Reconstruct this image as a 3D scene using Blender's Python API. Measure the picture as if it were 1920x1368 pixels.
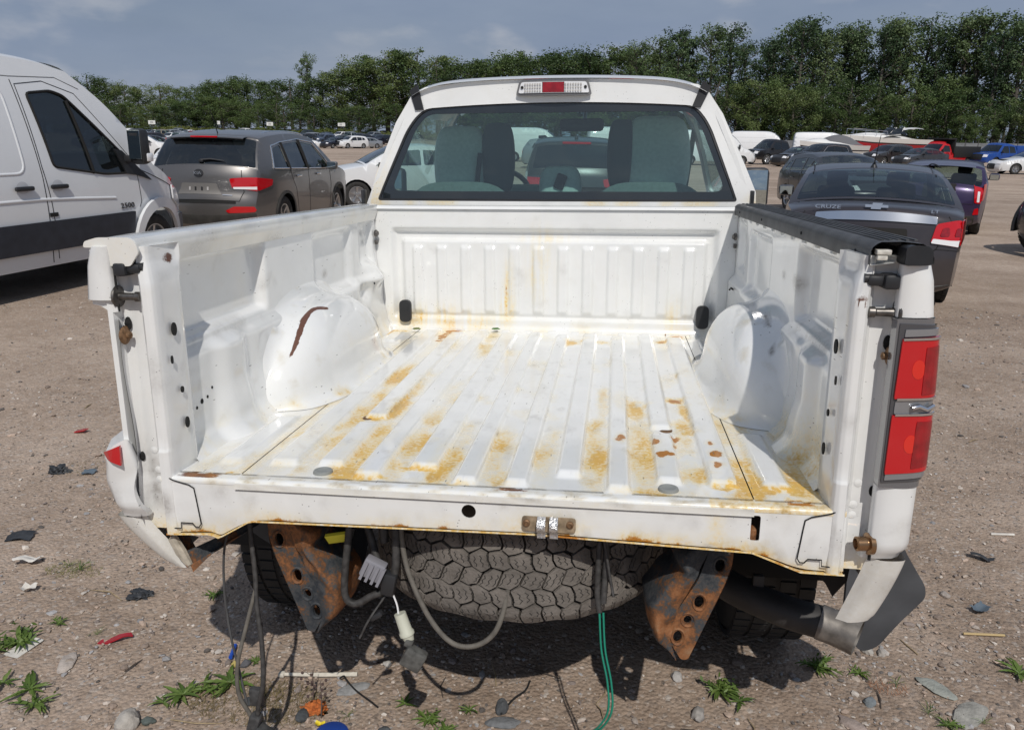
import bpy, bmesh, math, random
import numpy as np
from mathutils import Vector, Matrix, noise
from mathutils.geometry import delaunay_2d_cdt
rad = math.radians
for o in list(bpy.data.objects):
    bpy.data.objects.remove(o)
SC = bpy.context.scene
COL = SC.collection
random.seed(7)
RNG = np.random.default_rng(7)

# ------------------------------------------------------------------ camera
CAMR = Vector((0.99171951, 0.12746039, 0.01569274))
CAMU = Vector((-0.05017229, 0.27205752, 0.96097214))
CAMF = Vector((-0.11821656, 0.95380216, -0.27619973))
CAMP = Vector((0.27489867, -1.61545883, 1.64365252))
cd = bpy.data.cameras.new('camera')
cam = bpy.data.objects.new('camera', cd)
COL.objects.link(cam)
mw = Matrix.Identity(4)
for i in range(3):
    mw[i][0] = CAMR[i]; mw[i][1] = CAMU[i]; mw[i][2] = -CAMF[i]; mw[i][3] = CAMP[i]
cam.matrix_world = mw
cd.sensor_fit = 'HORIZONTAL'; cd.sensor_width = 36.0
cd.lens = 1468.23 / 1920 * 36
cd.clip_start = 0.05; cd.clip_end = 6000
SC.camera = cam

# ------------------------------------------------------------------ sky
SUN_DIR = Vector((-0.22, 0.85, -1.0)).normalized()      # direction the light travels
SUN_EL = math.asin(-SUN_DIR.z)
SUN_AZ = math.atan2(-SUN_DIR.x, -SUN_DIR.y)
world = bpy.data.worlds.new('World'); SC.world = world; world.use_nodes = True
nt = world.node_tree; nt.nodes.clear()
def N(t, **kw):
    n = nt.nodes.new(t)
    for k, v in kw.items():
        setattr(n, k, v)
    return n
out = N('ShaderNodeOutputWorld')
sky = N('ShaderNodeTexSky', sky_type='NISHITA', sun_disc=False)
sky.sun_elevation = SUN_EL; sky.sun_rotation = SUN_AZ; sky.air_density = 1.3; sky.dust_density = 2.0
bg1 = N('ShaderNodeBackground'); bg1.inputs[1].default_value = 0.05
nt.links.new(sky.outputs[0], bg1.inputs[0])
bg2 = N('ShaderNodeBackground'); bg2.inputs[1].default_value = 1.0
tc = N('ShaderNodeTexCoord'); mp = N('ShaderNodeMapping'); mp.inputs['Scale'].default_value = (1.0, 1.0, 3.4)
nt.links.new(tc.outputs['Generated'], mp.inputs[0])
n1 = N('ShaderNodeTexNoise'); n1.inputs['Scale'].default_value = 2.6; n1.inputs['Detail'].default_value = 6; n1.inputs['Roughness'].default_value = 0.55
nt.links.new(mp.outputs[0], n1.inputs['Vector'])
cr = N('ShaderNodeValToRGB')
els = cr.color_ramp.elements
els[0].position = 0.36; els[0].color = (0.212, 0.270, 0.388, 1)
els[1].position = 0.70; els[1].color = (0.345, 0.385, 0.475, 1)
e = els.new(0.55); e.color = (0.250, 0.308, 0.420, 1)
nt.links.new(n1.outputs[0], cr.inputs[0])
mp3 = N('ShaderNodeMapping'); mp3.inputs['Scale'].default_value = (1.0, 1.0, 2.4); mp3.inputs['Location'].default_value = (0.37, 0.2, 0.1); nt.links.new(tc.outputs['Generated'], mp3.inputs[0])
n3 = N('ShaderNodeTexNoise'); n3.inputs['Scale'].default_value = 7.5; n3.inputs['Detail'].default_value = 5; n3.inputs['Roughness'].default_value = 0.5
nt.links.new(mp3.outputs[0], n3.inputs['Vector'])
puff = N('ShaderNodeMapRange'); puff.interpolation_type = 'SMOOTHSTEP'
for k_, v_ in ((1, 0.55), (2, 0.74), (3, 0.0), (4, 0.75)): puff.inputs[k_].default_value = v_
nt.links.new(n3.outputs[0], puff.inputs[0])
mxp = N('ShaderNodeMix', data_type='RGBA'); mxp.inputs[7].default_value = (0.43, 0.455, 0.52, 1)
nt.links.new(puff.outputs[0], mxp.inputs[0]); nt.links.new(cr.outputs[0], mxp.inputs[6]); nt.links.new(mxp.outputs[2], bg2.inputs[0])
n2 = N('ShaderNodeTexNoise'); n2.inputs['Scale'].default_value = 3.5; n2.inputs['Detail'].default_value = 4
nt.links.new(mp.outputs[0], n2.inputs['Vector'])
mr = N('ShaderNodeMapRange'); mr.inputs[1].default_value = 0.3; mr.inputs[2].default_value = 0.7
mr.inputs[3].default_value = 0.80; mr.inputs[4].default_value = 0.95
nt.links.new(n2.outputs[0], mr.inputs[0])
mx = N('ShaderNodeMixShader')
nt.links.new(mr.outputs[0], mx.inputs[0]); nt.links.new(bg1.outputs[0], mx.inputs[1]); nt.links.new(bg2.outputs[0], mx.inputs[2])
nt.links.new(mx.outputs[0], out.inputs[0])

sd = bpy.data.lights.new('sun', 'SUN'); sd.energy = 3.0; sd.angle = rad(0.55); sd.color = (1.0, 0.955, 0.89)
so = bpy.data.objects.new('sun', sd); COL.objects.link(so)
so.rotation_euler = SUN_DIR.to_track_quat('-Z', 'Y').to_euler(); so.location = (3, -10, 14)
SC.view_settings.view_transform = 'Standard'; SC.view_settings.look = 'None'
SC.view_settings.exposure = 0.0; SC.view_settings.gamma = 1.0; SC.view_settings.use_curve_mapping = False
SC.render.engine = 'CYCLES'
SC.cycles.max_bounces = 8; SC.cycles.transparent_max_bounces = 12; SC.cycles.use_denoising = True
SC.cycles.caustics_reflective = False; SC.cycles.caustics_refractive = False

# ------------------------------------------------------------------ materials
MATS = {}
def mat(name, col, rough=0.5, metal=0.0, spec=0.5, coat=0.0, alpha=None, emit=None, var=0.0, vscale=20, bump=0.0, bscale=200, trans=0.0, ior=1.45):
    if name in MATS: return MATS[name]
    m = bpy.data.materials.new(name); m.use_nodes = True
    t = m.node_tree; b = t.nodes['Principled BSDF']
    b.inputs['Base Color'].default_value = (*col, 1); b.inputs['Roughness'].default_value = rough
    b.inputs['Metallic'].default_value = metal; b.inputs['Specular IOR Level'].default_value = spec
    b.inputs['Coat Weight'].default_value = coat; b.inputs['Coat Roughness'].default_value = 0.05
    b.inputs['Transmission Weight'].default_value = trans; b.inputs['IOR'].default_value = ior
    if emit: b.inputs['Emission Color'].default_value = (*emit, 1); b.inputs['Emission Strength'].default_value = 1
    if var > 0 or bump > 0:
        c = t.nodes.new('ShaderNodeTexCoord')
    if var > 0:
        n = t.nodes.new('ShaderNodeTexNoise'); n.inputs['Scale'].default_value = vscale; n.inputs['Detail'].default_value = 6
        t.links.new(c.outputs['Object'], n.inputs['Vector'])
        r = t.nodes.new('ShaderNodeValToRGB')
        r.color_ramp.elements[0].position = 0.3; r.color_ramp.elements[1].position = 0.7
        r.color_ramp.elements[0].color = (*[x * (1 - var) for x in col], 1)
        r.color_ramp.elements[1].color = (*[min(1, x * (1 + var)) for x in col], 1)
        t.links.new(n.outputs[0], r.inputs[0]); t.links.new(r.outputs[0], b.inputs['Base Color'])
    if bump > 0:
        n = t.nodes.new('ShaderNodeTexNoise'); n.inputs['Scale'].default_value = bscale; n.inputs['Detail'].default_value = 5
        t.links.new(c.outputs['Object'], n.inputs['Vector'])
        bp = t.nodes.new('ShaderNodeBump'); bp.inputs['Strength'].default_value = bump; bp.inputs['Distance'].default_value = 0.01
        t.links.new(n.outputs[0], bp.inputs['Height']); t.links.new(bp.outputs[0], b.inputs['Normal'])
    MATS[name] = m
    return m

def glass(name, tint, opacity, rough=0.02, film=(0.012, 0.015, 0.017)):
    """thin vehicle glass: fresnel gloss over a tinted see-through sheet"""
    if name in MATS: return MATS[name]
    m = bpy.data.materials.new(name); m.use_nodes = True
    t = m.node_tree; t.nodes.clear()
    o = t.nodes.new('ShaderNodeOutputMaterial')
    tr = t.nodes.new('ShaderNodeBsdfTransparent'); tr.inputs[0].default_value = (*tint, 1)
    df = t.nodes.new('ShaderNodeBsdfDiffuse'); df.inputs[0].default_value = (*film, 1)
    m1 = t.nodes.new('ShaderNodeMixShader'); m1.inputs[0].default_value = opacity
    gl = t.nodes.new('ShaderNodeBsdfGlossy'); gl.inputs['Roughness'].default_value = rough; gl.inputs[0].default_value = (0.9, 0.95, 1, 1)
    lw = t.nodes.new('ShaderNodeLayerWeight'); lw.inputs[0].default_value = 0.5
    fr = t.nodes.new('ShaderNodeMath'); fr.operation = 'POWER'; fr.inputs[1].default_value = 4.6; t.links.new(lw.outputs['Facing'], fr.inputs[0])
    fa = t.nodes.new('ShaderNodeMath'); fa.operation = 'MULTIPLY_ADD'; fa.inputs[1].default_value = 0.9; fa.inputs[2].default_value = 0.08; t.links.new(fr.outputs[0], fa.inputs[0]); fr = fa
    m2 = t.nodes.new('ShaderNodeMixShader')
    t.links.new(tr.outputs[0], m1.inputs[1]); t.links.new(df.outputs[0], m1.inputs[2])
    t.links.new(fr.outputs[0], m2.inputs[0]); t.links.new(m1.outputs[0], m2.inputs[1]); t.links.new(gl.outputs[0], m2.inputs[2])
    t.links.new(m2.outputs[0], o.inputs[0])
    MATS[name] = m
    return m

def ramp(t, src, stops):
    r = t.nodes.new('ShaderNodeValToRGB')
    e = r.color_ramp.elements
    e[0].position, e[0].color = stops[0][0], (*stops[0][1], 1)
    e[1].position, e[1].color = stops[-1][0], (*stops[-1][1], 1)
    for p, c in stops[1:-1]:
        x = e.new(p); x.color = (*c, 1)
    t.links.new(src, r.inputs[0])
    return r.outputs[0]
def noise_node(t, vec, scale, detail=5, rough=0.55):
    n = t.nodes.new('ShaderNodeTexNoise'); n.inputs['Scale'].default_value = scale
    n.inputs['Detail'].default_value = detail; n.inputs['Roughness'].default_value = rough
    t.links.new(vec, n.inputs['Vector'])
    return n.outputs[0]
def mathn(t, op, a, b=None, clamp=False):
    n = t.nodes.new('ShaderNodeMath'); n.operation = op; n.use_clamp = clamp
    for i, x in enumerate((a, b)):
        if x is None: continue
        if isinstance(x, (int, float)): n.inputs[i].default_value = x
        else: t.links.new(x, n.inputs[i])
    return n.outputs[0]
def mixc(t, f, a, b):
    n = t.nodes.new('ShaderNodeMix'); n.data_type = 'RGBA'
    for i, x in ((0, f), (6, a), (7, b)):
        if isinstance(x, (int, float)): n.inputs[i].default_value = x
        elif isinstance(x, tuple): n.inputs[i].default_value = (*x, 1)
        else: t.links.new(x, n.inputs[i])
    return n.outputs[2]

def worn_paint():
    """white work-truck paint: rust stains (attribute wear.R), bare rust (wear.G), grime (wear.B), fine scratches"""
    m = bpy.data.materials.new('worn_white_paint'); m.use_nodes = True
    t = m.node_tree; b = t.nodes['Principled BSDF']
    c = t.nodes.new('ShaderNodeTexCoord').outputs['Object']
    at = t.nodes.new('ShaderNodeAttribute'); at.attribute_name = 'wear'
    sp = t.nodes.new('ShaderNodeSeparateColor'); t.links.new(at.outputs['Color'], sp.inputs[0])
    fine = noise_node(t, c, 90, 6, 0.7); mid = noise_node(t, c, 22, 5, 0.6); big = noise_node(t, c, 5, 4)
    grain = noise_node(t, c, 420, 3, 0.7)
    base = ramp(t, big, [(0.3, (0.725, 0.732, 0.725)), (0.7, (0.79, 0.795, 0.785))])
    # faint overall dust
    dust = mathn(t, 'MULTIPLY', mathn(t, 'SUBTRACT', mid, 0.5, True), 0.35)
    base = mixc(t, dust, base, (0.62, 0.56, 0.42))
    # stain
    st = mathn(t, 'MULTIPLY', sp.outputs[0], mathn(t, 'ADD', mathn(t, 'MULTIPLY', mathn(t, 'SUBTRACT', fine, 0.36), 2.8), 0.50), True)
    stcol = ramp(t, mathn(t, 'ADD', mathn(t, 'MULTIPLY', mid, 0.5), mathn(t, 'MULTIPLY', st, 0.5)), [(0.30, (0.80, 0.65, 0.26)), (0.56, (0.75, 0.49, 0.05)), (0.84, (0.64, 0.34, 0.02)), (1.0, (0.48, 0.19, 0.015))])
    base = mixc(t, mathn(t, 'MULTIPLY', st, 0.92), base, stcol)
    # grime
    gr = mathn(t, 'MULTIPLY', sp.outputs[2], mathn(t, 'ADD', mathn(t, 'MULTIPLY', fine, 1.2), -0.1), True)
    base = mixc(t, gr, base, (0.20, 0.175, 0.15))
    # bare rust
    ru = mathn(t, 'MULTIPLY', mathn(t, 'SUBTRACT', mathn(t, 'ADD', sp.outputs[1], mathn(t, 'MULTIPLY', mathn(t, 'SUBTRACT', fine, 0.5), 0.5)), 0.42), 9.0, True)
    rucol = ramp(t, grain, [(0.3, (0.24, 0.075, 0.010)), (0.55, (0.46, 0.18, 0.012)), (0.75, (0.58, 0.28, 0.03))])
    rucol = mixc(t, mathn(t, 'MULTIPLY', sp.outputs[0], 2.0, True), mixc(t, grain, (0.075, 0.028, 0.016), (0.17, 0.068, 0.036)), rucol)
    base = mixc(t, ru, base, rucol)
    # little chips: stretched along the bed
    mpn = t.nodes.new('ShaderNodeMapping'); mpn.inputs['Scale'].default_value = (75, 13, 75)
    t.links.new(c, mpn.inputs[0])
    vo = t.nodes.new('ShaderNodeTexVoronoi'); vo.inputs['Scale'].default_value = 1.0; vo.inputs['Randomness'].default_value = 1.0
    t.links.new(mpn.outputs[0], vo.inputs['Vector'])
    chip = mathn(t, 'MULTIPLY', mathn(t, 'SUBTRACT', 0.13, vo.outputs['Distance']), 20, True)
    rare = mathn(t, 'MULTIPLY', mathn(t, 'SUBTRACT', noise_node(t, c, 9, 3), 0.51), 12, True)
    chip = mathn(t, 'MULTIPLY', chip, rare)
    base = mixc(t, mathn(t, 'MULTIPLY', chip, 0.8), base, (0.13, 0.12, 0.115))
    t.links.new(base, b.inputs['Base Color'])
    rg = mathn(t, 'ADD', mathn(t, 'MULTIPLY', mathn(t, 'MAXIMUM', st, ru), 0.45), mathn(t, 'ADD', mathn(t, 'MULTIPLY', mathn(t, 'MAXIMUM', dust, gr), 0.5), 0.13), True)
    t.links.new(rg, b.inputs['Roughness'])
    b.inputs['Coat Weight'].default_value = 0.5; b.inputs['Coat Roughness'].default_value = 0.045
    bp = t.nodes.new('ShaderNodeBump'); bp.inputs['Strength'].default_value = 0.12; bp.inputs['Distance'].default_value = 0.004
    hh = mathn(t, 'ADD', mathn(t, 'MULTIPLY', big, 1.5), mathn(t, 'MULTIPLY', ru, mathn(t, 'MULTIPLY', grain, 1.0)))
    t.links.new(hh, bp.inputs['Height']); t.links.new(bp.outputs[0], b.inputs['Normal'])
    return m
WHITE = worn_paint()

def rust_metal():
    m = bpy.data.materials.new('rusty_frame_steel'); m.use_nodes = True
    t = m.node_tree; b = t.nodes['Principled BSDF']
    c = t.nodes.new('ShaderNodeTexCoord').outputs['Object']
    n = noise_node(t, c, 9, 7, 0.62); f = noise_node(t, c, 120, 5, 0.7)
    s = mathn(t, 'ADD', mathn(t, 'MULTIPLY', n, 0.75), mathn(t, 'MULTIPLY', f, 0.25))
    col = ramp(t, s, [(0.40, (0.022, 0.028, 0.036)), (0.485, (0.060, 0.064, 0.068)), (0.515, (0.12, 0.06, 0.03)), (0.575, (0.26, 0.105, 0.038)), (0.68, (0.30, 0.175, 0.095))])
    t.links.new(col, b.inputs['Base Color']); b.inputs['Roughness'].default_value = 0.75; b.inputs['Metallic'].default_value = 0.15
    bp = t.nodes.new('ShaderNodeBump'); bp.inputs['Strength'].default_value = 0.5; bp.inputs['Distance'].default_value = 0.004
    t.links.new(f, bp.inputs['Height']); t.links.new(bp.outputs[0], b.inputs['Normal'])
    return m
RUST = rust_metal()
BLACKP = mat('black_plastic', (0.022, 0.023, 0.026), 0.45, var=0.3, vscale=8)
GREYCAP = mat('weathered_black_plastic', (0.075, 0.077, 0.08), 0.55, var=0.35, vscale=14, bump=0.15, bscale=300)
RUBBER = mat('tyre_rubber', (0.03, 0.029, 0.028), 0.85, var=0.3, vscale=15)
DUSTYR = mat('dusty_tread_rubber', (0.150, 0.134, 0.119), 0.95, var=0.32, vscale=16, bump=0.4, bscale=160)
DARKIN = mat('dark_underside', (0.018, 0.017, 0.016), 0.9)
DARKST = mat('dark_chassis_steel', (0.035, 0.032, 0.03), 0.7, var=0.4, vscale=6)
CHROME = mat('chrome', (0.75, 0.76, 0.78), 0.12, 1.0)
SILVER = mat('silver_alloy', (0.5, 0.51, 0.52), 0.3, 0.9)
STEEL = mat('dull_steel', (0.16, 0.15, 0.14), 0.42, 0.9, var=0.4, vscale=60)
BOLT = mat('rusty_bolt_steel', (0.22, 0.13, 0.07), 0.6, 0.5, var=0.5, vscale=90)
REDL = mat('red_lens', (0.50, 0.006, 0.011), 0.07, coat=1.0)
REDL2 = mat('red_lens_dark', (0.27, 0.005, 0.010), 0.1, coat=1.0, var=0.25, vscale=40)
CLEARL = mat('clear_lens', (0.85, 0.85, 0.86), 0.12, 0.1, coat=1.0)
AMBER = mat('amber_lens', (0.7, 0.25, 0.02), 0.15, coat=1.0)
GREYSEAT = mat('grey_cloth', (0.30, 0.33, 0.32), 0.9, var=0.1, vscale=60)
BLKSEAT = mat('black_cloth', (0.025, 0.027, 0.03), 0.9)
GL_TRUCK = glass('green_tinted_glass', (0.60, 0.82, 0.79), 0.09, 0.02, (0.20, 0.26, 0.28))  # film colour paints a milky haze of reflection over the rear glass
GL_CLEAR = glass('windscreen_glass', (0.80, 0.90, 0.86), 0.05)
GL_CAR = glass('car_window_glass', (0.50, 0.62, 0.58), 0.12)
GL_DARK = glass('privacy_glass', (0.10, 0.11, 0.12), 0.55)
FRIT = mat('black_glass_border', (0.018, 0.022, 0.025), 0.05, spec=0.9, coat=0.8)
SEAM = mat('black_seam', (0.012, 0.012, 0.012), 0.8)
PLATEW = mat('silver_plate', (0.45, 0.44, 0.43), 0.5)
def paint(name, col, metal=0.0, rough=0.3):
    """car paint with a film of yard dust, thicker towards the sills and in patches"""
    if name in MATS: return MATS[name]
    m = mat(name, col, rough, metal, coat=0.5); t = m.node_tree; b = t.nodes['Principled BSDF']
    c = t.nodes.new('ShaderNodeTexCoord').outputs['Object']; sx = t.nodes.new('ShaderNodeSeparateXYZ'); t.links.new(c, sx.inputs[0])
    low = mathn(t, 'MULTIPLY', mathn(t, 'SUBTRACT', 0.70, sx.outputs[2], True), 0.40)
    n = noise_node(t, c, 2.2, 6, 0.65); n2 = noise_node(t, c, 26, 5, 0.7)
    d = mathn(t, 'MULTIPLY', mathn(t, 'ADD', mathn(t, 'ADD', low, 0.012), mathn(t, 'MULTIPLY', mathn(t, 'SUBTRACT', n, 0.47, True), 0.22)), mathn(t, 'ADD', 0.55, mathn(t, 'MULTIPLY', n2, 0.8)), True)
    t.links.new(mixc(t, d, tuple(col), (0.26, 0.215, 0.17)), b.inputs['Base Color'])
    t.links.new(mathn(t, 'ADD', mathn(t, 'MULTIPLY', d, 0.55), rough, True), b.inputs['Roughness'])
    return m

# ------------------------------------------------------------------ helpers
def link(o, parent=None, loc=None):
    COL.objects.link(o)
    if parent: o.parent = parent
    if loc is not None: o.location = loc
    return o
def tag(o, label=None, cat=None, group=None, kind=None):
    if label: o['label'] = label
    if cat: o['category'] = cat
    if group: o['group'] = group
    if kind: o['kind'] = kind
    return o
def empty(name, loc=(0, 0, 0), az=0.0, scale=1.0):
    o = bpy.data.objects.new(name, None); COL.objects.link(o)
    o.location = loc; o.rotation_euler = (0, 0, -rad(az)); o.scale = (scale,) * 3
    o.empty_display_size = 0.2
    return o
def mesh(name, V, Fc, m=None, parent=None, smooth=35, loc=None, attr=None):
    me = bpy.data.meshes.new(name)
    me.from_pydata([tuple(map(float, v)) for v in V], [], [tuple(int(i) for i in f) for f in Fc])
    me.validate(); me.update()
    ms = m if isinstance(m, (list, tuple)) else [m]
    for x in ms:
        if x: me.materials.append(x)
    if smooth:
        me.shade_smooth(); me.set_sharp_from_angle(angle=rad(smooth))
    if attr is not None:
        ca = me.color_attributes.new('wear', 'FLOAT_COLOR', 'POINT')
        ca.data.foreach_set('color', np.asarray(attr, np.float32).ravel())
    o = bpy.data.objects.new(name, me)
    return link(o, parent, loc)
def fixn(o):
    bm = bmesh.new(); bm.from_mesh(o.data); bmesh.ops.recalc_face_normals(bm, faces=bm.faces); bm.to_mesh(o.data); bm.free()
    return o
class MB:
    """collects simple shapes into one mesh"""
    def __init__(s): s.V = []; s.F = []
    def add(s, V, Fc):
        k = len(s.V); s.V += [tuple(map(float, v)) for v in V]; s.F += [tuple(i + k for i in f) for f in Fc]; return s
    def box(s, c, d, rot=None, bev=0.0):
        x, y, z = [q / 2 for q in d]
        if bev > 0:
            b = bev; P = []
            bm = bmesh.new(); bmesh.ops.create_cube(bm, size=1)
            for v in bm.verts: v.co = Vector((v.co.x * d[0], v.co.y * d[1], v.co.z * d[2]))
            bmesh.ops.bevel(bm, geom=bm.edges[:], offset=b, segments=2, affect='EDGES', profile=0.5)
            bm.verts.index_update()
            P = [v.co.copy() for v in bm.verts]; Fs = [[v.index for v in f.verts] for f in bm.faces]; bm.free()
        else:
            P = [Vector((a * x, b2 * y, c2 * z)) for a in (-1, 1) for b2 in (-1, 1) for c2 in (-1, 1)]
            Fs = [(0, 1, 3, 2), (4, 6, 7, 5), (0, 4, 5, 1), (2, 3, 7, 6), (0, 2, 6, 4), (1, 5, 7, 3)]
        if rot is not None: P = [rot @ p for p in P]
        return s.add([p + Vector(c) for p in P], Fs)
    def tube(s, pts, r, n=8, cap=True):
        pts = [Vector(p) for p in pts]; rr = r if isinstance(r, (list, tuple)) else [r] * len(pts)
        V = []; up = Vector((0, 0, 1)); prev = None
        for i, p in enumerate(pts):
            d = (pts[min(i + 1, len(pts) - 1)] - pts[max(i - 1, 0)]).normalized()
            if prev is None:
                a = d.cross(up)
                if a.length < 1e-3: a = d.cross(Vector((1, 0, 0)))
            else:
                a = prev - d * prev.dot(d)
            a.normalize(); prev = a; b = d.cross(a)
            for k in range(n):
                t = 2 * math.pi * k / n
                V.append(p + (a * math.cos(t) + b * math.sin(t)) * rr[i])
        Fs = [(i * n + k, i * n + (k + 1) % n, (i + 1) * n + (k + 1) % n, (i + 1) * n + k) for i in range(len(pts) - 1) for k in range(n)]
        if cap: Fs += [tuple(range(n))[::-1], tuple((len(pts) - 1) * n + k for k in range(n))]
        return s.add(V, Fs)
    def lathe(s, prof, n=24, M=None, close=False):
        """profile (r, h) turned about local z"""
        V = []
        for r, h in prof:
            for k in range(n):
                t = 2 * math.pi * k / n; v = Vector((r * math.cos(t), r * math.sin(t), h)); V.append(M @ v if M else v)
        m = len(prof); rng = range(m if close else m - 1)
        Fs = [(i * n + k, i * n + (k + 1) % n, ((i + 1) % m) * n + (k + 1) % n, ((i + 1) % m) * n + k) for i in rng for k in range(n)]
        return s.add(V, Fs)
    def build(s, name, m, parent=None, smooth=35, loc=None, attr=None):
        return mesh(name, s.V, s.F, m, parent, smooth, loc, attr)
def axis_mat(center, direction):
    q = Vector(direction).to_track_quat('Z', 'Y'); return Matrix.Translation(Vector(center)) @ q.to_matrix().to_4x4()
def grid(nu, nv, f):
    V = [f(i / nu, j / nv) for i in range(nu + 1) for j in range(nv + 1)]
    Fs = [(i * (nv + 1) + j, (i + 1) * (nv + 1) + j, (i + 1) * (nv + 1) + j + 1, i * (nv + 1) + j + 1) for i in range(nu) for j in range(nv)]
    return V, Fs
def in_poly(P, poly):
    P = np.asarray(P, float); x, y = P[:, 0], P[:, 1]; r = np.zeros(len(P), bool)
    q = np.asarray(poly, float); n = len(q)
    for i in range(n):
        x1, y1 = q[i]; x2, y2 = q[(i + 1) % n]
        if y1 == y2: continue
        c = ((y1 > y) != (y2 > y)) & (x < (x2 - x1) * (y - y1) / (y2 - y1) + x1)
        r ^= c
    return r
def resample(loop, step):
    o = []
    for i in range(len(loop)):
        a = np.asarray(loop[i], float); b = np.asarray(loop[(i + 1) % len(loop)], float)
        k = max(1, int(math.ceil(np.linalg.norm(b - a) / step)))
        for j in range(k): o.append(tuple(a + (b - a) * j / k))
    return o
def rounded(poly, r, n=4):
    """polygon with rounded corners; r one radius or one per corner"""
    o = []; m = len(poly)
    for i in range(m):
        p = Vector((*poly[i], 0)); a = Vector((*poly[i - 1], 0)); b = Vector((*poly[(i + 1) % m], 0))
        rr = r[i] if isinstance(r, (list, tuple)) else r
        if rr <= 0: o.append(poly[i]); continue
        da, db = (a - p), (b - p); k = min(rr, da.length * 0.45, db.length * 0.45)
        s, e = p + da.normalized() * k, p + db.normalized() * k
        for j in range(n + 1):
            t = j / n; q = s * (1 - t) ** 2 + p * 2 * t * (1 - t) + e * t * t
            o.append((q.x, q.y))
    return o
def circle(cx, cy, r, n=16, ry=None):
    return [(cx + r * math.cos(2 * math.pi * k / n), cy + (ry or r) * math.sin(2 * math.pi * k / n)) for k in range(n)]
def rect(x0, y0, x1, y1): return [(x0, y0), (x1, y0), (x1, y1), (x0, y1)]
def cdt(outer, holes=(), step=0.1):
    outer = resample(outer, step); holes = [resample(h, step) for h in holes]
    V = []; E = []
    for lp in [outer] + holes:
        k = len(V); V += lp; E += [(k + i, k + (i + 1) % len(lp)) for i in range(len(lp))]
    A = np.asarray(outer)
    x0, y0 = A.min(0); x1, y1 = A.max(0)
    gx = np.arange(x0 + step / 2, x1, step); gy = np.arange(y0 + step / 2, y1, step)
    if len(gx) and len(gy):
        g = np.array([(a + (step / 2 if j % 2 else 0), b) for j, b in enumerate(gy) for a in gx])
        ok = in_poly(g, outer)
        for h in holes: ok &= ~in_poly(g, h)
        g = g[ok]
        if len(g):
            B = np.asarray(V)
            d = np.min(np.hypot(g[:, None, 0] - B[None, :, 0], g[:, None, 1] - B[None, :, 1]), axis=1)
            V += [tuple(q) for q in g[d > step * 0.55]]
    r = delaunay_2d_cdt([Vector(v) for v in V], E, [], 0, 1e-6, False)
    vv = np.array([tuple(v) for v in r[0]]); ff = [list(f) for f in r[2]]
    c = np.array([vv[f].mean(0) for f in ff]); ok = in_poly(c, outer)
    for h in holes: ok &= ~in_poly(c, h)
    return vv, [f for f, k in zip(ff, ok) if k]
def sheet(outer, holes, step, fmap, thick=0.0, off=0.0, flip=False):
    """flat polygon mapped onto a surface, optionally given thickness (towards minus normal) and an offset along the normal"""
    vv, ff = cdt(outer, holes, step)
    if flip: ff = [f[::-1] for f in ff]
    V = np.array([tuple(fmap(u, v)) for u, v in vv], float)
    if thick or off:
        nn = np.zeros_like(V)
        for f in ff:
            a = np.cross(V[f[1]] - V[f[0]], V[f[2]] - V[f[0]])
            for i in f: nn[i] += a
        nn /= np.maximum(np.linalg.norm(nn, axis=1, keepdims=True), 1e-12)
        V = V + nn * off
    Fo = [tuple(f) for f in ff]
    if thick:
        n = len(V); B = V - nn * thick
        cnt = {}
        for f in ff:
            for a, b in zip(f, f[1:] + f[:1]): cnt[(a, b)] = 1
        rim = [(a, b) for (a, b) in cnt if (b, a) not in cnt]
        # rim gets its own vertices so that the edge stays crisp
        V = np.vstack([V, B]); Fo += [tuple(i + n for i in f[::-1]) for f in ff] + [(b, a, a + n, b + n) for a, b in rim]
    return V, Fo
def catmull(pts, n):
    P = [np.asarray(p, float) for p in pts]; P = [2 * P[0] - P[1]] + P + [2 * P[-1] - P[-2]]; o = []
    for i in range(1, len(P) - 2):
        for k in range(n):
            t = k / n; a, b, c, d = P[i - 1:i + 3]
            o.append(0.5 * (2 * b + (c - a) * t + (2 * a - 5 * b + 4 * c - d) * t * t + (3 * b - a - 3 * c + d) * t ** 3))
    return o + [P[-2]]
def sm(a, b, x):
    t = min(1.0, max(0.0, (x - a) / (b - a))); return t * t * (3 - 2 * t)
def smn(a, b, x):
    t = np.clip((x - a) / (b - a), 0, 1); return t * t * (3 - 2 * t)
def bump1(x, x0, x1, e):
    """1 inside x0..x1 with soft edges of width e"""
    return smn(x0, x0 + e, x) * (1 - smn(x1 - e, x1, x))
def fbm(p, s, o=3): return noise.fractal(Vector(p) * s, 1.0, 2.0, o)
def copy_tree(o, parent=None):
    c = o.copy(); COL.objects.link(c)
    if parent: c.parent = parent; c.matrix_parent_inverse = o.matrix_parent_inverse.copy()
    for ch in o.children: copy_tree(ch, c)
    return c
def text_mesh(name, s, size, m, parent, M, depth=0.003):
    cu = bpy.data.curves.new(name, 'FONT'); cu.body = s; cu.size = size; cu.extrude = depth; cu.align_x = 'CENTER'; cu.align_y = 'CENTER'
    cu.resolution_u = 3
    tmp = bpy.data.objects.new('tmp', cu); COL.objects.link(tmp)
    me = bpy.data.meshes.new_from_object(tmp); bpy.data.objects.remove(tmp); bpy.data.curves.remove(cu)
    me.name = name; me.materials.clear(); me.materials.append(m)
    o = bpy.data.objects.new(name, me); COL.objects.link(o); o.parent = parent
    o.matrix_local = M
    return o
def pxground(px, d):
    """point on the yard at distance d along the column px of the 1920 wide photograph"""
    v = CAMF + CAMR * ((px - 960) / 1468.23); a = Vector((v.x, v.y)).normalized()
    return CAMP.x + a.x * d, CAMP.y + a.y * d

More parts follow.
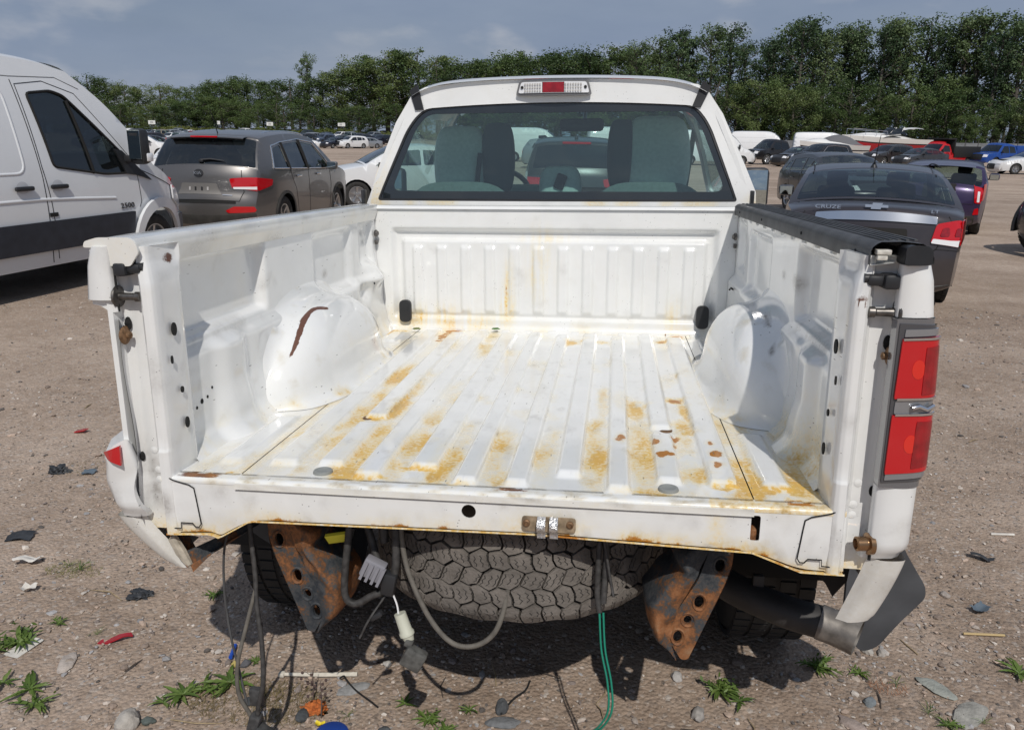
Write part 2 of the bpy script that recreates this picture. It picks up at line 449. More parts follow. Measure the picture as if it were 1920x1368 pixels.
# ------------------------------------------------------------------ ground
def ground_h(x, y):
    h = 0.018 * noise.noise(Vector((x * 0.45, y * 0.45, 0.3))) + 0.008 * noise.noise(Vector((x * 1.7, y * 1.7, 3.1)))
    if math.hypot(x, y) > 15: h *= sm(90, 15, math.hypot(x, y))
    return h + 1.7 * sm(88, 225, y) * sm(15, -30, x)
def build_ground():
    def axis(lo, hi, fine, near):
        v = [0.0]; s = fine
        while v[-1] < hi:
            v.append(v[-1] + s)
            if v[-1] > near: s *= 1.22
        w = [0.0]; s = fine
        while w[-1] > lo:
            w.append(w[-1] - s)
            if -w[-1] > near: s *= 1.22
        return sorted(set(v + w))
    xs = axis(-900, 900, 0.045, 3.2); ys = [y + 1.4 for y in axis(-60, 1500, 0.045, 2.0)]
    V = []
    for x in xs:
        for y in ys:
            h = ground_h(x, y)
            d = math.hypot(x, y - 1)
            if d < 7: h += (0.007 * noise.noise(Vector((x * 7, y * 7, 1))) + 0.004 * noise.noise(Vector((x * 21, y * 21, 5)))) * sm(7, 4, d)
            V.append((x, y, h))
    n = len(ys)
    Fs = [(i * n + j, (i + 1) * n + j, (i + 1) * n + j + 1, i * n + j + 1) for i in range(len(xs) - 1) for j in range(n - 1)]
    m = bpy.data.materials.new('dusty_gravel_ground'); m.use_nodes = True
    t = m.node_tree; b = t.nodes['Principled BSDF']
    c = t.nodes.new('ShaderNodeTexCoord').outputs['Object']
    wide = noise_node(t, c, 0.07, 4, 0.5); big = noise_node(t, c, 0.22, 6, 0.6); mid = noise_node(t, c, 1.6, 6, 0.62); fin = noise_node(t, c, 14, 6, 0.7); gr = noise_node(t, c, 95, 4, 0.75)
    mp = t.nodes.new('ShaderNodeMapping'); mp.inputs['Scale'].default_value = (0.07, 1.5, 1); mp.inputs['Rotation'].default_value = (0, 0, 0.25); t.links.new(c, mp.inputs[0])
    track = noise_node(t, mp.outputs[0], 0.5, 5, 0.6)
    s = mathn(t, 'ADD', mathn(t, 'ADD', mathn(t, 'MULTIPLY', big, 0.22), mathn(t, 'MULTIPLY', mid, 0.26)), mathn(t, 'ADD', mathn(t, 'MULTIPLY', fin, 0.26), mathn(t, 'MULTIPLY', track, 0.26)))
    col = ramp(t, s, [(0.37, (0.190, 0.134, 0.096)), (0.46, (0.292, 0.216, 0.160)), (0.53, (0.372, 0.284, 0.218)), (0.64, (0.50, 0.40, 0.315))])
    vo = t.nodes.new('ShaderNodeTexVoronoi'); vo.inputs['Scale'].default_value = 75; t.links.new(c, vo.inputs['Vector'])
    vo2 = t.nodes.new('ShaderNodeTexVoronoi'); vo2.inputs['Scale'].default_value = 26; t.links.new(c, vo2.inputs['Vector'])
    sp = t.nodes.new('ShaderNodeSeparateColor'); t.links.new(vo.outputs['Color'], sp.inputs[0])
    pebble = mathn(t, 'MULTIPLY', mathn(t, 'SUBTRACT', sp.outputs[0], 0.62), 3.0, True)
    pcol = ramp(t, sp.outputs[1], [(0.0, (0.13, 0.105, 0.09)), (0.4, (0.27, 0.22, 0.18)), (0.8, (0.36, 0.31, 0.27)), (1.0, (0.5, 0.47, 0.43))])
    col = mixc(t, mathn(t, 'MULTIPLY', pebble, 0.62), col, pcol)
    grit = mathn(t, 'MULTIPLY', mathn(t, 'SUBTRACT', gr, 0.5), 1.3)
    hs = t.nodes.new('ShaderNodeHueSaturation'); t.links.new(col, hs.inputs['Color']); t.links.new(mathn(t, 'ADD', mathn(t, 'ADD', 0.67, mathn(t, 'MULTIPLY', wide, 0.90)), grit), hs.inputs['Value'])
    hs.inputs['Saturation'].default_value = 0.92
    t.links.new(hs.outputs[0], b.inputs['Base Color']); b.inputs['Roughness'].default_value = 0.95; b.inputs['Specular IOR Level'].default_value = 0.15
    hh = mathn(t, 'ADD', mathn(t, 'MULTIPLY', fin, 1.0), mathn(t, 'ADD', mathn(t, 'MULTIPLY', gr, 0.5), mathn(t, 'MULTIPLY', mathn(t, 'SUBTRACT', 0.5, vo.outputs['Distance']), 0.6)))
    bp = t.nodes.new('ShaderNodeBump'); bp.inputs['Strength'].default_value = 0.75; bp.inputs['Distance'].default_value = 0.012
    t.links.new(hh, bp.inputs['Height']); t.links.new(bp.outputs[0], b.inputs['Normal'])
    o = mesh('ground', V, Fs, m, None, smooth=80)
    tag(o, 'dusty brown gravel yard', None, None, 'structure')
build_ground()

# ------------------------------------------------------------------ the white pickup truck
TROT = Matrix(((0.999783, 0.000749, -0.02081), (-0.000028, 0.999401, 0.034614), (0.020823, -0.034606, 0.999184)))
TORG = Vector((0.01612, 0.0021, 0.86882))
ZT = 0.87
TR = empty('pickup_truck')
TR.matrix_world = Matrix.Translation(TORG + TROT @ Vector((0, 0, -ZT))) @ TROT.to_4x4()
tag(TR, 'white pickup truck missing its tailgate, with an open bed of rust-stained ribbed floor', 'pickup truck')
LOC = (0, 0, ZT)
def tworld(p): return TORG + TROT @ Vector(p)
def part(name, V, Fc, m, parent=None, smooth=35, attr=None, label=None):
    o = mesh(name, V, Fc, m, parent or TR, smooth, LOC if parent is None else None, attr)
    if label: o['label'] = label
    return o
def pmb(name, mb, m, parent=None, smooth=35, label=None, attr=None):
    return part(name, mb.V, mb.F, m, parent, smooth, attr, label)

L = 1.846                    # bed length
HB = 0.80                    # bed half width
# --- stain list measured on the floor: x, y, rx, ry, yellow stain, bare rust
ST = [(-.52, .24, .05, .17, .45, 0), (-.455, .27, .028, .16, .7, 0), (-.467, .62, .030, .20, 1.0, 0), (-.466, .95, .03, .20, .7, 0), (-.43, .237, .03, .05, .6, 0),
      (-.36, .15, .042, .16, 1.0, 0), (-.352, .33, .040, .13, 1.15, .15), (-.312, .054, .09, .022, 1.1, 0), (-.423, .505, .05, .022, .9, 0), (-.37, .62, .028, .10, .95, 0), (-.37, .86, .03, .16, .35, 0),
      (-.237, .31, .036, .10, .9, 0), (-.24, .55, .034, .10, .75, 0), (-.242, .76, .036, .10, .45, 0), (-.13, .20, .036, .13, .95, 0), (-.125, .36, .034, .10, .5, 0), (-.012, .25, .03, .16, .5, 0), (0, .085, .05, .04, .5, 0),
      (-.07, .042, .05, .012, .8, .1), (-.19, .125, .05, .012, 1.0, 0), (-.24, .12, .03, .06, .6, 0), (-.18, .315, .02, .02, .5, 0), (-.72, 1.76, .07, .06, 1.2, .50), (-.45, 1.70, .035, .13, 1.0, .58), (-.436, 1.81, .06, .03, .8, .68),
      (-.24, 1.45, .03, .12, .55, 0), (-.246, 1.7, .03, .1, .8, 0), (-.6, .45, .03, .35, .55, 0), (-.6, 1.05, .03, .4, .5, 0), (-.47, 1.25, .03, .25, .3, 0),
      (.118, .27, .036, .12, .65, 0), (.243, .33, .036, .16, .85, 0), (.255, .19, .036, .07, .7, 0), (.369, .30, .042, .17, .95, 0), (.385, .15, .03, .04, .7, 0), (.31, .75, .028, .09, .95, .12), (.347, .68, .034, .09, 1.0, .18),
      (.258, .74, .02, .14, .5, 0), (.485, .80, .035, .035, 1.2, .5), (.502, .68, .02, .10, .8, .1), (.48, .55, .03, .05, .7, .1), (.505, .48, .03, .03, .7, .1), (.423, .279, .030, .024, 1.1, .75), (.312, .39, .016, .035, .9, .62), (.406, .381, .014, .03, .8, .58),
      (.462, .43, .012, .02, .7, .55), (.452, .36, .008, .02, .6, .55), (.545, .372, .012, .02, .7, .55), (.554, .302, .02, .022, .8, .6), (.543, .21, .02, .026, 1.0, .66), (.487, .16, .045, .06, 1.15, .1), (.55, .105, .065, .016, 1.2, .15), (.592, .15, .02, .05, 1.1, .1),
      (.59, .85, .03, .25, .6, 0), (.597, .5, .03, .26, .75, 0), (.597, .24, .022, .16, .9, 0), (.64, .60, .04, .16, .8, 0), (.70, .60, .06, .06, .7, 0), (.745, .45, .03, .10, .6, 0), (.735, .25, .04, .14, .75, 0), (.62, .17, .016, .10, 1.0, 0), (.66, .095, .06, .014, 1.2, .1), (.715, .135, .018, .05, 1.0, 0),
      (.63, .32, .016, .10, .9, 0), (.106, 1.63, .03, .05, .8, 0), (.17, 1.68, .02, .03, .7, .2), (.237, 1.655, .03, .04, .9, .3), (.295, 1.69, .025, .03, .6, .2), (.575, 1.80, .05, .06, .8, .52), (.5, 1.69, .03, .03, .6, .5), (.545, 1.15, .03, .12, .5, .25), (.54, .9, .02, .12, .5, .2), (.392, .73, .02, .02, .5, .35),
      (-.69, .022, .10, .010, .9, .72), (.70, .03, .055, .010, .8, .72), (.06, .018, .07, .006, .6, .66), (.40, .05, .1, .02, .5, 0), (.3, .012, .3, .008, .35, .1), (-.3, .012, .25, .008, .3, .08), (.57, .04, .04, .03, .8, .2)]
ST = [(a, b, rx, ry * (1.35 if ry > .07 and not ru else 1.0), st * (1.15 if not ru else 1.0), ru) for a, b, rx, ry, st, ru in ST]
RIDGES = [(-.568, -.487, .10), (-.445, -.370, .105), (-.333, -.259, .045), (-.213, -.133, .115), (-.089, -.024, .04), (.033, .097, .04), (.150, .219, .11), (.272, .335, .034), (.388, .456, .095), (.508, .585, .095)]
def floor_h(x, y):
    h = np.zeros_like(x)
    for i, (a, b, ye) in enumerate(RIDGES):
        yl = 1.76 if i % 2 else 1.80
        r = bump1(x, a, b, .0125) * bump1(y, ye, yl, .022)
        if i in (1, 8): r = r * (1 - bump1(y, .435, .515, .02) * .95)
        h = h + r * .013
    return h
def stains(x, y, seed=0.0):
    n1 = np.array([noise.fractal(Vector((a * 9, b * 4.5, seed)), 1, 2, 4) for a, b in zip(x.ravel(), y.ravel())]).reshape(x.shape)
    n2 = np.array([noise.fractal(Vector((a * 26, b * 16, seed + 4)), 1, 2, 3) for a, b in zip(x.ravel(), y.ravel())]).reshape(x.shape)
    s = np.zeros_like(x); g = np.zeros_like(x)
    xx = x + n2 * .012; yy = y + n2 * .03
    for a, b, rx, ry, st, ru in ST:
        d = ((xx - a) / rx) ** 2 + ((yy - b) / ry) ** 2
        w = np.exp(-d ** 1.6 * .9)
        s = np.maximum(s, st * w * (0.75 + .6 * n1)); g = np.maximum(g, ru * np.exp(-d ** 1.5 * .8) * (1 + .5 * n2))
    return s, g, n1, n2
# --- floor: three sheets with an open seam between them
def floor_sheet(name, x0, x1, nx, y0, y1, ny, hf):
    X, Y = np.meshgrid(np.linspace(x0, x1, nx + 1), np.linspace(y0, y1, ny + 1), indexing='ij')
    Z = hf(X, Y)
    s, g, n1, n2 = stains(X, Y)
    low = 1 - np.clip(Z / .010, 0, 1)
    edge = np.abs(np.gradient(Z, axis=0)) + np.abs(np.gradient(Z, axis=1)); edge = np.clip(edge / (edge.max() + 1e-9), 0, 1)
    s = np.clip(s * (0.42 + .80 * low) + np.clip(n1 - .10, 0, 1) * .55 * low + edge * np.clip(n1 + .15, 0, 1) * .45, 0, 1.25)
    for gx, ga, gy in ((-.602, .55, .9), (-.466, .75, .75), (-.35, .70, .38), (-.236, .55, .5), (-.11, .50, .28), (.003, .35, .25), (.124, .42, .30), (.245, .55, .42), (.362, .65, .45), (.482, .75, .50), (.596, .75, .6), (.74, .55, .35), (-.72, .30, .3)):
        s = np.maximum(s, np.clip(ga * np.exp(-((X - gx) / .030) ** 4) * np.exp(-(Y / gy) ** 2 * .7) * (.35 + 1.5 * np.clip(n1 + .15, 0, 1) + .5 * n2), 0, 1) * (.35 + .65 * low))
    # a ring of stain where the ridges end
    bl = np.clip(np.clip(n2 * 1.2 + n1 * .5 - .32, 0, 1) * .5, 0, 1)
    n5 = np.array([noise.fractal(Vector((a * 160, b * 22, 11.0)), 1, 2, 3) for a, b in zip(X.ravel(), Y.ravel())]).reshape(X.shape)
    bl = np.clip(bl + np.clip(n5 - .37, 0, 1) * 3.6 * (.25 + edge) * np.clip(n1 + .45, 0, 1), 0, 1)
    s = np.maximum(s, g * .8)
    W = np.stack([s, g, bl, np.ones_like(s)], -1).reshape(-1, 4)
    V = np.stack([X, Y, Z], -1).reshape(-1, 3)
    n = ny + 1
    Fs = [(i * n + j, (i + 1) * n + j, (i + 1) * n + j + 1, i * n + j + 1) for i in range(nx) for j in range(ny)]
    return part(name, V, Fs, WHITE, None, 50, W)
floor_sheet('bed_floor', -.6015, .6015, 380, .030, L - .012, 230, floor_h)
def side_floor(sg):
    def h(X, Y):
        ax = np.abs(X)
        z = .010 * bump1(ax, .625, .705, .02) * bump1(Y, .09, .50, .03)
        z = z + .006 * bump1(ax, .64, .72, .02) * bump1(Y, 1.55, 1.78, .03)
        fil = np.clip((ax - .765) / .037, 0, 1)
        return z + .037 * (1 - np.sqrt(np.clip(1 - fil ** 2, 0, 1)))
    a, b = (.6045, .802)
    return floor_sheet('floor_side_panel', sg * a if sg > 0 else -b, sg * b if sg > 0 else -a, 60, .030, L - .012, 150, h)
side_floor(-1); side_floor(1)
# black void below the seams
b = MB(); b.box((0, L / 2 + .03, -.03), (1.58, L - .06, .02)); pmb('floor_underside', b, DARKIN)
# --- side walls
def wall_d(Y, Z):
    d = np.zeros_like(Y)
    d += .034 * bump1(Y, .105, .69, .035) * bump1(Z, .285, .515, .03)              # rear recess
    d += .020 * bump1(Y, 1.07, 1.52, .06) * bump1(Z, .235, .50, .035)              # front recess
    d += .022 * bump1(Y, 1.60, 1.80, .04) * bump1(Z, .30, .52, .04)
    low = 1 - smn(.245, .285, Z)
    d += -low * (.018 + .022 * bump1(Y, .26, .49, .085) + .008 * bump1(Y, .47, 2.2, .08))
    d += -.016 * (1 - smn(.045, .16, Z)) * smn(.25, .3, Y) - .035 * np.clip(1 - Z / .06, 0, 1) ** 2
    d += .012 * bump1(Z, .518, .545, .01) * (np.sin(Y * 42) > .55)
    d += .05 * smn(1.76, 1.85, Y) * smn(.30, .1, Z) * 0
    return d
for sg in (-1, 1):
    ny, nz = 190, 90
    Y, Z = np.meshgrid(np.linspace(.105, L - .004, ny + 1), np.linspace(.0, .548, nz + 1), indexing='ij')
    D = wall_d(Y, Z)
    if sg < 0:   # the dented front left corner
        D += -.05 * np.exp(-((Y - 1.72) / .09) ** 2 - ((Z - .27) / .05) ** 2) + .03 * np.exp(-((Y - 1.60) / .06) ** 2 - ((Z - .21) / .04) ** 2)
    X = sg * (HB + D)
    V = np.stack([X, Y, Z], -1).reshape(-1, 3); n = nz + 1
    Fs = [(i * n + j, (i + 1) * n + j, (i + 1) * n + j + 1, i * n + j + 1) for i in range(ny) for j in range(nz)]
    if sg > 0: Fs = [f[::-1] for f in Fs]
    nn = np.array([noise.fractal(Vector((y * 12, z * 12, sg * 3.0)), 1, 2, 4) for y, z in zip(Y.ravel(), Z.ravel())]).reshape(Y.shape)
    gri = np.clip(nn - .42, 0, 1) * .7 + .7 * np.exp(-((Z - .285) / .02) ** 2) * (nn > .05) * bump1(Y, .15, .66, .05) * (0.9 if sg > 0 else .35)
    gru = np.zeros_like(Y); grs = np.zeros_like(Y)
    for (y0, z0, r, a) in ((1.24, .33, .022, 1.0), (1.37, .35, .016, .8), (.13, .515, .02, .9)) if sg < 0 else ((.70, .40, .026, 1.3), (.86, .40, .020, 1.1), (1.27, .26, .03, .6), (.13, .45, .03, .7)):
        w = np.exp(-((Y - y0) / r) ** 2 - ((Z - z0) / (r * .6)) ** 2)
        if y0 < .2: gru += w * (1 + nn); grs += w
        else: gri += 1.4 * a * w * (1 + 1.5 * nn)
    gru += .5 * np.exp(-((Z - .545) / .006) ** 2) * np.clip(nn - .1, 0, 1) * 3
    grs += .5 * np.exp(-(Z / .05) ** 2) * np.clip(nn + .2, 0, 1) + .35 * np.exp(-((Z - .54) / .02) ** 2) * np.clip(nn + .3, 0, 1)
    if sg > 0: grs += .6 * np.exp(-((Y - .23) / .13) ** 2 - ((Z - .03) / .09) ** 2) + .4 * np.exp(-((Y - .5) / .1) ** 2 - ((Z - .03) / .05) ** 2)
    W = np.stack([grs, gru, np.clip(gri, 0, 1), np.ones_like(grs)], -1).reshape(-1, 4)
    wo = part('bed_side_wall', V, Fs, WHITE, None, 60, W)
    # wheel housing
    def wh(u, v):
        q = (2 * u - 1) * 1.32; y = 1.0 + .475 * q; aq = abs(q)
        tail = math.exp(-((aq - 1.02) / .17) ** 2)
        h = .283 * max(0, 1 - aq ** 2.6) ** .60 + .020 * tail; d = .200 * max(0, 1 - aq ** 3.8) ** .55 + .022 * tail
        e = 2 / 2.7; xw = .80 + float(wall_d(np.array(y), np.array(min(.5, h + .05))))
        S = lambda a: np.array([.803 - d * abs(math.cos(a)) ** e, h * abs(math.sin(a)) ** e])
        k = min(1, h / .12); xi = .803 - d
        a0, a1 = .20 * math.pi / 2, .80 * math.pi / 2
        if v < .2:
            t = v / .2; P0, P1, P2 = np.array([xi - .045 * k, .0012]), np.array([xi - .002, .0012]), S(a0); p = P0 * (1 - t) ** 2 + 2 * P1 * t * (1 - t) + P2 * t * t
        elif v > .8:
            t = (v - .8) / .2; P0, P1, P2 = S(a1), np.array([xw - .012, h * 1.0]), np.array([xw + .004, h + .055 * k]); p = P0 * (1 - t) ** 2 + 2 * P1 * t * (1 - t) + P2 * t * t
        else: p = S(a0 + (a1 - a0) * (v - .2) / .6)
        return sg * p[0], y, p[1]
    V, Fs = grid(120, 60, wh)
    if sg < 0: Fs = [f[::-1] for f in Fs]
    VA = np.array(V); nn = np.array([noise.fractal(Vector((a * 14, b2 * 14, c * 14)), 1, 2, 4) for a, b2, c in V])
    pth = np.array(catmull([(-.690, .90, .262), (-.712, .859, .264), (-.718, .816, .258), (-.716, .762, .243), (-.710, .71, .222), (-.705, .66, .194), (-.705, .612, .160)], 10)) if sg < 0 else np.array(catmull([(.754, .85, .272), (.75, .78, .256), (.744, .708, .229), (.741, .655, .201)], 10))
    dd = np.min(np.linalg.norm(VA[:, None, :] - pth[None, :, :], axis=2), axis=1)
    on = np.exp(-(dd / ((.0095 + .003 * nn) if sg < 0 else .010)) ** 4)
    low = np.exp(-(VA[:, 2] / .03) ** 2)
    W = np.stack([np.clip(nn - .45, 0, 1) * .4 + low * np.clip(nn + .15, 0, 1) * .6, on * (1.2 if sg < 0 else .25), np.clip(nn - .42, 0, 1) * .8 + (on * (nn > -.1) * 1.3 if sg > 0 else 0), np.ones(len(V))], -1)
    part('wheel_housing', V, Fs, WHITE, None, 60, W)
for y, z, r in ((.205, .128, .007), (.235, .132, .0045), (.178, .118, .0045), (.262, .150, .004), (.16, .30, .004)):
    V, Fs = sheet(circle(y, z, r, 12), [], .05, lambda u, v: (-(HB + float(wall_d(np.array(u), np.array(v)))), u, v), .002, .001, flip=True)
    part('wall_hole', V, Fs, SEAM, None, None)
# --- front wall of the bed
def bulk():
    nx, nz = 300, 90
    X, Z = np.meshgrid(np.linspace(-HB, HB, nx + 1), np.linspace(0.0, .548, nz + 1), indexing='ij')
    D = np.zeros_like(X)                     # + = towards the cab
    D += .030 * bump1(X, -.735, .735, .035) * bump1(Z, .05, .468, .026)
    D -= .024 * bump1(X, -.690, .690, .025) * bump1(Z, .06, .42, .018)
    w = 1.32 / 12
    for k in range(12):
        c = -.66 + w * (k + .5)
        D -= .0105 * bump1(X, c - .029, c + .029, .012) * bump1(Z, .075, .392, .022)
    D -= .012 * (1 - smn(0.0, .03, Z))
    Y = L + D
    nn = np.array([noise.fractal(Vector((a * 10, c * 10, 9.0)), 1, 2, 5) for a, c in zip(X.ravel(), Z.ravel())]).reshape(X.shape)
    nv = np.array([noise.fractal(Vector((a * 55, c * 3, 2.0)), 1, 2, 4) for a, c in zip(X.ravel(), Z.ravel())]).reshape(X.shape)
    s = np.zeros_like(X); g = np.zeros_like(X)
    for x0, z0, rx, rz, a in ((-.20, .12, .030, .09, 1.1), (-.19, .20, .02, .12, .6), (-.05, .30, .05, .13, .45), (-.55, .06, .14, .05, .7), (-.42, .04, .16, .05, .5), (.55, .08, .04, .06, .5), (-.04, .42, .10, .02, .4), (-.69, .07, .05, .05, .6)):
        s = np.maximum(s, a * np.exp(-((X - x0) / rx) ** 2 - ((Z - z0) / rz) ** 2) * (.6 + nv * 1.1 + nn * .5))
    s = np.clip(s + .30 * np.exp(-(Z / .05) ** 2) * np.clip(nn + .35, 0, 1), 0, 1.2)
    g = .62 * np.exp(-((X + .20) / .006) ** 2) * bump1(Z, .12, .24, .05) * (.6 + nv) + .75 * np.exp(-((X + .055 + (Z - .3) * -.25) / .008) ** 2) * bump1(Z, .20, .37, .05) * np.clip(nv + .5, 0, 1) * .8
    g = g + .75 * np.exp(-((Z - .003) / .006) ** 2) * (bump1(X, .45, .62, .05)) * np.clip(.6 + nv, 0, 1)
    gri = np.clip(nn - .45, 0, 1) * .5 + .8 * np.exp(-((X - .735) / .05) ** 2 - ((Z - .06) / .06) ** 2) * np.clip(nn + .4, 0, 1)
    V = np.stack([X, Y, Z], -1).reshape(-1, 3); n = nz + 1
    Fs = [(i * n + j, (i + 1) * n + j, (i + 1) * n + j + 1, i * n + j + 1) for i in range(nx) for j in range(nz)]
    W = np.stack([s, g, gri, np.ones_like(s)], -1).reshape(-1, 4)
    o = part('bed_front_wall', V, Fs, WHITE, None, 60, W)
    for cx in (-.668, .672):
        V, Fs = sheet(rounded(rect(cx - .027, .035, cx + .027, .137), .0265, 6), [], .02, lambda u, v: (u, L - .022, v), .02)
        po = part('drain_plug', V, Fs, BLACKP, o, 40)
        V, Fs = sheet(rounded(rect(cx - .020, .042, cx + .020, .130), .020, 6), [], .02, lambda u, v: (u, L - .0245, v), .004)
    b = MB(); b.add(*grid(40, 8, lambda u, v: ((u - .5) * 1.6, L - .012 + [0, .004, .012, .03, .05, .08, .10, .105, .106][int(v * 8 + .5)], [.548, .556, .561, .563, .563, .562, .556, .54, .50][int(v * 8 + .5)])))
    pmb('front_rail', b, WHITE)
    for k in range(13): b = MB(); b.box((-.62 + k * .105, L - .016, .004), (.034, .008, .008)); pmb('spot_weld_tab', b, WHITE, o)
bulk()
# --- pillars at the tailgate opening
def pillar(sg):
    prof = [(-.872, .012), (-.868, -.008), (-.858, -.004), (-.853, .022), (-.838, .030), (-.806, .030), (-.797, .020), (-.793, .006), (-.786, .000), (-.772, .000), (-.764, .005), (-.760, .014), (-.755, .112), (-.760, .122), (-.805, .126)]
    zs = [-.150, -.12, -.05, 0, .06, .061, .07, .2, .3, .40, .46, .49, .515, .53, .548]
    V = []; Wt = []
    pr = [Vector((a, c, 0)) for a, c in prof]
    for z in zs:
        k = sm(.46, .53, z)
        for i, p in enumerate(pr):
            x, y = p.x, p.y
            if i >= 8: x -= .012 * k if i < 13 else 0
            if z > .46 and i >= 8: y += .01 * k
            if z <= .061 and 8 <= i <= 12: y -= .004
            if z < 0 and i > 11: x = -.80
            if z < -.10 and i < 3: y += .035
            V.append((-sg * x, y, z))
    n = len(prof)
    Fs = [(i * n + j, i * n + j + 1, (i + 1) * n + j + 1, (i + 1) * n + j) for i in range(len(zs) - 1) for j in range(n - 1)]
    Fs += [tuple((len(zs) - 1) * n + j for j in range(n))]
    Fs = Fs if sg < 0 else [f[::-1] for f in Fs]
    # finer mesh so that grime can be painted on it
    bm = bmesh.new(); vs = [bm.verts.new(v) for v in V]
    for f in Fs: bm.faces.new([vs[i] for i in f])
    bmesh.ops.triangulate(bm, faces=[f for f in bm.faces if len(f.verts) > 4])
    bmesh.ops.subdivide_edges(bm, edges=bm.edges[:], cuts=3, use_grid_fill=True)
    bm.verts.ensure_lookup_table(); bm.verts.index_update()
    V = [v.co.copy() for v in bm.verts]; Fs = [[v.index for v in f.verts] for f in bm.faces]; bm.free()
    W = []
    for v in V:
        nn = noise.fractal(v * 16, 1, 2, 4)
        g = max(0, nn - .28) * .8; s = 0; ru = 0
        if sg < 0:
            g += 2.2 * math.exp(-((v.x + .81) / .035) ** 2 - ((v.z + .03) / .055) ** 2) * (.5 + nn * 1.3) + 1.4 * math.exp(-((v.x + .79) / .02) ** 2 - ((v.z + .07) / .03) ** 2)
            ru += .75 * math.exp(-((v.y - .10) / .02) ** 2 - ((v.z - .085) / .025) ** 2) * (1 + nn) + .7 * math.exp(-((v.y - .09) / .03) ** 2 - ((v.z - .515) / .02) ** 2)
        else:
            g += .4 * math.exp(-((v.z + .06) / .05) ** 2) * (nn > 0)
            ru += .65 * math.exp(-((v.x - .775) / .02) ** 2 - ((v.z - .45) / .03) ** 2) * (nn > .1)
        s += .5 * math.exp(-((v.z + .15) / .03) ** 2)
        W.append((s, ru, min(1, max(0, g)), 1))
    o = part('tailgate_pillar', V, Fs, WHITE, None, 40, W)
    # latch striker: a black rubber-faced block with a bar
    b = MB(); b.box((sg * .828, .014, .497), (.030, .05, .030), bev=.006); b.box((sg * .800, .012, .499), (.034, .03, .022), bev=.007); b.tube([(sg * .778, .010, .502), (sg * .84, .010, .502)], .010, 12)
    pmb('latch_block', b, BLACKP, o, 40)
    b = MB(); M = axis_mat((sg * .851, .008, .434), (-sg, 0, 0)); b.lathe([(0, 0), (.024, 0), (.026, .003), (.024, .006), (.0095, .008), (.0085, .03), (.0085, .044), (.0115, .047), (.0115, .058), (.006, .060), (.005, .052), (0, .052)], 20, M)
    pmb('striker_stud', b, STEEL, o, 40)
    b = MB(); M = axis_mat((sg * .848, .010, .343), (-sg, 0, 0)); b.lathe([(0, 0), (.019, 0), (.022, .004), (.017, .008), (.008, .010), (.008, .018), (.004, .020), (0, .017)], 18, M)
    pmb('bolt', b, BOLT, o, 40)
    if sg > 0:
        b = MB(); M = axis_mat((sg * .850, .000, -.072), (-sg, -.15, 0)); b.lathe([(0, 0), (.024, 0), (.024, .01), (.016, .012), (.016, .034), (.012, .036), (.010, .028), (0, .028)], 18, M)
        pmb('hinge_pin', b, mat('bronze_hinge_pin', (.33, .20, .11), .25, .9), o, 40)
    # holes in the pillar
    b = MB()
    for (y, z, ry, rz) in ((.060, .350, .010, .016), (.068, .20, .006, .008), (.075, .115, .008, .014), (.040, .28, .004, .01)):
        part('hole', *sheet(circle(y, z, ry, 14, rz), [], .05, lambda u, v: (sg * (.7585 - (u - .01) * .045 - .0035), u, v), .003, flip=sg < 0), SEAM, o, None)
    b = MB()
    for (x, z, rx, rz, tw) in ((.842, .368, .008, .016, .2), (.853, .352, .006, .012, 0), (.846, .04, .006, .012, 0)):
        V, Fs = sheet(circle(x, z, rx, 12, rz), [], .05, lambda u, v: (sg * u, .0255 if u < .85 else .0225, v), .003, flip=sg > 0); part('slot', V, Fs, SEAM, o, None)
    # stamped dimples low on the pillar
    for z in (.055, .005, -.02): b = MB(); b.lathe([(.0, .0016), (.005, .001), (.009, 0)], 14, axis_mat((sg * (.818 if z > .01 else .812), .029 if z > 0 else .029, z), (0, -1, 0))); pmb('dimple', b, WHITE, o, 60)
    return o
PILL = {sg: pillar(sg) for sg in (-1, 1)}
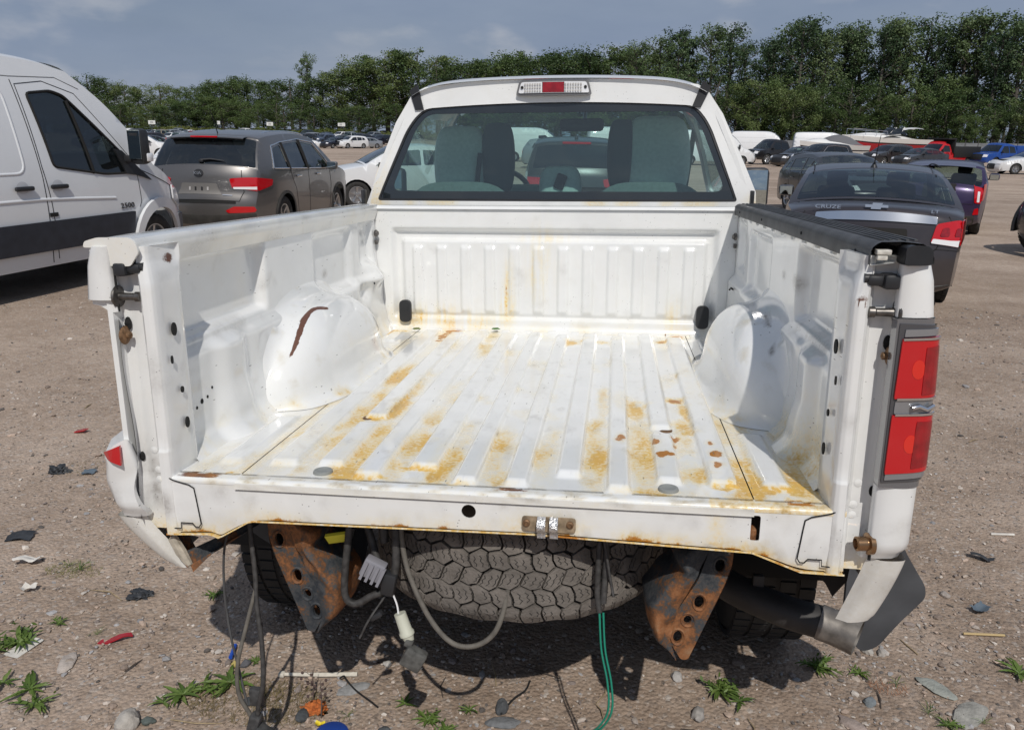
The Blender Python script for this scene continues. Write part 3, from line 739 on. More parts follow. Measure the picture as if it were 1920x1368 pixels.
# --- rear sill
def sill():
    outl = [(-.792, -.006), (-.79, -.148), (-.676, -.141), (-.655, -.150), (-.571, -.101), (.112, -.093), (.60, -.107), (.707, -.147), (.800, -.148), (.792, -.006)]
    hole1 = circle(-.038, -.049, .017, 20); hole2 = rounded(rect(.594, -.083, .614, -.022), .006, 3)
    V, Fs = sheet(rounded(outl, [0, .01, .02, .02, .04, .08, .05, .03, 0, 0], 4), [hole1, hole2], .022, lambda u, v: (u, 0.002 + .006 * sm(-.085, -.15, v), v), .004)
    def wear(V):
        W = []
        for v in V:
            v = Vector(v); nn = noise.fractal(v * 13, 1, 2, 4); n3 = noise.fractal(v * 60, 1, 2, 3)
            bl = np.interp(v.x, [-.79, -.676, -.571, .112, .6, .707, .8], [-.148, -.141, -.101, -.093, -.107, -.147, -.148])
            e = math.exp(-((v.z - bl) / .022) ** 2)
            s = e * (.55 + nn) * (.9 if v.x > .3 or v.x < -.5 else .5) + .45 * math.exp(-((v.x - .52) / .015) ** 2) * (v.z > -.10) + .25 * math.exp(-((v.z + .01) / .01) ** 2) * (nn > 0)
            s += .5 * math.exp(-((v.x - .14) / .08) ** 2 - ((v.z + .075) / .03) ** 2)
            g = .52 * math.exp(-((v.z - bl) / .003) ** 2) * (.75 + nn) + .8 * math.exp(-((v.x + .74) / .03) ** 2 - ((v.z + .02) / .012) ** 2) * (nn > .05)
            gr = max(0, n3 - .22) * .9 * (.3 + e + (v.x > .55) * .6) + max(0, nn - .25)
            W.append((max(0, s), max(0, g), min(1, gr), 1))
        return W
    o = part('rear_sill', V, Fs, WHITE, None, 40, wear(V))
    # rolled top edge
    def topf(u, v):
        x = -.792 + 1.584 * u; k = int(v * 6 + .5)
        y, z = [(.040, 0), (.020, .0), (.010, -.0005), (.004, -.002), (.0015, -.005), (.0005, -.009), (.001, -.014)][k]
        return x, y, z
    V, Fs = grid(200, 6, topf)
    W = []
    for v in V:
        nn = noise.fractal(Vector((v[0] * 22, v[1] * 60, 4)), 1, 2, 4); q = noise.noise(Vector((v[0] * 5, 2, 1)))
        W.append((max(0, .35 * nn + .15 + (.5 if v[0] > .5 else 0)), max(0, .66 * math.exp(-((v[0] + .70) / .08) ** 2) * (v[1] > .008) + .66 * math.exp(-((v[0] - .70) / .05) ** 2) * (v[1] > .015) + .58 * math.exp(-((v[0] - .06) / .07) ** 2) * (v[1] > .01)), max(0, min(1, nn * 2.2 + q)) * .7, 1))
    part('sill_top', V, [f[::-1] for f in Fs], WHITE, None, 50, W)
    # folded band below the top edge
    b = MB()
    b.add(*sheet(rect(-.602, -.0225, .598, -.007), [], .05, lambda u, v: (u, -.0045, v), .006))
    k = len(b.V)
    W = [(.12, .1 * max(0, noise.noise(Vector((v[0] * 9, 0, 0)))), max(0, noise.fractal(Vector((v[0] * 30, v[2] * 90, 0)), 1, 2, 3)) * 1.3, 1) for v in b.V]
    pmb('sill_band', b, WHITE, o, 40, None, W)
    b = MB(); b.box((0, -.0008, -.0238), (1.2, .002, .0022)); pmb('sill_seam', b, SEAM, o, None)
    for sg in (-1, 1):
        pts = [(.785, -.003), (.775, -.008), (.735, -.018), (.722, -.026), (.719, -.05), (.712, -.118), (.718, -.127), (.728, -.127), (.735, -.118), (.765, -.118), (.766, -.133), (.79, -.134)]
        b = MB(); b.tube([(sg * x * .98, -.0005, z) for x, z in pts], .0016, 5); pmb('corner_seam', b, SEAM, o, None)
    # lower flange
    bl = [(-.79, -.148), (-.676, -.141), (-.655, -.150), (-.571, -.101), (.112, -.093), (.60, -.107), (.707, -.147), (.800, -.148)]
    V = []
    for x, z in resample(bl, .02)[:-40]:
        if True: V += [(x, -.004, z - .001), (x, .03, z - .004), (x, .055, z + .004)]
    xs = np.linspace(-.79, .80, 120); zb = np.interp(xs, [p[0] for p in bl], [p[1] for p in bl])
    V = [q for x, z in zip(xs, zb) for q in ((x, -.003, z), (x, -.004, z - .004), (x, .03, z - .006), (x, .05, z - .004))]
    Fs = [(i * 4 + j, i * 4 + j + 1, i * 4 + j + 5, i * 4 + j + 4) for i in range(119) for j in range(3)]
    W = [(.9, .30 + .5 * max(0, noise.noise(Vector((v[0] * 8, 3, 3)))), .15, 1) for v in V]
    part('sill_flange', V, Fs, WHITE, o, 50, W)
    # inner box behind the sill and the rust seen through the slot
    b = MB(); b.box((0, .085, -.055), (1.54, .008, .10)); pmb('sill_back_plate', b, DARKST, o, None)
    b = MB(); b.box((.603, .03, -.078), (.016, .03, .035), bev=.005); pmb('slot_bracket', b, RUST, o, 40)
    # spare wheel lock bracket: rusty plate, two bolts and two silver hooks
    br = part('hook_bracket', *sheet(rounded(rect(.086, -.087, .209, -.051), .008, 3), [rect(.125, -.095, .125, -.095)] and [], .02, lambda u, v: (u, -.003, v), .004), mat('stained_zinc_plate', (.36, .28, .19), .5, .4, var=.45, vscale=50), o, 40)
    for x in (.097, .196):
        b = MB(); b.lathe([(0, 0), (.0085, 0), (.0085, .004), (.005, .006), (.004, .004), (0, .004)], 14, axis_mat((x, -.003, -.066), (0, -1, 0))); pmb('bolt', b, BOLT, br, 40)
    for x in (.1315, .160):
        b = MB(); b.add(*grid(8, 1, lambda u, v: (x - .0095 + .019 * v, -.006 - .020 * math.sin(u * math.pi) ** .6, -.048 - .042 * u))); b.box((x, -.006, -.094), (.019, .006, .012))
        pmb('hook', b, mat('scuffed_silver_hook', (.62, .62, .62), .3, .85, var=.3, vscale=200, bump=.5, bscale=160), br, 50)
    for x, y in ((-.411, .074), (.417, .070)):
        b = MB(); b.lathe([(0, .004), (.014, .004), (.017, .006), (.022, .005), (.024, 0), (.024, -.002)], 24, Matrix.Translation((x, y, .001))); pmb('floor_plug', b, mat('grey_plug', (.24, .25, .24), .6), None, 40)
    for x, y in ((-.431, .509), (.437, .500)):
        b = MB(); b.lathe([(0, .0016), (.010, .0016), (.016, .0008), (.019, 0)], 18, Matrix.Translation((x, y, .0006)) @ Matrix.Diagonal((1, 1.3, 1, 1))); pmb('floor_bolt', b, BOLT, None, 60)
sill()
# --- rails
def rail_left():
    prof = [(-.798, .500), (-.788, .530), (-.785, .536), (-.785, .558), (-.790, .566), (-.800, .569), (-.870, .568), (-.895, .562), (-.912, .545), (-.922, .52), (-.925, .47)]
    ys = [-.004, 0, .03, .1, .3, .6, .9, 1.2, 1.5, 1.75, L + .01]
    V = []
    for y in ys:
        for i, (x, z) in enumerate(prof):
            k = sm(.05, -.028, y)
            if i <= 3 and y < .02: z = max(z, .535)
            if i > 7 and y < .12: z = max(z, .5445); x = max(x, -.906)
            V.append((x - (.02 * sm(0, 1, y) - .018 * sm(1.2, 1.9, y) if i > 6 else 0) + (.012 * k if i > 7 else 0), y + (.01 if y < -.02 and i > 7 else 0), z - .010 * k * (i > 4)))
    n = len(prof); Fs = [(i * n + j, i * n + j + 1, (i + 1) * n + j + 1, (i + 1) * n + j) for i in range(len(ys) - 1) for j in range(n - 1)] + [tuple(range(3, n))]
    bm = bmesh.new(); vs = [bm.verts.new(v) for v in V]
    for f in Fs: bm.faces.new([vs[i] for i in f])
    bmesh.ops.triangulate(bm, faces=[f for f in bm.faces if len(f.verts) > 4])
    bmesh.ops.subdivide_edges(bm, edges=[e for e in bm.edges if e.calc_length() > .1], cuts=10, use_grid_fill=True)
    bm.verts.index_update()
    V = [v.co.copy() for v in bm.verts]; Fs = [[v.index for v in f.verts] for f in bm.faces]; bm.free()
    W = [(.2 * max(0, noise.noise(v * 9)) + .08 * (v.z < .54), .66 * max(0, noise.fractal(Vector((v.y * 14, 1, 1)), 1, 2, 3)) * (abs(v.z - .533) < .008), max(0, noise.fractal(Vector((v.x * 8, v.y * 7, v.z * 20)), 1, 2, 4) - .05) * 1.3, 1) for v in V]
    return part('side_rail', V, Fs, WHITE, None, 40, W)
RAILL = rail_left()
V, Fs = sheet(rounded([(-.856, .505), (-.800, .505), (-.775, .538), (-.781, .560), (-.795, .5695), (-.872, .5685), (-.903, .560), (-.908, .546), (-.856, .546)], .006, 3), [], .03, lambda u, v: (u, -.006 - .004 * sm(.50, .56, v), v), .006)
part('rail_end_plate', V, Fs, WHITE, RAILL, 50, [(.1, 0, max(0, noise.fractal(Vector(q) * 14, 1, 2, 3) - .1) * .6, 1) for q in V])
def rail_right():
    prof = [(.783, .530), (.782, .558), (.785, .566), (.792, .572), (.80, .576), (.84, .577), (.878, .573), (.895, .562), (.902, .545), (.903, .533)]
    ys = [-.004, .02, .1, .4, .8, 1.2, 1.6, L + .01]
    V = [(x + (.020 * sm(0, .5, y) if i > 4 else 0), y, z) for y in ys for i, (x, z) in enumerate(prof)]
    n = len(prof); Fs = [(i * n + j, (i + 1) * n + j, (i + 1) * n + j + 1, i * n + j + 1) for i in range(len(ys) - 1) for j in range(n - 1)]
    b = MB(); b.add(V, Fs)
    o = pmb('rail_cap', b, GREYCAP, None, 40)
    # ribs along the top of the cap
    b = MB()
    for x in (.806, .822, .838, .854, .870): b.box((x + .006, .93, .5775), (.006, 1.80, .003))
    pmb('cap_rib', b, GREYCAP, o, 40)
    # moulded end block
    prof2 = rounded([(.838, .533), (.838, .568), (.852, .573), (.884, .570), (.893, .560), (.893, .533)], .006, 3)
    V, Fs = sheet(prof2, [], .03, lambda u, v: (u, -.034 + .012 * sm(.855, .893, u), v), .05)
    part('cap_end', V, Fs, BLACKP, o, 40)
    b = MB(); b.box((.806, .000, .556), (.028, .02, .010), bev=.002); b.box((.803, -.003, .545), (.02, .016, .009), bev=.002); pmb('torn_tape', b, mat('aged_silver_tape', (.55, .53, .48), .5, var=.3, vscale=80), o, 40)
    b = MB(); b.add(*grid(60, 3, lambda u, v: (.785 + .125 * v, (-.006 if v < .4 else .10) + u * (L + .01 - (0 if v < .4 else .10)), [.5295, .535, .535, .50][int(v * 3 + .5)]))); pmb('side_rail', b, WHITE)
    for y in (.10, .6, 1.2, 1.7): b = MB(); b.lathe([(0, .002), (.004, .002), (.005, 0)], 10, axis_mat((.782, y, .548), (-1, 0, 0))); pmb('cap_rivet', b, SEAM, o, 40)
    return o
RAILR = rail_right()
# hardware at the front ends of the rails
for sg in (-1, 1):
    b = MB(); b.lathe([(0, .012), (.010, .012), (.012, .006), (.016, .004), (.016, 0)], 12, axis_mat((sg * .79, L - .03, .44), (-sg, -.3, 0))); b.box((sg * .79, L - .02, .40), (.012, .02, .02), bev=.003)
    pmb('rail_bolt', b, STEEL, None, 40)
    b = MB(); b.box((sg * .855, L + .03, .595), (.012, .05, .07), bev=.003); pmb('cab_bumper_stop', b, BLACKP, None, 40)
    b = MB(); b.tube([(sg * .80, L - .14, .235), (sg * .78, L - .17, .228), (sg * .765, L - .16, .240), (sg * .755, L - .19, .236)], .004, 6); pmb('wire_stub', b, BLACKP, None, 40)
# --- outer bed sides
def xout(y, z):
    y = np.asarray(y); b = np.interp(z, [-.30, -.11, .07, .25, .42, .50, .545, .56], [.885, .930, .932, .930, .922, .912, .898, .885])
    return b + .035 * smn(0.0, .9, y) - .02 * smn(1.3, 1.9, y) + .03 * np.exp(-((np.hypot(y - 1.0, z + .47) - .50) / .06) ** 2)
for sg in (-1, 1):
    arch = [(1.0 + .46 * math.cos(a), -.46 + .46 * math.sin(a)) for a in np.linspace(math.pi - .38 + .72, .0 - .34, 26)]
    arch = [(y, z) for y, z in arch if z > -.30]
    outl = [(.148, -.25)] + arch[:] + [(L + .01, -.29), (L + .01, .55), (.148, .55)]
    V, Fs = sheet(outl, [], .05, lambda u, v: (sg * float(xout(u, v)), u, v), .003, flip=sg < 0)
    W = [(0, 0, max(0, noise.fractal(Vector(v) * 5, 1, 2, 4) - .1) * .6 + .5 * sm(-.1, -.3, v[2]), 1) for v in V]
    part('bed_outer_side', V, Fs, WHITE, None, 50, W)
    b = MB(); b.add(*grid(24, 2, lambda u, v: (sg * (.62 + .32 * v), 1.0 + .455 * math.cos(math.pi * u), -.46 + .455 * math.sin(math.pi * u))))
    pmb('wheel_liner', b, DARKIN, None, 40)
# corner blocks that close the body behind the lamps
def corner(name, sg, z0, z1, xi, parent=None, m=WHITE, nz=10, fz=None, bulge=0.0, att=None, smooth=50):
    """rear corner skin between heights z0 and z1: from the pillar (xi) round to the outer side"""
    def f(u, v):
        z = z0 + (z1 - z0) * v; xo = float(xout(.05, z)); w = xo - xi
        x, y = [(xi, .010), (xi, -.008), (xi + .004, -.014), (xi + w * .40, -.018), (xi + w * .74, -.014), (xi + w * .92, -.004), (xo - .001, .012), (xo + .001, .04), (xo + .003, .10), (xo + .004, .152)][int(u * 9 + .5)]
        if fz: x, y, z = fz(x, y, z, u, v)
        return sg * x, y, z
    V, Fs = grid(9, nz, f)
    if sg < 0: Fs = [q[::-1] for q in Fs]
    n = nz + 1
    caps = [tuple(i * n for i in range(10)), tuple(i * n + nz for i in range(10))[::-1]]
    if sg < 0: caps = [c[::-1] for c in caps]
    W = att(V) if att else [(0, 0, max(0, noise.fractal(Vector(q) * 9, 1, 2, 4) - .15) * .7, 1) for q in V]
    return part(name, V, Fs + [c[::-1] for c in caps], m, parent, smooth, W)
corner('corner_panel', 1, .428, .5325, .842)
corner('corner_panel', -1, .428, .549, .848)
def lowR(x, y, z, u, v):
    k = 1 - v
    return x - .012 * sm(.75, 1, k), y + .02 * sm(.8, 1, k), z
corner('corner_panel', 1, -.108, .066, .842, fz=lowR, nz=12)
def skirt_panel(sg, xi0, xi1, xo0, xo1, zb):
    def f(u, v):
        xi = xi0 + (xi1 - xi0) * v ** 1.1; xo = xo0 + (xo1 - xo0) * v ** 1.25; k = min(1, u * 1.3)
        return sg * (xi + (xo - xi) * math.sin(k * math.pi / 2) ** .85), .000 + .045 * v + .022 * k ** 3 + max(0, u - .77) * .55 + .018 * max(0, .12 - u) / .12, -.112 + (zb + .112) * v - .02 * k * v * (1 - v) + .012 * sm(.85, 1, v) * k
    V, Fs = grid(18, 16, f)
    if sg < 0: Fs = [q[::-1] for q in Fs]
    W = [(.10, 0, max(0, noise.fractal(Vector(q) * 8, 1, 2, 4)) * .5 + .2, 1) for q in V]
    part('lower_skirt', V, Fs, WHITE, None, 60, W)
skirt_panel(1, .850, .812, .931, .888, -.296)
# left lower corner: torn open at the top, bent out
def lowL(x, y, z, u, v):
    k = 1 - v
    tear = (.020 * math.sin(u * 9) - .028 * sm(.25, .0, u) * 0 - .02 * sm(.3, .7, u)) * sm(.75, 1, v)
    return x - .012 * sm(.75, 1, k) - .004 * math.sin(z * 60), y + .02 * sm(.8, 1, k) - .012 * sm(.2, .0, u) + .006 * math.sin(u * 7 + z * 40), z + tear
LC = corner('corner_panel', -1, -.108, .080, .848, fz=lowL, nz=16)
LC['label'] = 'torn white corner panel with a scrap of red lamp left in it'
V, Fs = sheet([(.864, .086), (.918, .062), (.905, .048), (.866, .036)], [], .02, lambda u, v: (-u, -.034 + .02 * sm(.885, .93, u), v), .006, flip=True)
part('lamp_shard', [(-a if False else a, c, d) for a, c, d in V], Fs, REDL, LC, None)
b = MB(); b.box((-.893, .03, .062), (.035, .03, .02), Matrix.Rotation(.3, 3, 'Y'), .004); pmb('lamp_socket', b, BLACKP, LC, 40)
skirt_panel(-1, .852, .766, .925, .822, -.268)
# rusty inner tip of the left skirt and tab below the left corner panel
b = MB()
b.add(*grid(10, 6, lambda u, v: (-.745 + .115 * v - .03 * u, .02 + .20 * v, -.262 + .075 * v + .045 * u * (1 - v) + .01 * math.sin(9 * u + 5 * v))))
b.add(*grid(8, 4, lambda u, v: (-.765 - .050 * (1 - u), .03 + .06 * v, -.255 + .11 * (1 - u) + .01 * math.sin(7 * v))))
pmb('torn_inner_panel', b, RUST, None, 40)
b = MB(); b.tube([(-.79, .02, -.17), (-.775, .025, -.21), (-.757, .03, -.25)], [.012, .014, .008], 8); pmb('bent_strip', b, mat('dirty_primer', (.42, .38, .31), .7, var=.4, vscale=40), None, 40)
V, Fs = sheet([(-.905, .428), (-.848, .428), (-.845, .400), (-.862, .398), (-.885, .413), (-.905, .417)], [circle(-.866, .411, .004, 8)], .02, lambda u, v: (u, -.004, v), .002)
part('lamp_mount_tab', V, Fs, WHITE, None, None, [(0, 0, .1, 1)] * len(V))
b = MB(); b.add(*grid(16, 2, lambda u, v: (-(.862 + .016 * v + .018 * math.sin(u * 2.6) * v), .012 + .05 * v * (1 - .3 * u), .39 - .32 * u))); pmb('lamp_opening_flange', b, WHITE, None, 50, None, [(.05, 0, .15, 1)] * 51)
b = MB(); b.add(*grid(16, 3, lambda u, v: (-(.875 + .02 * math.sin(u * 3)), .06 + .10 * v, .41 - .34 * u))); pmb('lamp_cavity', b, mat('primer_grey', (.5, .5, .49), .6, var=.2, vscale=20), None, 50)
b = MB(); b.box((-.868, .02, .078), (.018, .03, .02), bev=.005); b.box((-.866, .025, .10), (.006, .02, .02)); pmb('lamp_clip', b, WHITE, None, 40, None, [(0, 0, .2, 1)] * 120 if False else None)
# black gap between pillar and left corner panel
for sg in (-1, 1):
    b = MB(); b.tube([(sg * .8465, .002, z) for z in np.linspace(.535, .40, 8)], .0028, 6); pmb('panel_gap', b, SEAM, None, None)
b = MB(); b.add(*grid(20, 2, lambda u, v: (-(.846 + .004 * math.sin(u * 8)) - .012 * v, -.004 + .02 * v, .38 - .50 * u))); pmb('panel_gap', b, SEAM, None, None)
b = MB(); b.tube([(.8475, -.002, z) for z in np.linspace(.42, -.11, 12)], .0035, 6); pmb('panel_gap', b, SEAM, None, None)
# --- right tail lamp
def tail():
    def lf(off):
        def f(u, z):     # u: 0 at the pillar .. 1 at the outer side, .. 1.6 round the side
            xo = float(xout(.05, z)) + .004 + off
            xi = .840
            k = min(1.0, u); x = xi + (xo - xi) * k - .004 * k ** 8; y = -.024 - off + .006 * k + .022 * k ** 7 + max(0, u - 1) * .16
            return x, y, z
        return f
    V, Fs = sheet(rounded(rect(0, .068, 1.88, .4265), .01, 3), [], .05, lf(0), .025, flip=False)
    hs = part('tail_lamp', V, Fs, mat('lamp_housing', (.20, .205, .22), .18, .5, coat=1.0), None, 45)
    def lens(name, poly, off, m, th=.008, r=.012): return part(name, *sheet(rounded(poly, r, 4), [], .03, lf(off), th), m, hs, 45)
    lens('dark_surround', [(.04, .080), (1.02, .086), (1.02, .414), (.06, .418)], .003, mat('smoked_lens', (.06, .062, .07), .08, coat=1))
    lens('red_lens', [(.09, .263), (.985, .268), (.985, .392), (.13, .387)], .008, REDL)
    lens('red_lens', [(.075, .100), (.975, .108), (.985, .230), (.09, .228)], .008, REDL)
    lens('red_lens_core', [(.60, .272), (.93, .276), (.93, .374), (.62, .370)], .0095, REDL2, .002)
    lens('red_lens_core', [(.55, .114), (.92, .120), (.93, .216), (.57, .216)], .0095, REDL2, .002)
    lens('clear_lens', [(.12, .231), (.97, .235), (.97, .262), (.13, .259)], .006, mat('clear_dark_lens', (.30, .31, .33), .1, .5, coat=1.0))
    lens('clear_lens', [(.17, .391), (.97, .395), (.97, .408), (.18, .406)], .006, MATS['clear_dark_lens'])
    lens('clear_lens', [(.09, .086), (.94, .094), (.95, .107), (.10, .100)], .006, MATS['clear_dark_lens'])
    for z0, z1 in ((.285, .365), (.128, .206)): lens('painted_glow', circle(.50, (z0 + z1) / 2, .13, 16, .020), .0088, mat('painted_orange_red_glow', (.66, .022, .012), .08, coat=1.0), .001, 0)  # orange-red reflection at the lens centre, painted as a coloured disc
    lens('outer_lens', [(1.04, .09), (1.82, .09), (1.82, .41), (1.04, .41)], .004, mat('pink_clear_lens', (.40, .26, .28), .08, .2, coat=1.0))
    for z in (.386, .229, .262): lens('chrome_strip', [(.14, z - .002), (.97, z + .001), (.97, z + .0055), (.14, z + .0025)], .010, CHROME, .003, .001)
    b = MB(); b.tube([lf(.012)(.42, .246), lf(.012)(.55, .25), lf(.012)(.7, .243), lf(.012)(.85, .25)], .005, 8); pmb('bulb_reflector', b, CHROME, hs, 60)
tail()
# --- cab
def cabw(y, z):    # outer half width of the cab
    w = float(np.interp(z, [-.35, .1, .40, .56, .69, .80, .926, 1.00, 1.044, 1.075, 1.10], [.96, .985, .955, .885, .835, .793, .735, .698, .668, .62, .56]))
    return w + .015 * sm(1.95, 2.35, y) * sm(.62, .3, z)
def cab():
    YB = 1.955
    def back(u, z): # rear wall surface
        return (u, YB + .07 * sm(.55, 1.08, z) - .035 * (u / .8) ** 2 * -1.2, z)
    wo = rounded([(-.832, .578), (.815, .578), (.684, .905), (.622, .990), (-.617, .988), (-.688, .903)], [.018, .018, .10, .08, .08, .10], 6)
    # top edge bows up in the middle
    wo = [(x, z + (.020 * (1 - (x / .62) ** 2) if z > .95 else 0)) for x, z in resample(wo, .05)]
    outl = [(-.872, .50), (.900, .50), (.892, .62), (.84, .735), (.735, .955), (.668, 1.05), (.62, 1.080), (.37, 1.102), (0, 1.110), (-.36, 1.102), (-.60, 1.082), (-.665, 1.050), (-.742, .930), (-.84, .69), (-.868, .56)]
    V, Fs = sheet(resample(outl, .05), [wo], .05, back, .02)
    W = [(.55 * math.exp(-((v[0] + .83) / .05) ** 2) * max(0, .7 + noise.noise(Vector(v) * 9)) * sm(.95, .6, v[2]) + .5 * math.exp(-((v[2] - .575) / .012) ** 2) * (noise.noise(Vector(v) * 12) > .0), .5 * math.exp(-((v[0] + .85) / .03) ** 2 - ((v[2] - .56) / .03) ** 2), .5 * math.exp(-((v[2] - .58) / .012) ** 2) * max(0, noise.noise(Vector(v) * 20)), 1) for v in V]
    o = part('cab_back', V, Fs, WHITE, None, 45, W)
    # window: rubber seal, black printed border, tinted glass
    V, Fs = sheet(wo, [[(x * .985, .58 + .010 + (z - .58) * .968) for x, z in wo]], .06, back, .02, -.004)
    part('window_seal', V, Fs, BLACKP, o, 40)
    inner = rounded([(-.765, .622), (.762, .622), (.645, .905), (.596, .966), (-.592, .964), (-.648, .903)], .05, 4)
    inner = [(x, z + (.012 * (1 - (x / .62) ** 2) if z > .93 else 0)) for x, z in inner]
    wi = [(x * .99, .58 + .006 + (z - .58) * .975) for x, z in wo]
    V, Fs = sheet(wi, [inner], .06, back, .003, -.010); part('window_border', V, Fs, FRIT, o, 40)
    V, Fs = sheet(inner, [], .10, back, 0, -.011); part('rear_window', V, Fs, GL_TRUCK, o, 40)
    # roof
    def roof(u, v):
        y = 2.03 + 1.15 * v; x = (u - .5) * 2
        e = [1.085, 1.118, 1.128, 1.122, 1.085][min(4, int(v * 4 + 1e-6))] if False else float(np.interp(v, [0, .05, .25, .5, .8, 1], [1.088, 1.108, 1.122, 1.128, 1.118, 1.075]))
        w = .66 if v < .9 else .65
        return x * w, y - .02 * (1 - x * x) * (1 - v), e + .022 * (1 - x * x) - .045 * abs(x) ** 8
    V, Fs = grid(40, 24, roof); part('roof', V, [f[::-1] for f in Fs] if False else Fs, WHITE, None, 60, [(0, 0, .05, 1)] * len(V))
    for pl in ([(-.645, .982), (-.606, .984), (-.634, 1.094), (-.672, 1.068)], [(.598, .984), (.636, .982), (.676, 1.068), (.640, 1.094)]):
        part('roof_ditch_seal', *sheet(pl, [], .04, back, .012, .010), BLACKP, None, 50)
    # third brake lamp
    def cf(off): return lambda u, z: (u, YB + .045 - off + .02 * (u / .17) ** 2, z)
    po = rounded([(-.178, 1.036), (.161, 1.036), (.145, 1.098), (-.162, 1.098)], .012, 4)
    cl = part('high_brake_lamp', *sheet(po, [], .03, cf(.012), .03), mat('lamp_gasket_grey', (.16, .16, .165), .4), None, 40)
    part('clear_lens', *sheet(rounded([(-.166, 1.046), (.150, 1.046), (.136, 1.092), (-.152, 1.092)], .010, 4), [rect(-.058, 1.047, .040, 1.091)], .03, cf(.018), .008), CLEARL, cl, 40)
    part('red_lens', *sheet(rect(-.056, 1.048, .038, 1.090), [], .03, cf(.019), .008), REDL2, cl, 40)
    b = MB()
    for k in list(range(-12, -5)) + list(range(4, 11)):
        for z in (1.055, 1.069, 1.082): b.box(cf(.020)(k * .0112, z), (.007, .004, .008))
    pmb('lens_rib', b, mat('lens_rib_silver', (.7, .66, .6), .25, .5), cl, None)
    for x in (-.148, .132): b = MB(); b.lathe([(0, .004), (.006, .004), (.007, 0)], 10, axis_mat(cf(.019)(x, 1.07), (0, -1, 0))); pmb('lens_screw', b, SEAM, cl, None)
    # cab sides with door openings, doors
    for sg in (-1, 1):
        prof = [(2.005, -.34), (2.005, .50), (2.01, .69), (2.04, .93), (2.07, 1.07), (2.3, 1.088), (2.75, 1.085), (3.05, 1.06), (3.62, .585), (3.66, .50), (3.66, -.34)]
        win = rounded([(2.08, .60), (2.13, .98), (2.95, 1.00), (3.42, .60)], .05, 4)
        V, Fs = sheet(prof, [win], .10, lambda u, v: (sg * cabw(u, v), u, v), .02, flip=sg < 0)
        s = part('cab_side', V, Fs, WHITE, None, 45, [(0, 0, .08, 1)] * len(V))
        V, Fs = sheet(win, [], .12, lambda u, v: (sg * (cabw(u, v) - .012), u, v), 0, flip=sg < 0); part('side_window', V, Fs, GL_CLEAR, s, 40)
        dl = [(2.06, -.30), (2.04, .52), (2.10, 1.01), (2.98, 1.03), (3.50, .58), (3.54, -.30)]
        b = MB(); b.tube([(sg * (cabw(y, z) + .001), y, z) for y, z in resample(dl, .1)], .004, 5); pmb('door_gap', b, SEAM, s, None)
        b = MB(); b.box((sg * (cabw(2.2, .42) + .02), 2.22, .42), (.03, .16, .035), bev=.01); pmb('door_handle', b, BLACKP, s, 40)
        # mirror
        mx = 1.075
        b = MB(); b.box((sg * mx, 3.16, .615), (.155, .09, .23), bev=.03); b.box((sg * (mx - .10), 3.20, .57), (.12, .04, .05), bev=.01)
        mi = pmb('side_mirror', b, BLACKP, s, 40)
        b = MB(); b.box((sg * mx, 3.113, .615), (.125, .004, .20), bev=.0015); pmb('mirror_glass', b, mat('mirror_glass', (.55, .62, .62), .02, 1.0), mi, 40)
    # windscreen, bonnet, wings, nose
    V, Fs = sheet(rounded([(-.74, 0), (.74, 0), (.60, 1), (-.60, 1)], .04, 3), [], .12, lambda u, t: (u, 3.64 - .58 * t + .06 * (1 - (u / .75) ** 2), .595 + .465 * t)); part('windscreen', V, Fs, GL_CLEAR, None, 50)
    def hood(u, v):
        x = (u - .5) * 2; y = 3.60 + 1.42 * v
        return x * (.86 - .06 * v), y - .05 * x * x * v, .565 - .06 * v - .09 * v ** 6 + .045 * (1 - x * x) - .05 * abs(x) ** 9
    V, Fs = grid(24, 20, hood); part('bonnet', V, Fs, WHITE, None, 60, [(0, 0, .05, 1)] * len(V))
    for sg in (-1, 1):
        arch = [(4.45 + .46 * math.cos(a), -.46 + .46 * math.sin(a)) for a in np.linspace(math.pi - .36, .36, 20)]
        outl = [(3.66, -.30)] + arch + [(5.10, -.30), (5.12, .30), (5.04, .47), (3.66, .53)]
        V, Fs = sheet(outl, [], .10, lambda u, v: (sg * (cabw(u, v) - .06 * sm(4.6, 5.15, u) - .02 * sm(.3, .53, v)), u, v), .01, flip=sg < 0); part('front_wing', V, Fs, WHITE, None, 50, [(0, 0, .08, 1)] * len(V))
    V, Fs = grid(20, 8, lambda u, v: ((u - .5) * 1.80, 5.08 + .10 * (1 - (2 * u - 1) ** 2) - .03 * v, -.42 + .90 * v)); part('nose', V, [f[::-1] for f in Fs], mat('chrome_grille', (.3, .3, .31), .3, .8), None, 50)
    # interior
    b = MB(); b.box((0, 2.85, -.02), (1.66, 1.7, .05)); b.box((0, 1.99, .25), (1.66, .03, .6)); pmb('cab_floor', b, mat('dark_carpet', (.03, .03, .032), .9), None, None)
    b = MB()
    b.add(*grid(16, 6, lambda u, v: ((u - .5) * 1.60, 3.05 + .55 * v, .50 + .08 * math.sin(v * 3.1)))); b.box((0, 3.06, .33), (1.6, .08, .34), bev=.03); b.box((0, 3.04, .505), (.22, .10, .10), bev=.03)
    pmb('dashboard', b, mat('grey_dash', (.16, .18, .175), .7), None, 50)
    b = MB(); b.box((-.23, 2.66, .617), (.21, .10, .05), bev=.015); pmb('glove_lid', b, mat('grey_trim', (.40, .44, .42), .6), None, 50)
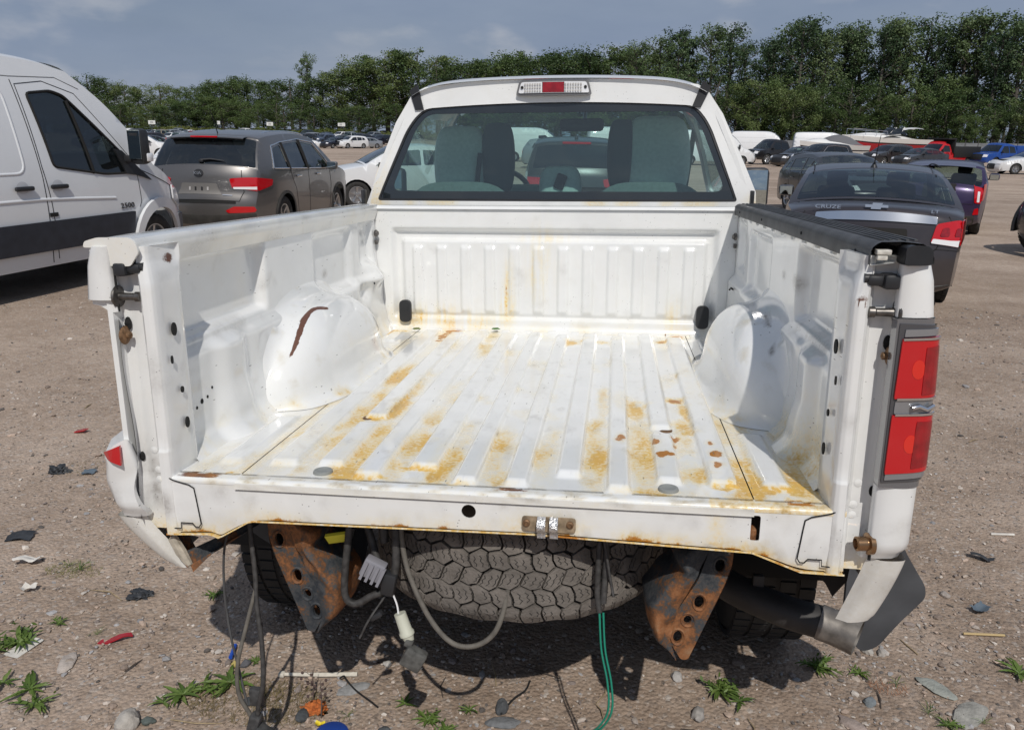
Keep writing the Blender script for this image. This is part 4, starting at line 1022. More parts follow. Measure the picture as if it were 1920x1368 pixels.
    def seat(cx, w, ztop, m, head=True):
        r = empty('x'); bpy.data.objects.remove(r)
        bb = MB()
        V, Fs = grid(12, 14, lambda u, v: (cx + w * (u - .5) * (1.0 - .10 * v ** 3), 2.42 - .10 * v + .035 * math.cos((u - .5) * 3) * -1 + .0, .12 + (ztop - .12) * v - .05 * abs(2 * u - 1) ** 4 * v)); bb.add(V, Fs)
        V2 = [(x, y + .13, z) for x, y, z in V]; bb.add(V2, [f[::-1] for f in Fs])
        n = 15
        bb.add([p for i in range(13) for p in (V[i * n + 14], V2[i * n + 14])], [(2 * i, 2 * i + 1, 2 * i + 3, 2 * i + 2) for i in range(12)])
        bb.add([p for j in range(15) for p in (V[j], V2[j])], [(2 * i, 2 * i + 1, 2 * i + 3, 2 * i + 2) for i in range(14)])
        bb.add([p for j in range(15) for p in (V[12 * n + j], V2[12 * n + j])], [(2 * i, 2 * i + 1, 2 * i + 3, 2 * i + 2) for i in range(14)])
        bb.box((cx, 2.66, .12), (w, .5, .14), bev=.04)
        return pmb('seat', bb, m, None, 60)
    def headrest(cx, w, z0, z1, m):
        bb = MB(); V = []
        bb.add(*grid(18, 14, lambda u, v: (cx + w / 2 * math.copysign(abs(math.cos(u * 2 * math.pi)) ** .62, math.cos(u * 2 * math.pi)) * math.sin(math.pi * (.02 + .96 * v)) ** .40, 2.40 + .07 * math.copysign(abs(math.sin(u * 2 * math.pi)) ** .7, math.sin(u * 2 * math.pi)) * math.sin(math.pi * (.02 + .96 * v)) ** .5, (z0 + z1) / 2 - (z1 - z0) / 2 * math.cos(math.pi * v))))
        return pmb('headrest', bb, m, None, 60)
    lg = mat('light_grey_cloth', (.62, .66, .63), .85, var=.08, vscale=60)
    seat(-.50, .50, .66, GREYSEAT); headrest(-.505, .275, .55, .93, lg)
    seat(.44, .52, .66, GREYSEAT); headrest(.47, .33, .56, .97, lg)
    dg = mat('slate_cloth', (.075, .085, .095), .85); headrest(-.315, .17, .60, .945, dg); headrest(.30, .14, .62, .955, dg)
    seat(-.01, .28, .60, GREYSEAT); headrest(.0, .215, .52, .735, lg)
    b = MB(); b.box((.005, 2.325, .66), (.05, .01, .075), Matrix.Rotation(.35, 3, 'Y'), .008); pmb('belt_buckle', b, BLACKP, None, 40)
    b = MB(); b.box((-.405, 2.32, .70), (.025, .01, .20), Matrix.Rotation(.12, 3, 'Y'), .004); pmb('seat_belt', b, BLACKP, None, 40)
    b = MB(); b.lathe([(.17, .015), (.185, .0), (.17, -.015), (.155, 0)], 28, axis_mat((-.38, 2.95, .56), (0, -1, .5)), True); pmb('steering_wheel', b, BLACKP, None, 50)
    b = MB(); b.box((.075, 3.02, .965), (.25, .03, .07), bev=.02); b.tube([(.09, 3.05, .98), (.09, 3.12, 1.05)], .012, 6); pmb('rear_view_mirror', b, mat('dark_mirror', (.05, .055, .06), .2), None, 40)
    for sg in (-1, 1):
        b = MB(); b.add(*grid(2, 8, lambda u, v: (sg * (.70 + .03 * u), 3.55 - .52 * v, .60 + .43 * v))); pmb('a_pillar_trim', b, GREYSEAT, None, 50)
cab()
# --- chassis, spare wheel, brackets, exhaust, wheels
def wheel(c, r=.385, w=.245, name='wheel', parent=TR, loc=LOC, tread=True, rimm=SILVER, tm=RUBBER, side=1, nseg=56, spokes=5):
    """wheel turned about the x axis; side +1 shows its rim to +x"""
    M = Matrix.Translation(Vector(c)) @ Matrix.Rotation(rad(90) * side, 4, 'Y')
    h = w / 2
    b = MB(); b.lathe([(r * .60, -h * .8), (r * .66, -h * .95), (r * .80, -h * 1.04), (r * .93, -h * .98), (r * .985, -h * .80), (r, -h * .55), (r * 1.003, 0), (r, h * .55), (r * .985, h * .80), (r * .93, h * .98), (r * .80, h * 1.04), (r * .66, h * .95), (r * .60, h * .8)], nseg, M)
    if tread:
        for k in range(nseg):
            a = 2 * math.pi * k / nseg
            for q, zz in enumerate((-.72, -.25, .25, .72)):
                a2 = a + (q % 2) * math.pi / nseg
                V = []
                for da in (-.40, .40):
                    for dz in (-.19, .19):
                        for rr in (.97, 1.018):
                            t = a2 + da * 2 * math.pi / nseg; V.append(M @ Vector((r * rr * math.cos(t), r * rr * math.sin(t), h * (zz + dz))))
                b.add(V, [(0, 1, 3, 2), (4, 6, 7, 5), (0, 4, 5, 1), (2, 3, 7, 6), (1, 5, 7, 3)])
    o = mesh(name, b.V, b.F, tm, parent, 40, loc)
    b = MB(); b.lathe([(r * .615, h * .78), (r * .63, h * .86), (r * .60, h * .90), (r * .56, h * .75), (r * .53, h * .3), (r * .3, h * .35), (r * .2, h * .45)], 32, M) if False else b.lathe([(r * .62, -h * .8), (r * .635, h * .80), (r * .63, h * .88), (r * .59, h * .88), (r * .56, h * .70), (r * .54, h * .1), (r * .16, h * .1)], 32, M)
    for k in range(spokes):
        a = 2 * math.pi * k / spokes; wd = .62 * math.pi / spokes
        V = []
        for rr, hh, ww in ((.10, .62, wd * 1.5), (.30, .60, wd * .8), (.57, .80, wd * .62)):
            for s2 in (-1, 1):
                t = a + s2 * ww * (.5 if rr > .2 else 1); V += [M @ Vector((r * rr * math.cos(t), r * rr * math.sin(t), h * hh)), M @ Vector((r * rr * math.cos(t), r * rr * math.sin(t), h * .2))]
        b.add(V, [(0, 2, 6, 4), (4, 6, 10, 8), (0, 4, 5, 1), (4, 8, 9, 5), (2, 3, 7, 6), (6, 7, 11, 10)])
    b.lathe([(0, h * .68), (r * .12, h * .66), (r * .15, h * .55), (r * .15, h * .1)], 16, M)
    mesh('rim', b.V, b.F, rimm, o, 40)
    return o
for sg in (-1, 1):
    wheel((sg * .80, .97, -.465), side=sg); wheel((sg * .82, 4.45, -.40), side=sg, tread=False)
def spare():
    C = Vector((.03, .455, -.272)); R_ = .405; h = .115
    tilt = Matrix.Rotation(rad(-4), 4, 'X')
    M = Matrix.Translation(C) @ tilt
    b = MB(); b.lathe([(R_ * .58, -h), (R_ * .80, -h * 1.12), (R_ * .93, -h * 1.02), (R_ * .968, -h * .98), (R_ * .968, h * .98), (R_ * .93, h * 1.02), (R_ * .80, h * 1.12), (R_ * .58, h)], 96, M)
    o = pmb('spare_wheel', b, mat('dusty_groove', (.05, .043, .037), .95), None, 40)
    # tread blocks: interlocking angled blocks in five rows, shoulder rows are ribbed lugs
    nb = 50
    blk = [];
    def wall(poly, r0=.955, r1=1.012):
        V = []; q = []
        for (t0, za), (t1, zb) in zip(poly, poly[1:] + poly[:1]):
            m = max(1, int(math.hypot((t1 - t0) * R_, zb - za) / .012))
            q += [(t0 + (t1 - t0) * i / m, za + (zb - za) * i / m) for i in range(m)]
        k = len(q); ct = sum(t for t, z in q) / k; cz = sum(z for t, z in q) / k
        def wp(t, z, rr):
            zz = z + .0045 * math.sin(t * 20 + 40 * z); tt = t + .13 * st * math.sin(z * 88) + .05 * st * math.sin(t * 13)
            rr -= .045 * max(0, (abs(zz) - .078) / .04) ** 2
            return M @ Vector((R_ * rr * math.cos(tt), R_ * rr * math.sin(tt), zz))
        for rr in (r0, r1): V += [wp(t, z, rr) for t, z in q]
        V.append(wp(ct, cz, r1 + .002))
        return V, [(k + i, k + (i + 1) % k, 2 * k) for i in range(k)] + [(i, (i + 1) % k, k + (i + 1) % k, k + i) for i in range(k)]
    st = 2 * math.pi / nb; g = .0028 / R_
    me_o = []
    pk = .010
    for k in range(nb):
        a = k * st - math.pi / 2
        if math.sin(a) > -.05: continue            # hidden front half of the tyre
        for row, (z0, z1) in enumerate(((-.116, -.077), (-.061, -.0305), (-.0155, .0155), (.0305, .061), (.077, .116))):
            a0 = a + (.5 * st if row % 2 else 0); j1 = .08 * st * math.sin(k * 3.7 + row)
            lo = [(a0 + g, z0)] + ([(a0 + .5 * st + j1, z0 - pk)] if row > 0 else []) + [(a0 + st - g, z0)]
            hi = [(a0 + st - g, z1)] + ([(a0 + .5 * st + j1, z1 + pk)] if row < 4 else []) + [(a0 + g, z1)]
            me_o.append(lo + hi)
    tot = 0
    for p in me_o:
        V, Fs = wall(p); bb = MB(); bb.add(V, Fs)
        if tot < 290: fixn(pmb('tread_block', bb, DUSTYR, o, None))
        tot += 1
    # sipes: thin dark cuts across the blocks
    b = MB(); srg = random.Random(3)
    for k in range(nb * 3):
        a = (k + .5) * st / 3 - math.pi / 2
        if math.sin(a) > -.05: continue
        for row, (z0, z1) in enumerate(((-.110, -.084), (-.058, -.034), (-.013, .013), (.034, .058), (.084, .110))):
            if srg.random() < .15: continue
            q = []
            for jj in range(5):
                z = z0 + (z1 - z0) * jj / 4; t = a + (.035 if jj % 2 else -.035) * st * 1.5 + srg.uniform(-.02, .02) * st
                zz = z + .0045 * math.sin(t * 20 + 40 * z); tt = t + .13 * st * math.sin(z * 88) + .05 * st * math.sin(t * 13); q.append((tt, zz))
            for (t0, za), (t1, zb) in zip(q, q[1:]):
                w = .0010 / R_; rr = R_ * (1.0155 - .045 * max(0, (abs(za) - .078) / .04) ** 2)
                b.add([M @ Vector((rr * math.cos(t), rr * math.sin(t), z)) for t, z in ((t0 - w, za), (t0 + w, za), (t1 + w, zb), (t1 - w, zb))], [(0, 1, 2, 3)])
    s = pmb('sipe', b, SEAM, o, None); s['kind'] = 'stuff'
    b = MB(); b.lathe([(R_ * .6, -h * .9), (R_ * .55, -h * .3), (R_ * .3, -h * .2), (R_ * .1, -h * .3)], 32, M); pmb('spare_rim', b, DARKST, o, 40)
spare()
b = MB()
for sg in (-1, 1):
    b.box((sg * .47, 2.80, -.20), (.085, 4.9, .16), bev=.01)
b.box((0, 1.60, -.15), (.95, .07, .08), bev=.01); b.box((0, .14, -.10), (.95, .05, .05), bev=.01); b.box((0, 2.8, -.25), (.95, .10, .10), bev=.01)
b.tube([(-.78, .97, -.465), (.78, .97, -.465)], .045, 12); b.lathe([(0, -.16), (.10, -.13), (.15, 0), (.10, .13), (0, .16)], 20, Matrix.Translation((.08, .97, -.465)))
for sg in (-1, 1):
    b.box((sg * .56, .95, -.39), (.065, 1.25, .03)); b.tube([(sg * .50, .62, -.12), (sg * .52, .88, -.50)], .026, 10)
pmb('chassis_frame', b, DARKST, None, 40)
b = MB(); b.box((0, 2.6, -.40), (.34, .5, .22), bev=.06); b.tube([(.25, 3.4, -.42), (.30, 2.3, -.42), (.33, 1.55, -.36)], .03, 10); pmb('fuel_tank', b, DARKIN, None, 40)
def bracket(sg):
    o = [(.583, -.100), (.575, -.235), (.535, -.345), (.488, -.452), (.475, -.462), (.462, -.438), (.470, -.36)] if False else None
    pl = [(.582, -.105), (.578, -.20), (.562, -.255), (.487, -.455), (.470, -.455), (.437, -.40), (.455, -.32), (.500, -.24), (.520, -.17), (.515, -.105)]
    holes = [circle(.550, -.200, .012, 12, .018), circle(.506, -.297, .012, 12, .018), circle(.481, -.345, .010, 12, .012), circle(.459, -.392, .011, 12, .017)]
    # rear face plate
    V, Fs = sheet(rounded(pl, .012, 3), holes, .02, lambda u, v: (sg * u, .105 - .10 * (.58 - u), v), .008, flip=sg < 0)
    r = part('bumper_bracket', V, Fs, RUST, None, 40)
    # bulging side horn: two swellings with a notch between them, running back from the plate
    def f(u, v):
        z = -.105 - .345 * v
        xo = float(np.interp(v, [0, .15, .35, .6, .85, 1], [.517, .520, .497, .455, .44, .458]))
        bl = float(np.interp(v, [0, .08, .13, .19, .25, .31, .42, .58, .76, .90, 1], [.002, .008, .040, .078, .072, .050, .076, .084, .064, .036, .006]))
        a = u * math.pi / 2; rg_ = .010 * noise.noise(Vector((u * 5, v * 9, sg)))
        return sg * (xo - bl * math.sin(a) ** .75), .098 - .10 * (.58 - xo) - .030 * math.sin(a * 2) * sm(0, .2, v) * sm(1, .8, v) + .13 * (1 - math.cos(a)) ** 1.2 + rg_, z
    b = MB(); b.add(*grid(22, 44, f)); pmb('bracket_horn', b, RUST, r, 60)
    b = MB(); b.add(*grid(3, 10, lambda u, v: (sg * (float(np.interp(v, [0, .3, .45, 1], [.582, .577, .560, .487])) + .001), .105 - .10 * (.58 - float(np.interp(v, [0, .3, .45, 1], [.582, .577, .560, .487]))) + .09 * u, -.105 - .35 * v))); pmb('bracket_flange', b, RUST, r, 50)
    for hx, hz in ((.550, -.200), (.506, -.297), (.481, -.345), (.459, -.392)):
        b = MB(); b.lathe([(.0125, -.001), (.0165, .003), (.019, 0)], 16, axis_mat((sg * hx, .105 - .10 * (.58 - hx) - .001, hz), (0, -1, 0)) @ Matrix.Diagonal((1, 1.35 if hz != -.345 else 1.1, 1, 1)))
        pmb('hole_rim', b, RUST, r, 60)
bracket(-1); bracket(1)
def exhaust():
    p = [(.34, 1.3, -.40), (.40, .95, -.36), (.48, .62, -.395), (.62, .44, -.43), (.76, .36, -.455), (.86, .33, -.468)]
    b = MB(); b.tube(catmull(p, 6), .045, 18); r = pmb('exhaust_pipe', b, mat('sooty_pipe', (.045, .043, .043), .6, .4, var=.3, vscale=10), None, 50)
    b = MB(); b.tube(catmull([(.855, .332, -.467), (.90, .315, -.475), (.945, .29, -.484)], 5), .0475, 18, False); b.tube(catmull([(.855, .332, -.467), (.90, .315, -.475), (.944, .2905, -.484)], 5), .043, 18, False); pmb('exhaust_tip', b, mat('rusty_tip', (.19, .175, .16), .5, .5, var=.5, vscale=25), r, 50)
    b = MB(); b.box((.70, .39, -.40), (.03, .02, .06), bev=.004); pmb('pipe_hanger', b, DARKST, r, 40)
exhaust()
for sg in (-1, 1):
    pl = rounded([(.90, -.15), (1.02, -.15), (1.055, -.25), (1.125, -.36), (1.13, -.395), (1.02, -.55), (.97, -.555), (.91, -.44)] if sg > 0 else [(.66, -.12), (.86, -.15), (.83, -.34), (.72, -.42), (.63, -.40)], .03, 4)
    V, Fs = sheet(pl, [], .05, lambda u, v: (sg * u, (.30 if sg > 0 else .46) + .06 * sm(.9, 1.15, u) - .05 * (v + .3) + .015 * math.sin(u * 14), v), .008, flip=sg < 0)
    part('mud_flap', V, Fs, mat('grey_mud_flap', (.055, .058, .064), .65, var=.35, vscale=7), None, 50)
b = MB(); b.add(*sheet([(.87, -.12), (.80, -.14), (.755, -.16), (.79, -.24), (.81, -.26), (.83, -.295), (.86, -.25)], [], .04, lambda u, v: (u, .16, v), .01)); pmb('inner_liner', b, DARKIN, None, None)
b = MB(); b.add(*sheet([(.66, -.10), (.72, -.10), (.725, -.24), (.70, -.42), (.64, -.36)], [], .04, lambda u, v: (-u, .40, v), .02, flip=True)); pmb('inner_liner', b, DARKIN, None, None)
# hoses, looms and connectors that hang below the sill
LOOM = mat('black_conduit', (.045, .043, .042), .6, var=.5, vscale=60)
LOOM2 = mat('dusty_conduit', (.12, .11, .095), .7, var=.3, vscale=40)
def conduit(name, pts, r, m=LOOM, ribs=True, n=10):
    P = catmull(pts, 10); rr = r
    if ribs:
        # resample for ribbing
        d = [0]
        for a, c in zip(P, P[1:]): d.append(d[-1] + float(np.linalg.norm(np.asarray(c) - np.asarray(a))))
        k = max(8, int(d[-1] / .0028)); t = np.linspace(0, d[-1], k); A = np.array(P); P = np.stack([np.interp(t, d, A[:, i]) for i in range(3)], -1); rr = [r * (1.0 if i % 2 else .86) for i in range(k)]
    b = MB(); b.tube(P, rr, 8 if ribs else n); return pmb(name, b, m, None, 60)
conduit('loom_hose', [(-.225, .10, -.09), (-.225, .09, -.16), (-.205, .07, -.25), (-.15, .04, -.35), (-.09, .02, -.405), (-.03, .02, -.41), (.02, .03, -.37), (.045, .05, -.28), (.050, .07, -.18), (.052, .10, -.09)], .0072, LOOM2)
conduit('loom_hose', [(-.355, .11, -.05), (-.358, .09, -.15), (-.372, .08, -.27), (-.372, .075, -.335), (-.345, .075, -.352), (-.30, .075, -.325), (-.265, .08, -.315)], .010)
conduit('loom_hose', [(-.325, .13, -.16), (-.30, .11, -.23), (-.272, .085, -.31)], .010, ribs=False)
conduit('loom_hose', [(-.245, .10, -.09), (-.238, .085, -.18), (-.240, .075, -.25), (-.262, .075, -.30)], .011)
conduit('loom_hose', [(-.275, .11, -.12), (-.272, .10, -.19)], .012)
conduit('loose_wire', [(-.262, .078, -.315), (-.30, .04, -.37), (-.325, .03, -.42)], .003, ribs=False, n=6)
conduit('loose_wire', [(-.255, .075, -.30), (-.235, .06, -.335), (-.228, .05, -.36)], .0025, CLEARL, False, 6)
b = MB(); b.box((-.292, .065, -.245), (.055, .03, .05), Matrix.Rotation(.45, 3, 'Y'), .004)
for k in range(4): b.box((-.312 + k * .014, .05, -.243 - k * .006), (.007, .012, .05), Matrix.Rotation(.45, 3, 'Y'))
pmb('grey_connector', b, mat('grey_nylon', (.24, .24, .27), .5), None, 40)
b = MB(); b.box((-.255, .07, -.285), (.035, .03, .06), Matrix.Rotation(.2, 3, 'Y'), .006); b.box((-.285, .05, -.365), (.035, .02, .014), Matrix.Rotation(-.6, 3, 'Y'), .004); pmb('black_connector', b, BLACKP, None, 40)
b = MB(); Mx = axis_mat((-.225, .05, -.355), (.30, -.1, -.85)); b.lathe([(0, 0), (.015, 0), (.016, .045), (.019, .05), (.019, .058), (.0155, .06), (.012, .075), (0, .075)], 14, Mx); pmb('white_connector', b, mat('aged_white_nylon', (.52, .53, .44), .5), None, 40)
b = MB(); b.box((-.188, .03, -.465), (.055, .03, .055), Matrix.Rotation(.5, 3, 'Y'), .006); b.box((-.20, .035, -.425), (.02, .02, .02), Matrix.Rotation(.5, 3, 'Y'), .004); pmb('grey_connector', b, mat('dusty_black_nylon', (.09, .09, .085), .6, var=.4, vscale=60), None, 40)
# tail lamp loom on the left, hanging to the ground
conduit('lamp_loom', [(-.635, .12, -.09), (-.625, .10, -.19), (-.612, .08, -.29), (-.605, .06, -.37), (-.590, .04, -.46), (-.585, .02, -.56), (-.605, .02, -.64), (-.612, .02, -.70)], .0062, LOOM, False, 8)
conduit('lamp_loom', [(-.61, .07, -.33), (-.632, .05, -.42), (-.655, .03, -.52), (-.655, .02, -.60), (-.630, .02, -.66), (-.605, .02, -.705)], .0055, LOOM2, False, 8)
conduit('loose_wire', [(-.645, .10, -.11), (-.690, .09, -.21), (-.70, .08, -.33), (-.685, .06, -.45), (-.665, .05, -.55), (-.64, .03, -.64)], .0032, mat('grey_wire', (.07, .07, .072), .5), False, 6)
b = MB(); b.box((-.598, .015, -.725), (.055, .045, .05), Matrix.Rotation(.6, 3, 'Y'), .008); b.box((-.618, .02, -.685), (.03, .03, .05), Matrix.Rotation(.3, 3, 'Y'), .006); b.box((-.622, .05, -.63), (.035, .02, .05), None, .004); pmb('black_connector', b, mat('dusty_black_plug', (.055, .055, .056), .55, var=.4, vscale=60), None, 40)
b = MB(); b.lathe([(0, 0), (.012, 0), (.0125, .050), (.019, .054), (.019, .066), (0, .068)], 14, axis_mat((-.580, .00, -.755), (.02, -.02, -1))); pmb('grey_bulb_socket', b, mat('pale_grey_nylon', (.42, .42, .40), .5), None, 40)
# green ground wires on the right
GRN = mat('green_wire', (.01, .20, .13), .4)
conduit('loom_hose', [(.265, .10, -.12), (.262, .08, -.20), (.262, .07, -.28), (.268, .06, -.32)], .007, ribs=False)
conduit('loom_hose', [(.275, .10, -.10), (.28, .09, -.2), (.276, .07, -.30)], .0085, ribs=False)
conduit('loom_hose', [(.27, .09, -.12), (.285, .07, -.2), (.30, .05, -.27)], .0035, ribs=False)
for d in (0, .009): conduit('green_wire', [(.268 + d, .06, -.32), (.275 + d, .03, -.40), (.292 + d, .00, -.47), (.295 + d, -.02, -.53), (.272 + d, -.02, -.58), (.245 + d * .5, -.01, -.61), (.232 + d * .3, .00, -.66)], .0028, GRN, False, 6)
b = MB(); b.lathe([(0, 0), (.008, 0), (.010, .02), (.011, .05), (.014, .055), (.014, .062), (.006, .07), (0, .08)], 12, axis_mat((.232, .0, -.655), (.05, -.05, -1))); pmb('bulb_socket', b, mat('dusty_grey_nylon', (.36, .34, .31), .6), None, 40)
b = MB(); b.box((-.395, .10, -.185), (.055, .01, .03), Matrix.Rotation(-.2, 3, 'Y') @ Matrix.Rotation(.5, 3, 'X'), .001); pmb('yellow_tag', b, mat('yellow_tag', (.72, .68, .06), .6), None, None)
for x, y, m in ((-.603, 1.757, (.12, .15, .03)), (-.246, 1.80, (.06, .16, .03))):
    V, Fs = sheet([(x - .022, y - .01), (x, y - .018), (x + .026, y), (x + .01, y + .02), (x - .012, y + .016)], [], .02, lambda u, v: (u, v, .012 + .35 * abs(v - y) + .2 * abs(u - x)))
    lf = mesh('leaf', V, Fs, mat('leaf_%d' % (m[1] * 100), m, .7), None, 40)
    lf.matrix_world = Matrix.Translation(TORG) @ TROT.to_4x4()
    tag(lf, 'dry olive leaf lying near the left front corner of the truck bed' if x < -.5 else 'small green leaf at the front wall of the truck bed', 'leaf')

# ------------------------------------------------------------------ vehicles
class Car:
    """a road vehicle from its side profile: sections run rear bottom -> over the roof -> front bottom, as (y, z)"""
    def __init__(s, name, secs, W, belt, tum=.42, wheels=(-1.3, 1.35, .33), sill=.20, fine=.10, tp=(.10, .16), crown=None, pan=None, arch=1.14):
        s.secs = {k: [tuple(p) for p in catmull(v, 6)] for k, v in secs}; s.order = [k for k, _ in secs]
        s.W = W; s.belt = belt; s.tum = tum; s.wh = wheels; s.sill = sill; s.fine = fine; s.tp = tp; s.arch = arch
        allp = [p for k in s.order for p in s.secs[k]]
        s.y0 = min(p[0] for p in allp); s.y1 = max(p[0] for p in allp)
        s.crown = dict(rear=.10, deck=.03, backlight=.05, roof=.035, windscreen=.06, bonnet=.03, front=.14)
        s.crown.update(crown or {})
        s.root = empty(name)
        s.name = name
    def hw(s, y, z):
        ym = (s.y0 + s.y1) / 2; h = (s.y1 - s.y0) / 2; q = (y - ym) / h
        e = max(0, abs(q) - .60) / .40; pl = 1 - s.tp[1 if q > 0 else 0] * e ** 2.2
        w = s.W / 2 * pl
        zb = s.belt
        if z > zb: return w * .985 - (z - zb) * s.tum - .10 * (z - zb) ** 2
        m = zb * .72
        if z > m: return w * (1 - .015 * ((z - m) / (zb - m)) ** 2)
        return w * (1 - .07 * ((m - z) / m) ** 2.2)
    def pt(s, sec, t, v, off=0.0):
        P = s.secs[sec]; n = len(P) - 1; f = min(max(t, 0), 1) * n; i = min(int(f), n - 1); k = f - i
        a, b = np.array(P[i]), np.array(P[i + 1]); p = a + (b - a) * k
        d0 = np.array(P[min(i + 1, n)]) - np.array(P[max(i - 1, 0)]); d1 = np.array(P[min(i + 2, n)]) - np.array(P[i]); d = d0 * (1 - k) + d1 * k
        d = d / (np.linalg.norm(d) + 1e-9); nrm = np.array([-d[1], d[0]])
        w = s.hw(p[0], p[1]); c = s.crown.get(sec, .03)
        q = c * (1 - v * v) + .028 * (1 - min(1, abs(v)) ** 9) + off
        return (v * w, p[0] + nrm[0] * q, p[1] + nrm[1] * q)
    def tz(s, sec, z):
        P = s.secs[sec]; Z = [p[1] for p in P]; T = np.linspace(0, 1, len(P))
        return float(np.interp(z, Z, T)) if Z[0] < Z[-1] else float(np.interp(-z, [-q for q in Z], T))
    def on(s, sec, off=0.0):
        def f(x, z):
            t = s.tz(sec, z); P = s.secs[sec]; i = int(min(t, .999) * (len(P) - 1)); w = s.hw(*P[i])
            return s.pt(sec, t, max(-1, min(1, x / w)), off)
        return f
    def side(s, sg, off=0.0):
        return lambda y, z: (sg * (s.hw(y, z) + off), y, z)
    def body(s, m, windows, glass_m, frame=.06, gfront=None, seg=None, wfit=None, arches=True):
        """body shell with openings; returns the shell; windows are (y, z) polygons cut in both sides"""
        mb = MB(); r = s.wh[2]; f = s.fine
        top = []
        for k in s.order: top += s.secs[k] if not top else s.secs[k][1:]
        bot = []
        yr, yf = s.wh[0], s.wh[1]; zc = r; R_ = r * s.arch
        bot.append((top[-1][0], top[-1][1]))
        for yc in (yf, yr):
            a0 = math.asin(max(-1, min(1, (s.sill - zc) / R_)))
            for a in np.linspace(a0, math.pi - a0, 14): bot.append((yc + R_ * math.cos(a), zc + R_ * math.sin(a)))
        outl = top[:-1] + bot
        o2 = []
        for p in outl:
            if not o2 or math.hypot(p[0] - o2[-1][0], p[1] - o2[-1][1]) > .012: o2.append(p)
        ws = [rounded(w, .045, 3) for w in windows]
        for sg in (-1, 1):
            V, Fs = sheet(o2, ws, f * 1.4, s.side(sg), 0, 0, flip=sg > 0)
            mb.add(V, Fs)
        nv = 16 if f < .12 else 10
        for k in s.order:
            if k in ('backlight', 'windscreen'):
                e = frame; hole = rounded([(-1 + e * 1.6, e), (1 - e * 1.6, e), (1 - e * 1.6, 1 - e), (-1 + e * 1.6, 1 - e)], .06, 3)
                V, Fs = sheet(rect(-1, 0, 1, 1), [hole], .14, lambda u, v: s.pt(k, v, u)); mb.add(V, [q[::-1] for q in Fs])
                V, Fs = sheet(hole, [], .16, lambda u, v: s.pt(k, v, u, .002)); g = mesh('rear_window' if k == 'backlight' else 'windscreen', V, [q[::-1] for q in Fs], glass_m if k == 'backlight' else (gfront or glass_m), s.root, 50)
            else:
                n = max(6, int(len(s.secs[k]) * (1 if f < .12 else .5)))
                V, Fs = grid(n, nv, lambda u, v: s.pt(k, u, math.sin((v - .5) * math.pi) if True else 2 * v - 1)); mb.add(V, Fs)
        o = mb.build('body', m, s.root, None)
        bm = bmesh.new(); bm.from_mesh(o.data); bmesh.ops.remove_doubles(bm, verts=bm.verts, dist=.006); bmesh.ops.recalc_face_normals(bm, faces=bm.faces); bm.to_mesh(o.data); bm.free()
        o.data.shade_smooth(); o.data.set_sharp_from_angle(angle=rad(48))
        for sg in (-1, 1):
            for w in ws:
                V, Fs = sheet(w, [], .2, s.side(sg, -.008), 0, 0, flip=sg > 0); mesh('side_window', V, Fs, glass_m, s.root, 40)
        # dark tub below the glass so nothing is hollow
        b = MB(); L2 = s.y1 - s.y0; ym = (s.y0 + s.y1) / 2
        b.box((0, ym, s.sill + .05), (s.W * .80, L2 * .88, .10)); b.box((0, ym, (s.sill + s.belt) / 2), (s.W * .55, L2 * .86, s.belt - s.sill - .12))
        b.build('floor_pan', DARKIN, s.root, None)
        return o
    def wheels4(s, w=.21, rimm=None, tread=False, nseg=32, spokes=5, inset=.02):
        for sg in (-1, 1):
            for yc in s.wh[:2]:
                x = s.hw(yc, s.wh[2]) - w / 2 - inset
                wheel((sg * x, yc, s.wh[2]), s.wh[2], w, 'wheel', s.root, None, tread, rimm or SILVER, RUBBER, sg, nseg, spokes)
    def patch(s, name, sec, poly, off, m, th=.008, r=.02, parent=None, step=.06, mirror=False):
        for sg in ((1, -1) if mirror else (1,)):
            V, Fs = sheet(rounded([(sg * x, z) for x, z in poly], r, 3), [], step, s.on(sec, off), th, flip=False)
            o = mesh(name, V, Fs, m, parent or s.root, 40); fixn(o)
        return o
    def sidepatch(s, name, poly, off, m, th=.008, r=.02, parent=None, step=.08, sides=(-1, 1)):
        for sg in sides:
            V, Fs = sheet(rounded(poly, r, 3), [], step, s.side(sg, off), th, flip=sg > 0); o = mesh(name, V, Fs, m, parent or s.root, 40)
        return o
    def gap(s, pts, sides=(-1, 1), r=.0035, name='door_gap', m=None):
        for sg in sides:
            b = MB(); b.tube([s.side(sg, .0005)(y, z) for y, z in resample(pts + pts[::-1][1:-1], .08)][:None], r, 5) if False else b.tube([s.side(sg, .0005)(*q) for q in dense(pts, .07)], r, 5); b.build(name, m or SEAM, s.root, None)
    def secgap(s, sec, pts, r=.005, name='panel_gap', m=None):
        b = MB(); b.tube([s.on(sec, .0005)(*q) for q in dense(pts, .05)], r, 5); return b.build(name, m or SEAM, s.root, None)
    def mirrors(s, y, z, m, sides=(-1, 1), d=(.20, .12, .14)):
        for sg in sides:
            x = s.hw(y, z)
            b = MB(); b.box((sg * (x + .12), y, z + .03), d, None, .035); b.box((sg * (x + .02), y + .02, z - .02), (.10, .05, .03), None, .008); o = b.build('side_mirror', m, s.root, 40)
            b = MB(); b.box((sg * (x + .12), y - d[1] / 2 - .002, z + .03), (d[0] * .82, .004, d[2] * .8), None, .0015); b.build('mirror_glass', MATS.get('mirror_glass'), o, None)
    def seats(s, rows, z, m, w=.46, head=True):
        for y in rows:
            for x in (-.36, .36):
                b = MB(); b.box((x, y, z - .28), (w, .16, .62), Matrix.Rotation(.18, 3, 'X'), .05)
                b.box((x, y - .05, z + .13), (.26, .11, .18), None, .045); b.box((x, y + .22, z - .5), (w, .5, .16), None, .05)
                b.build('seat', m, s.root, 50)
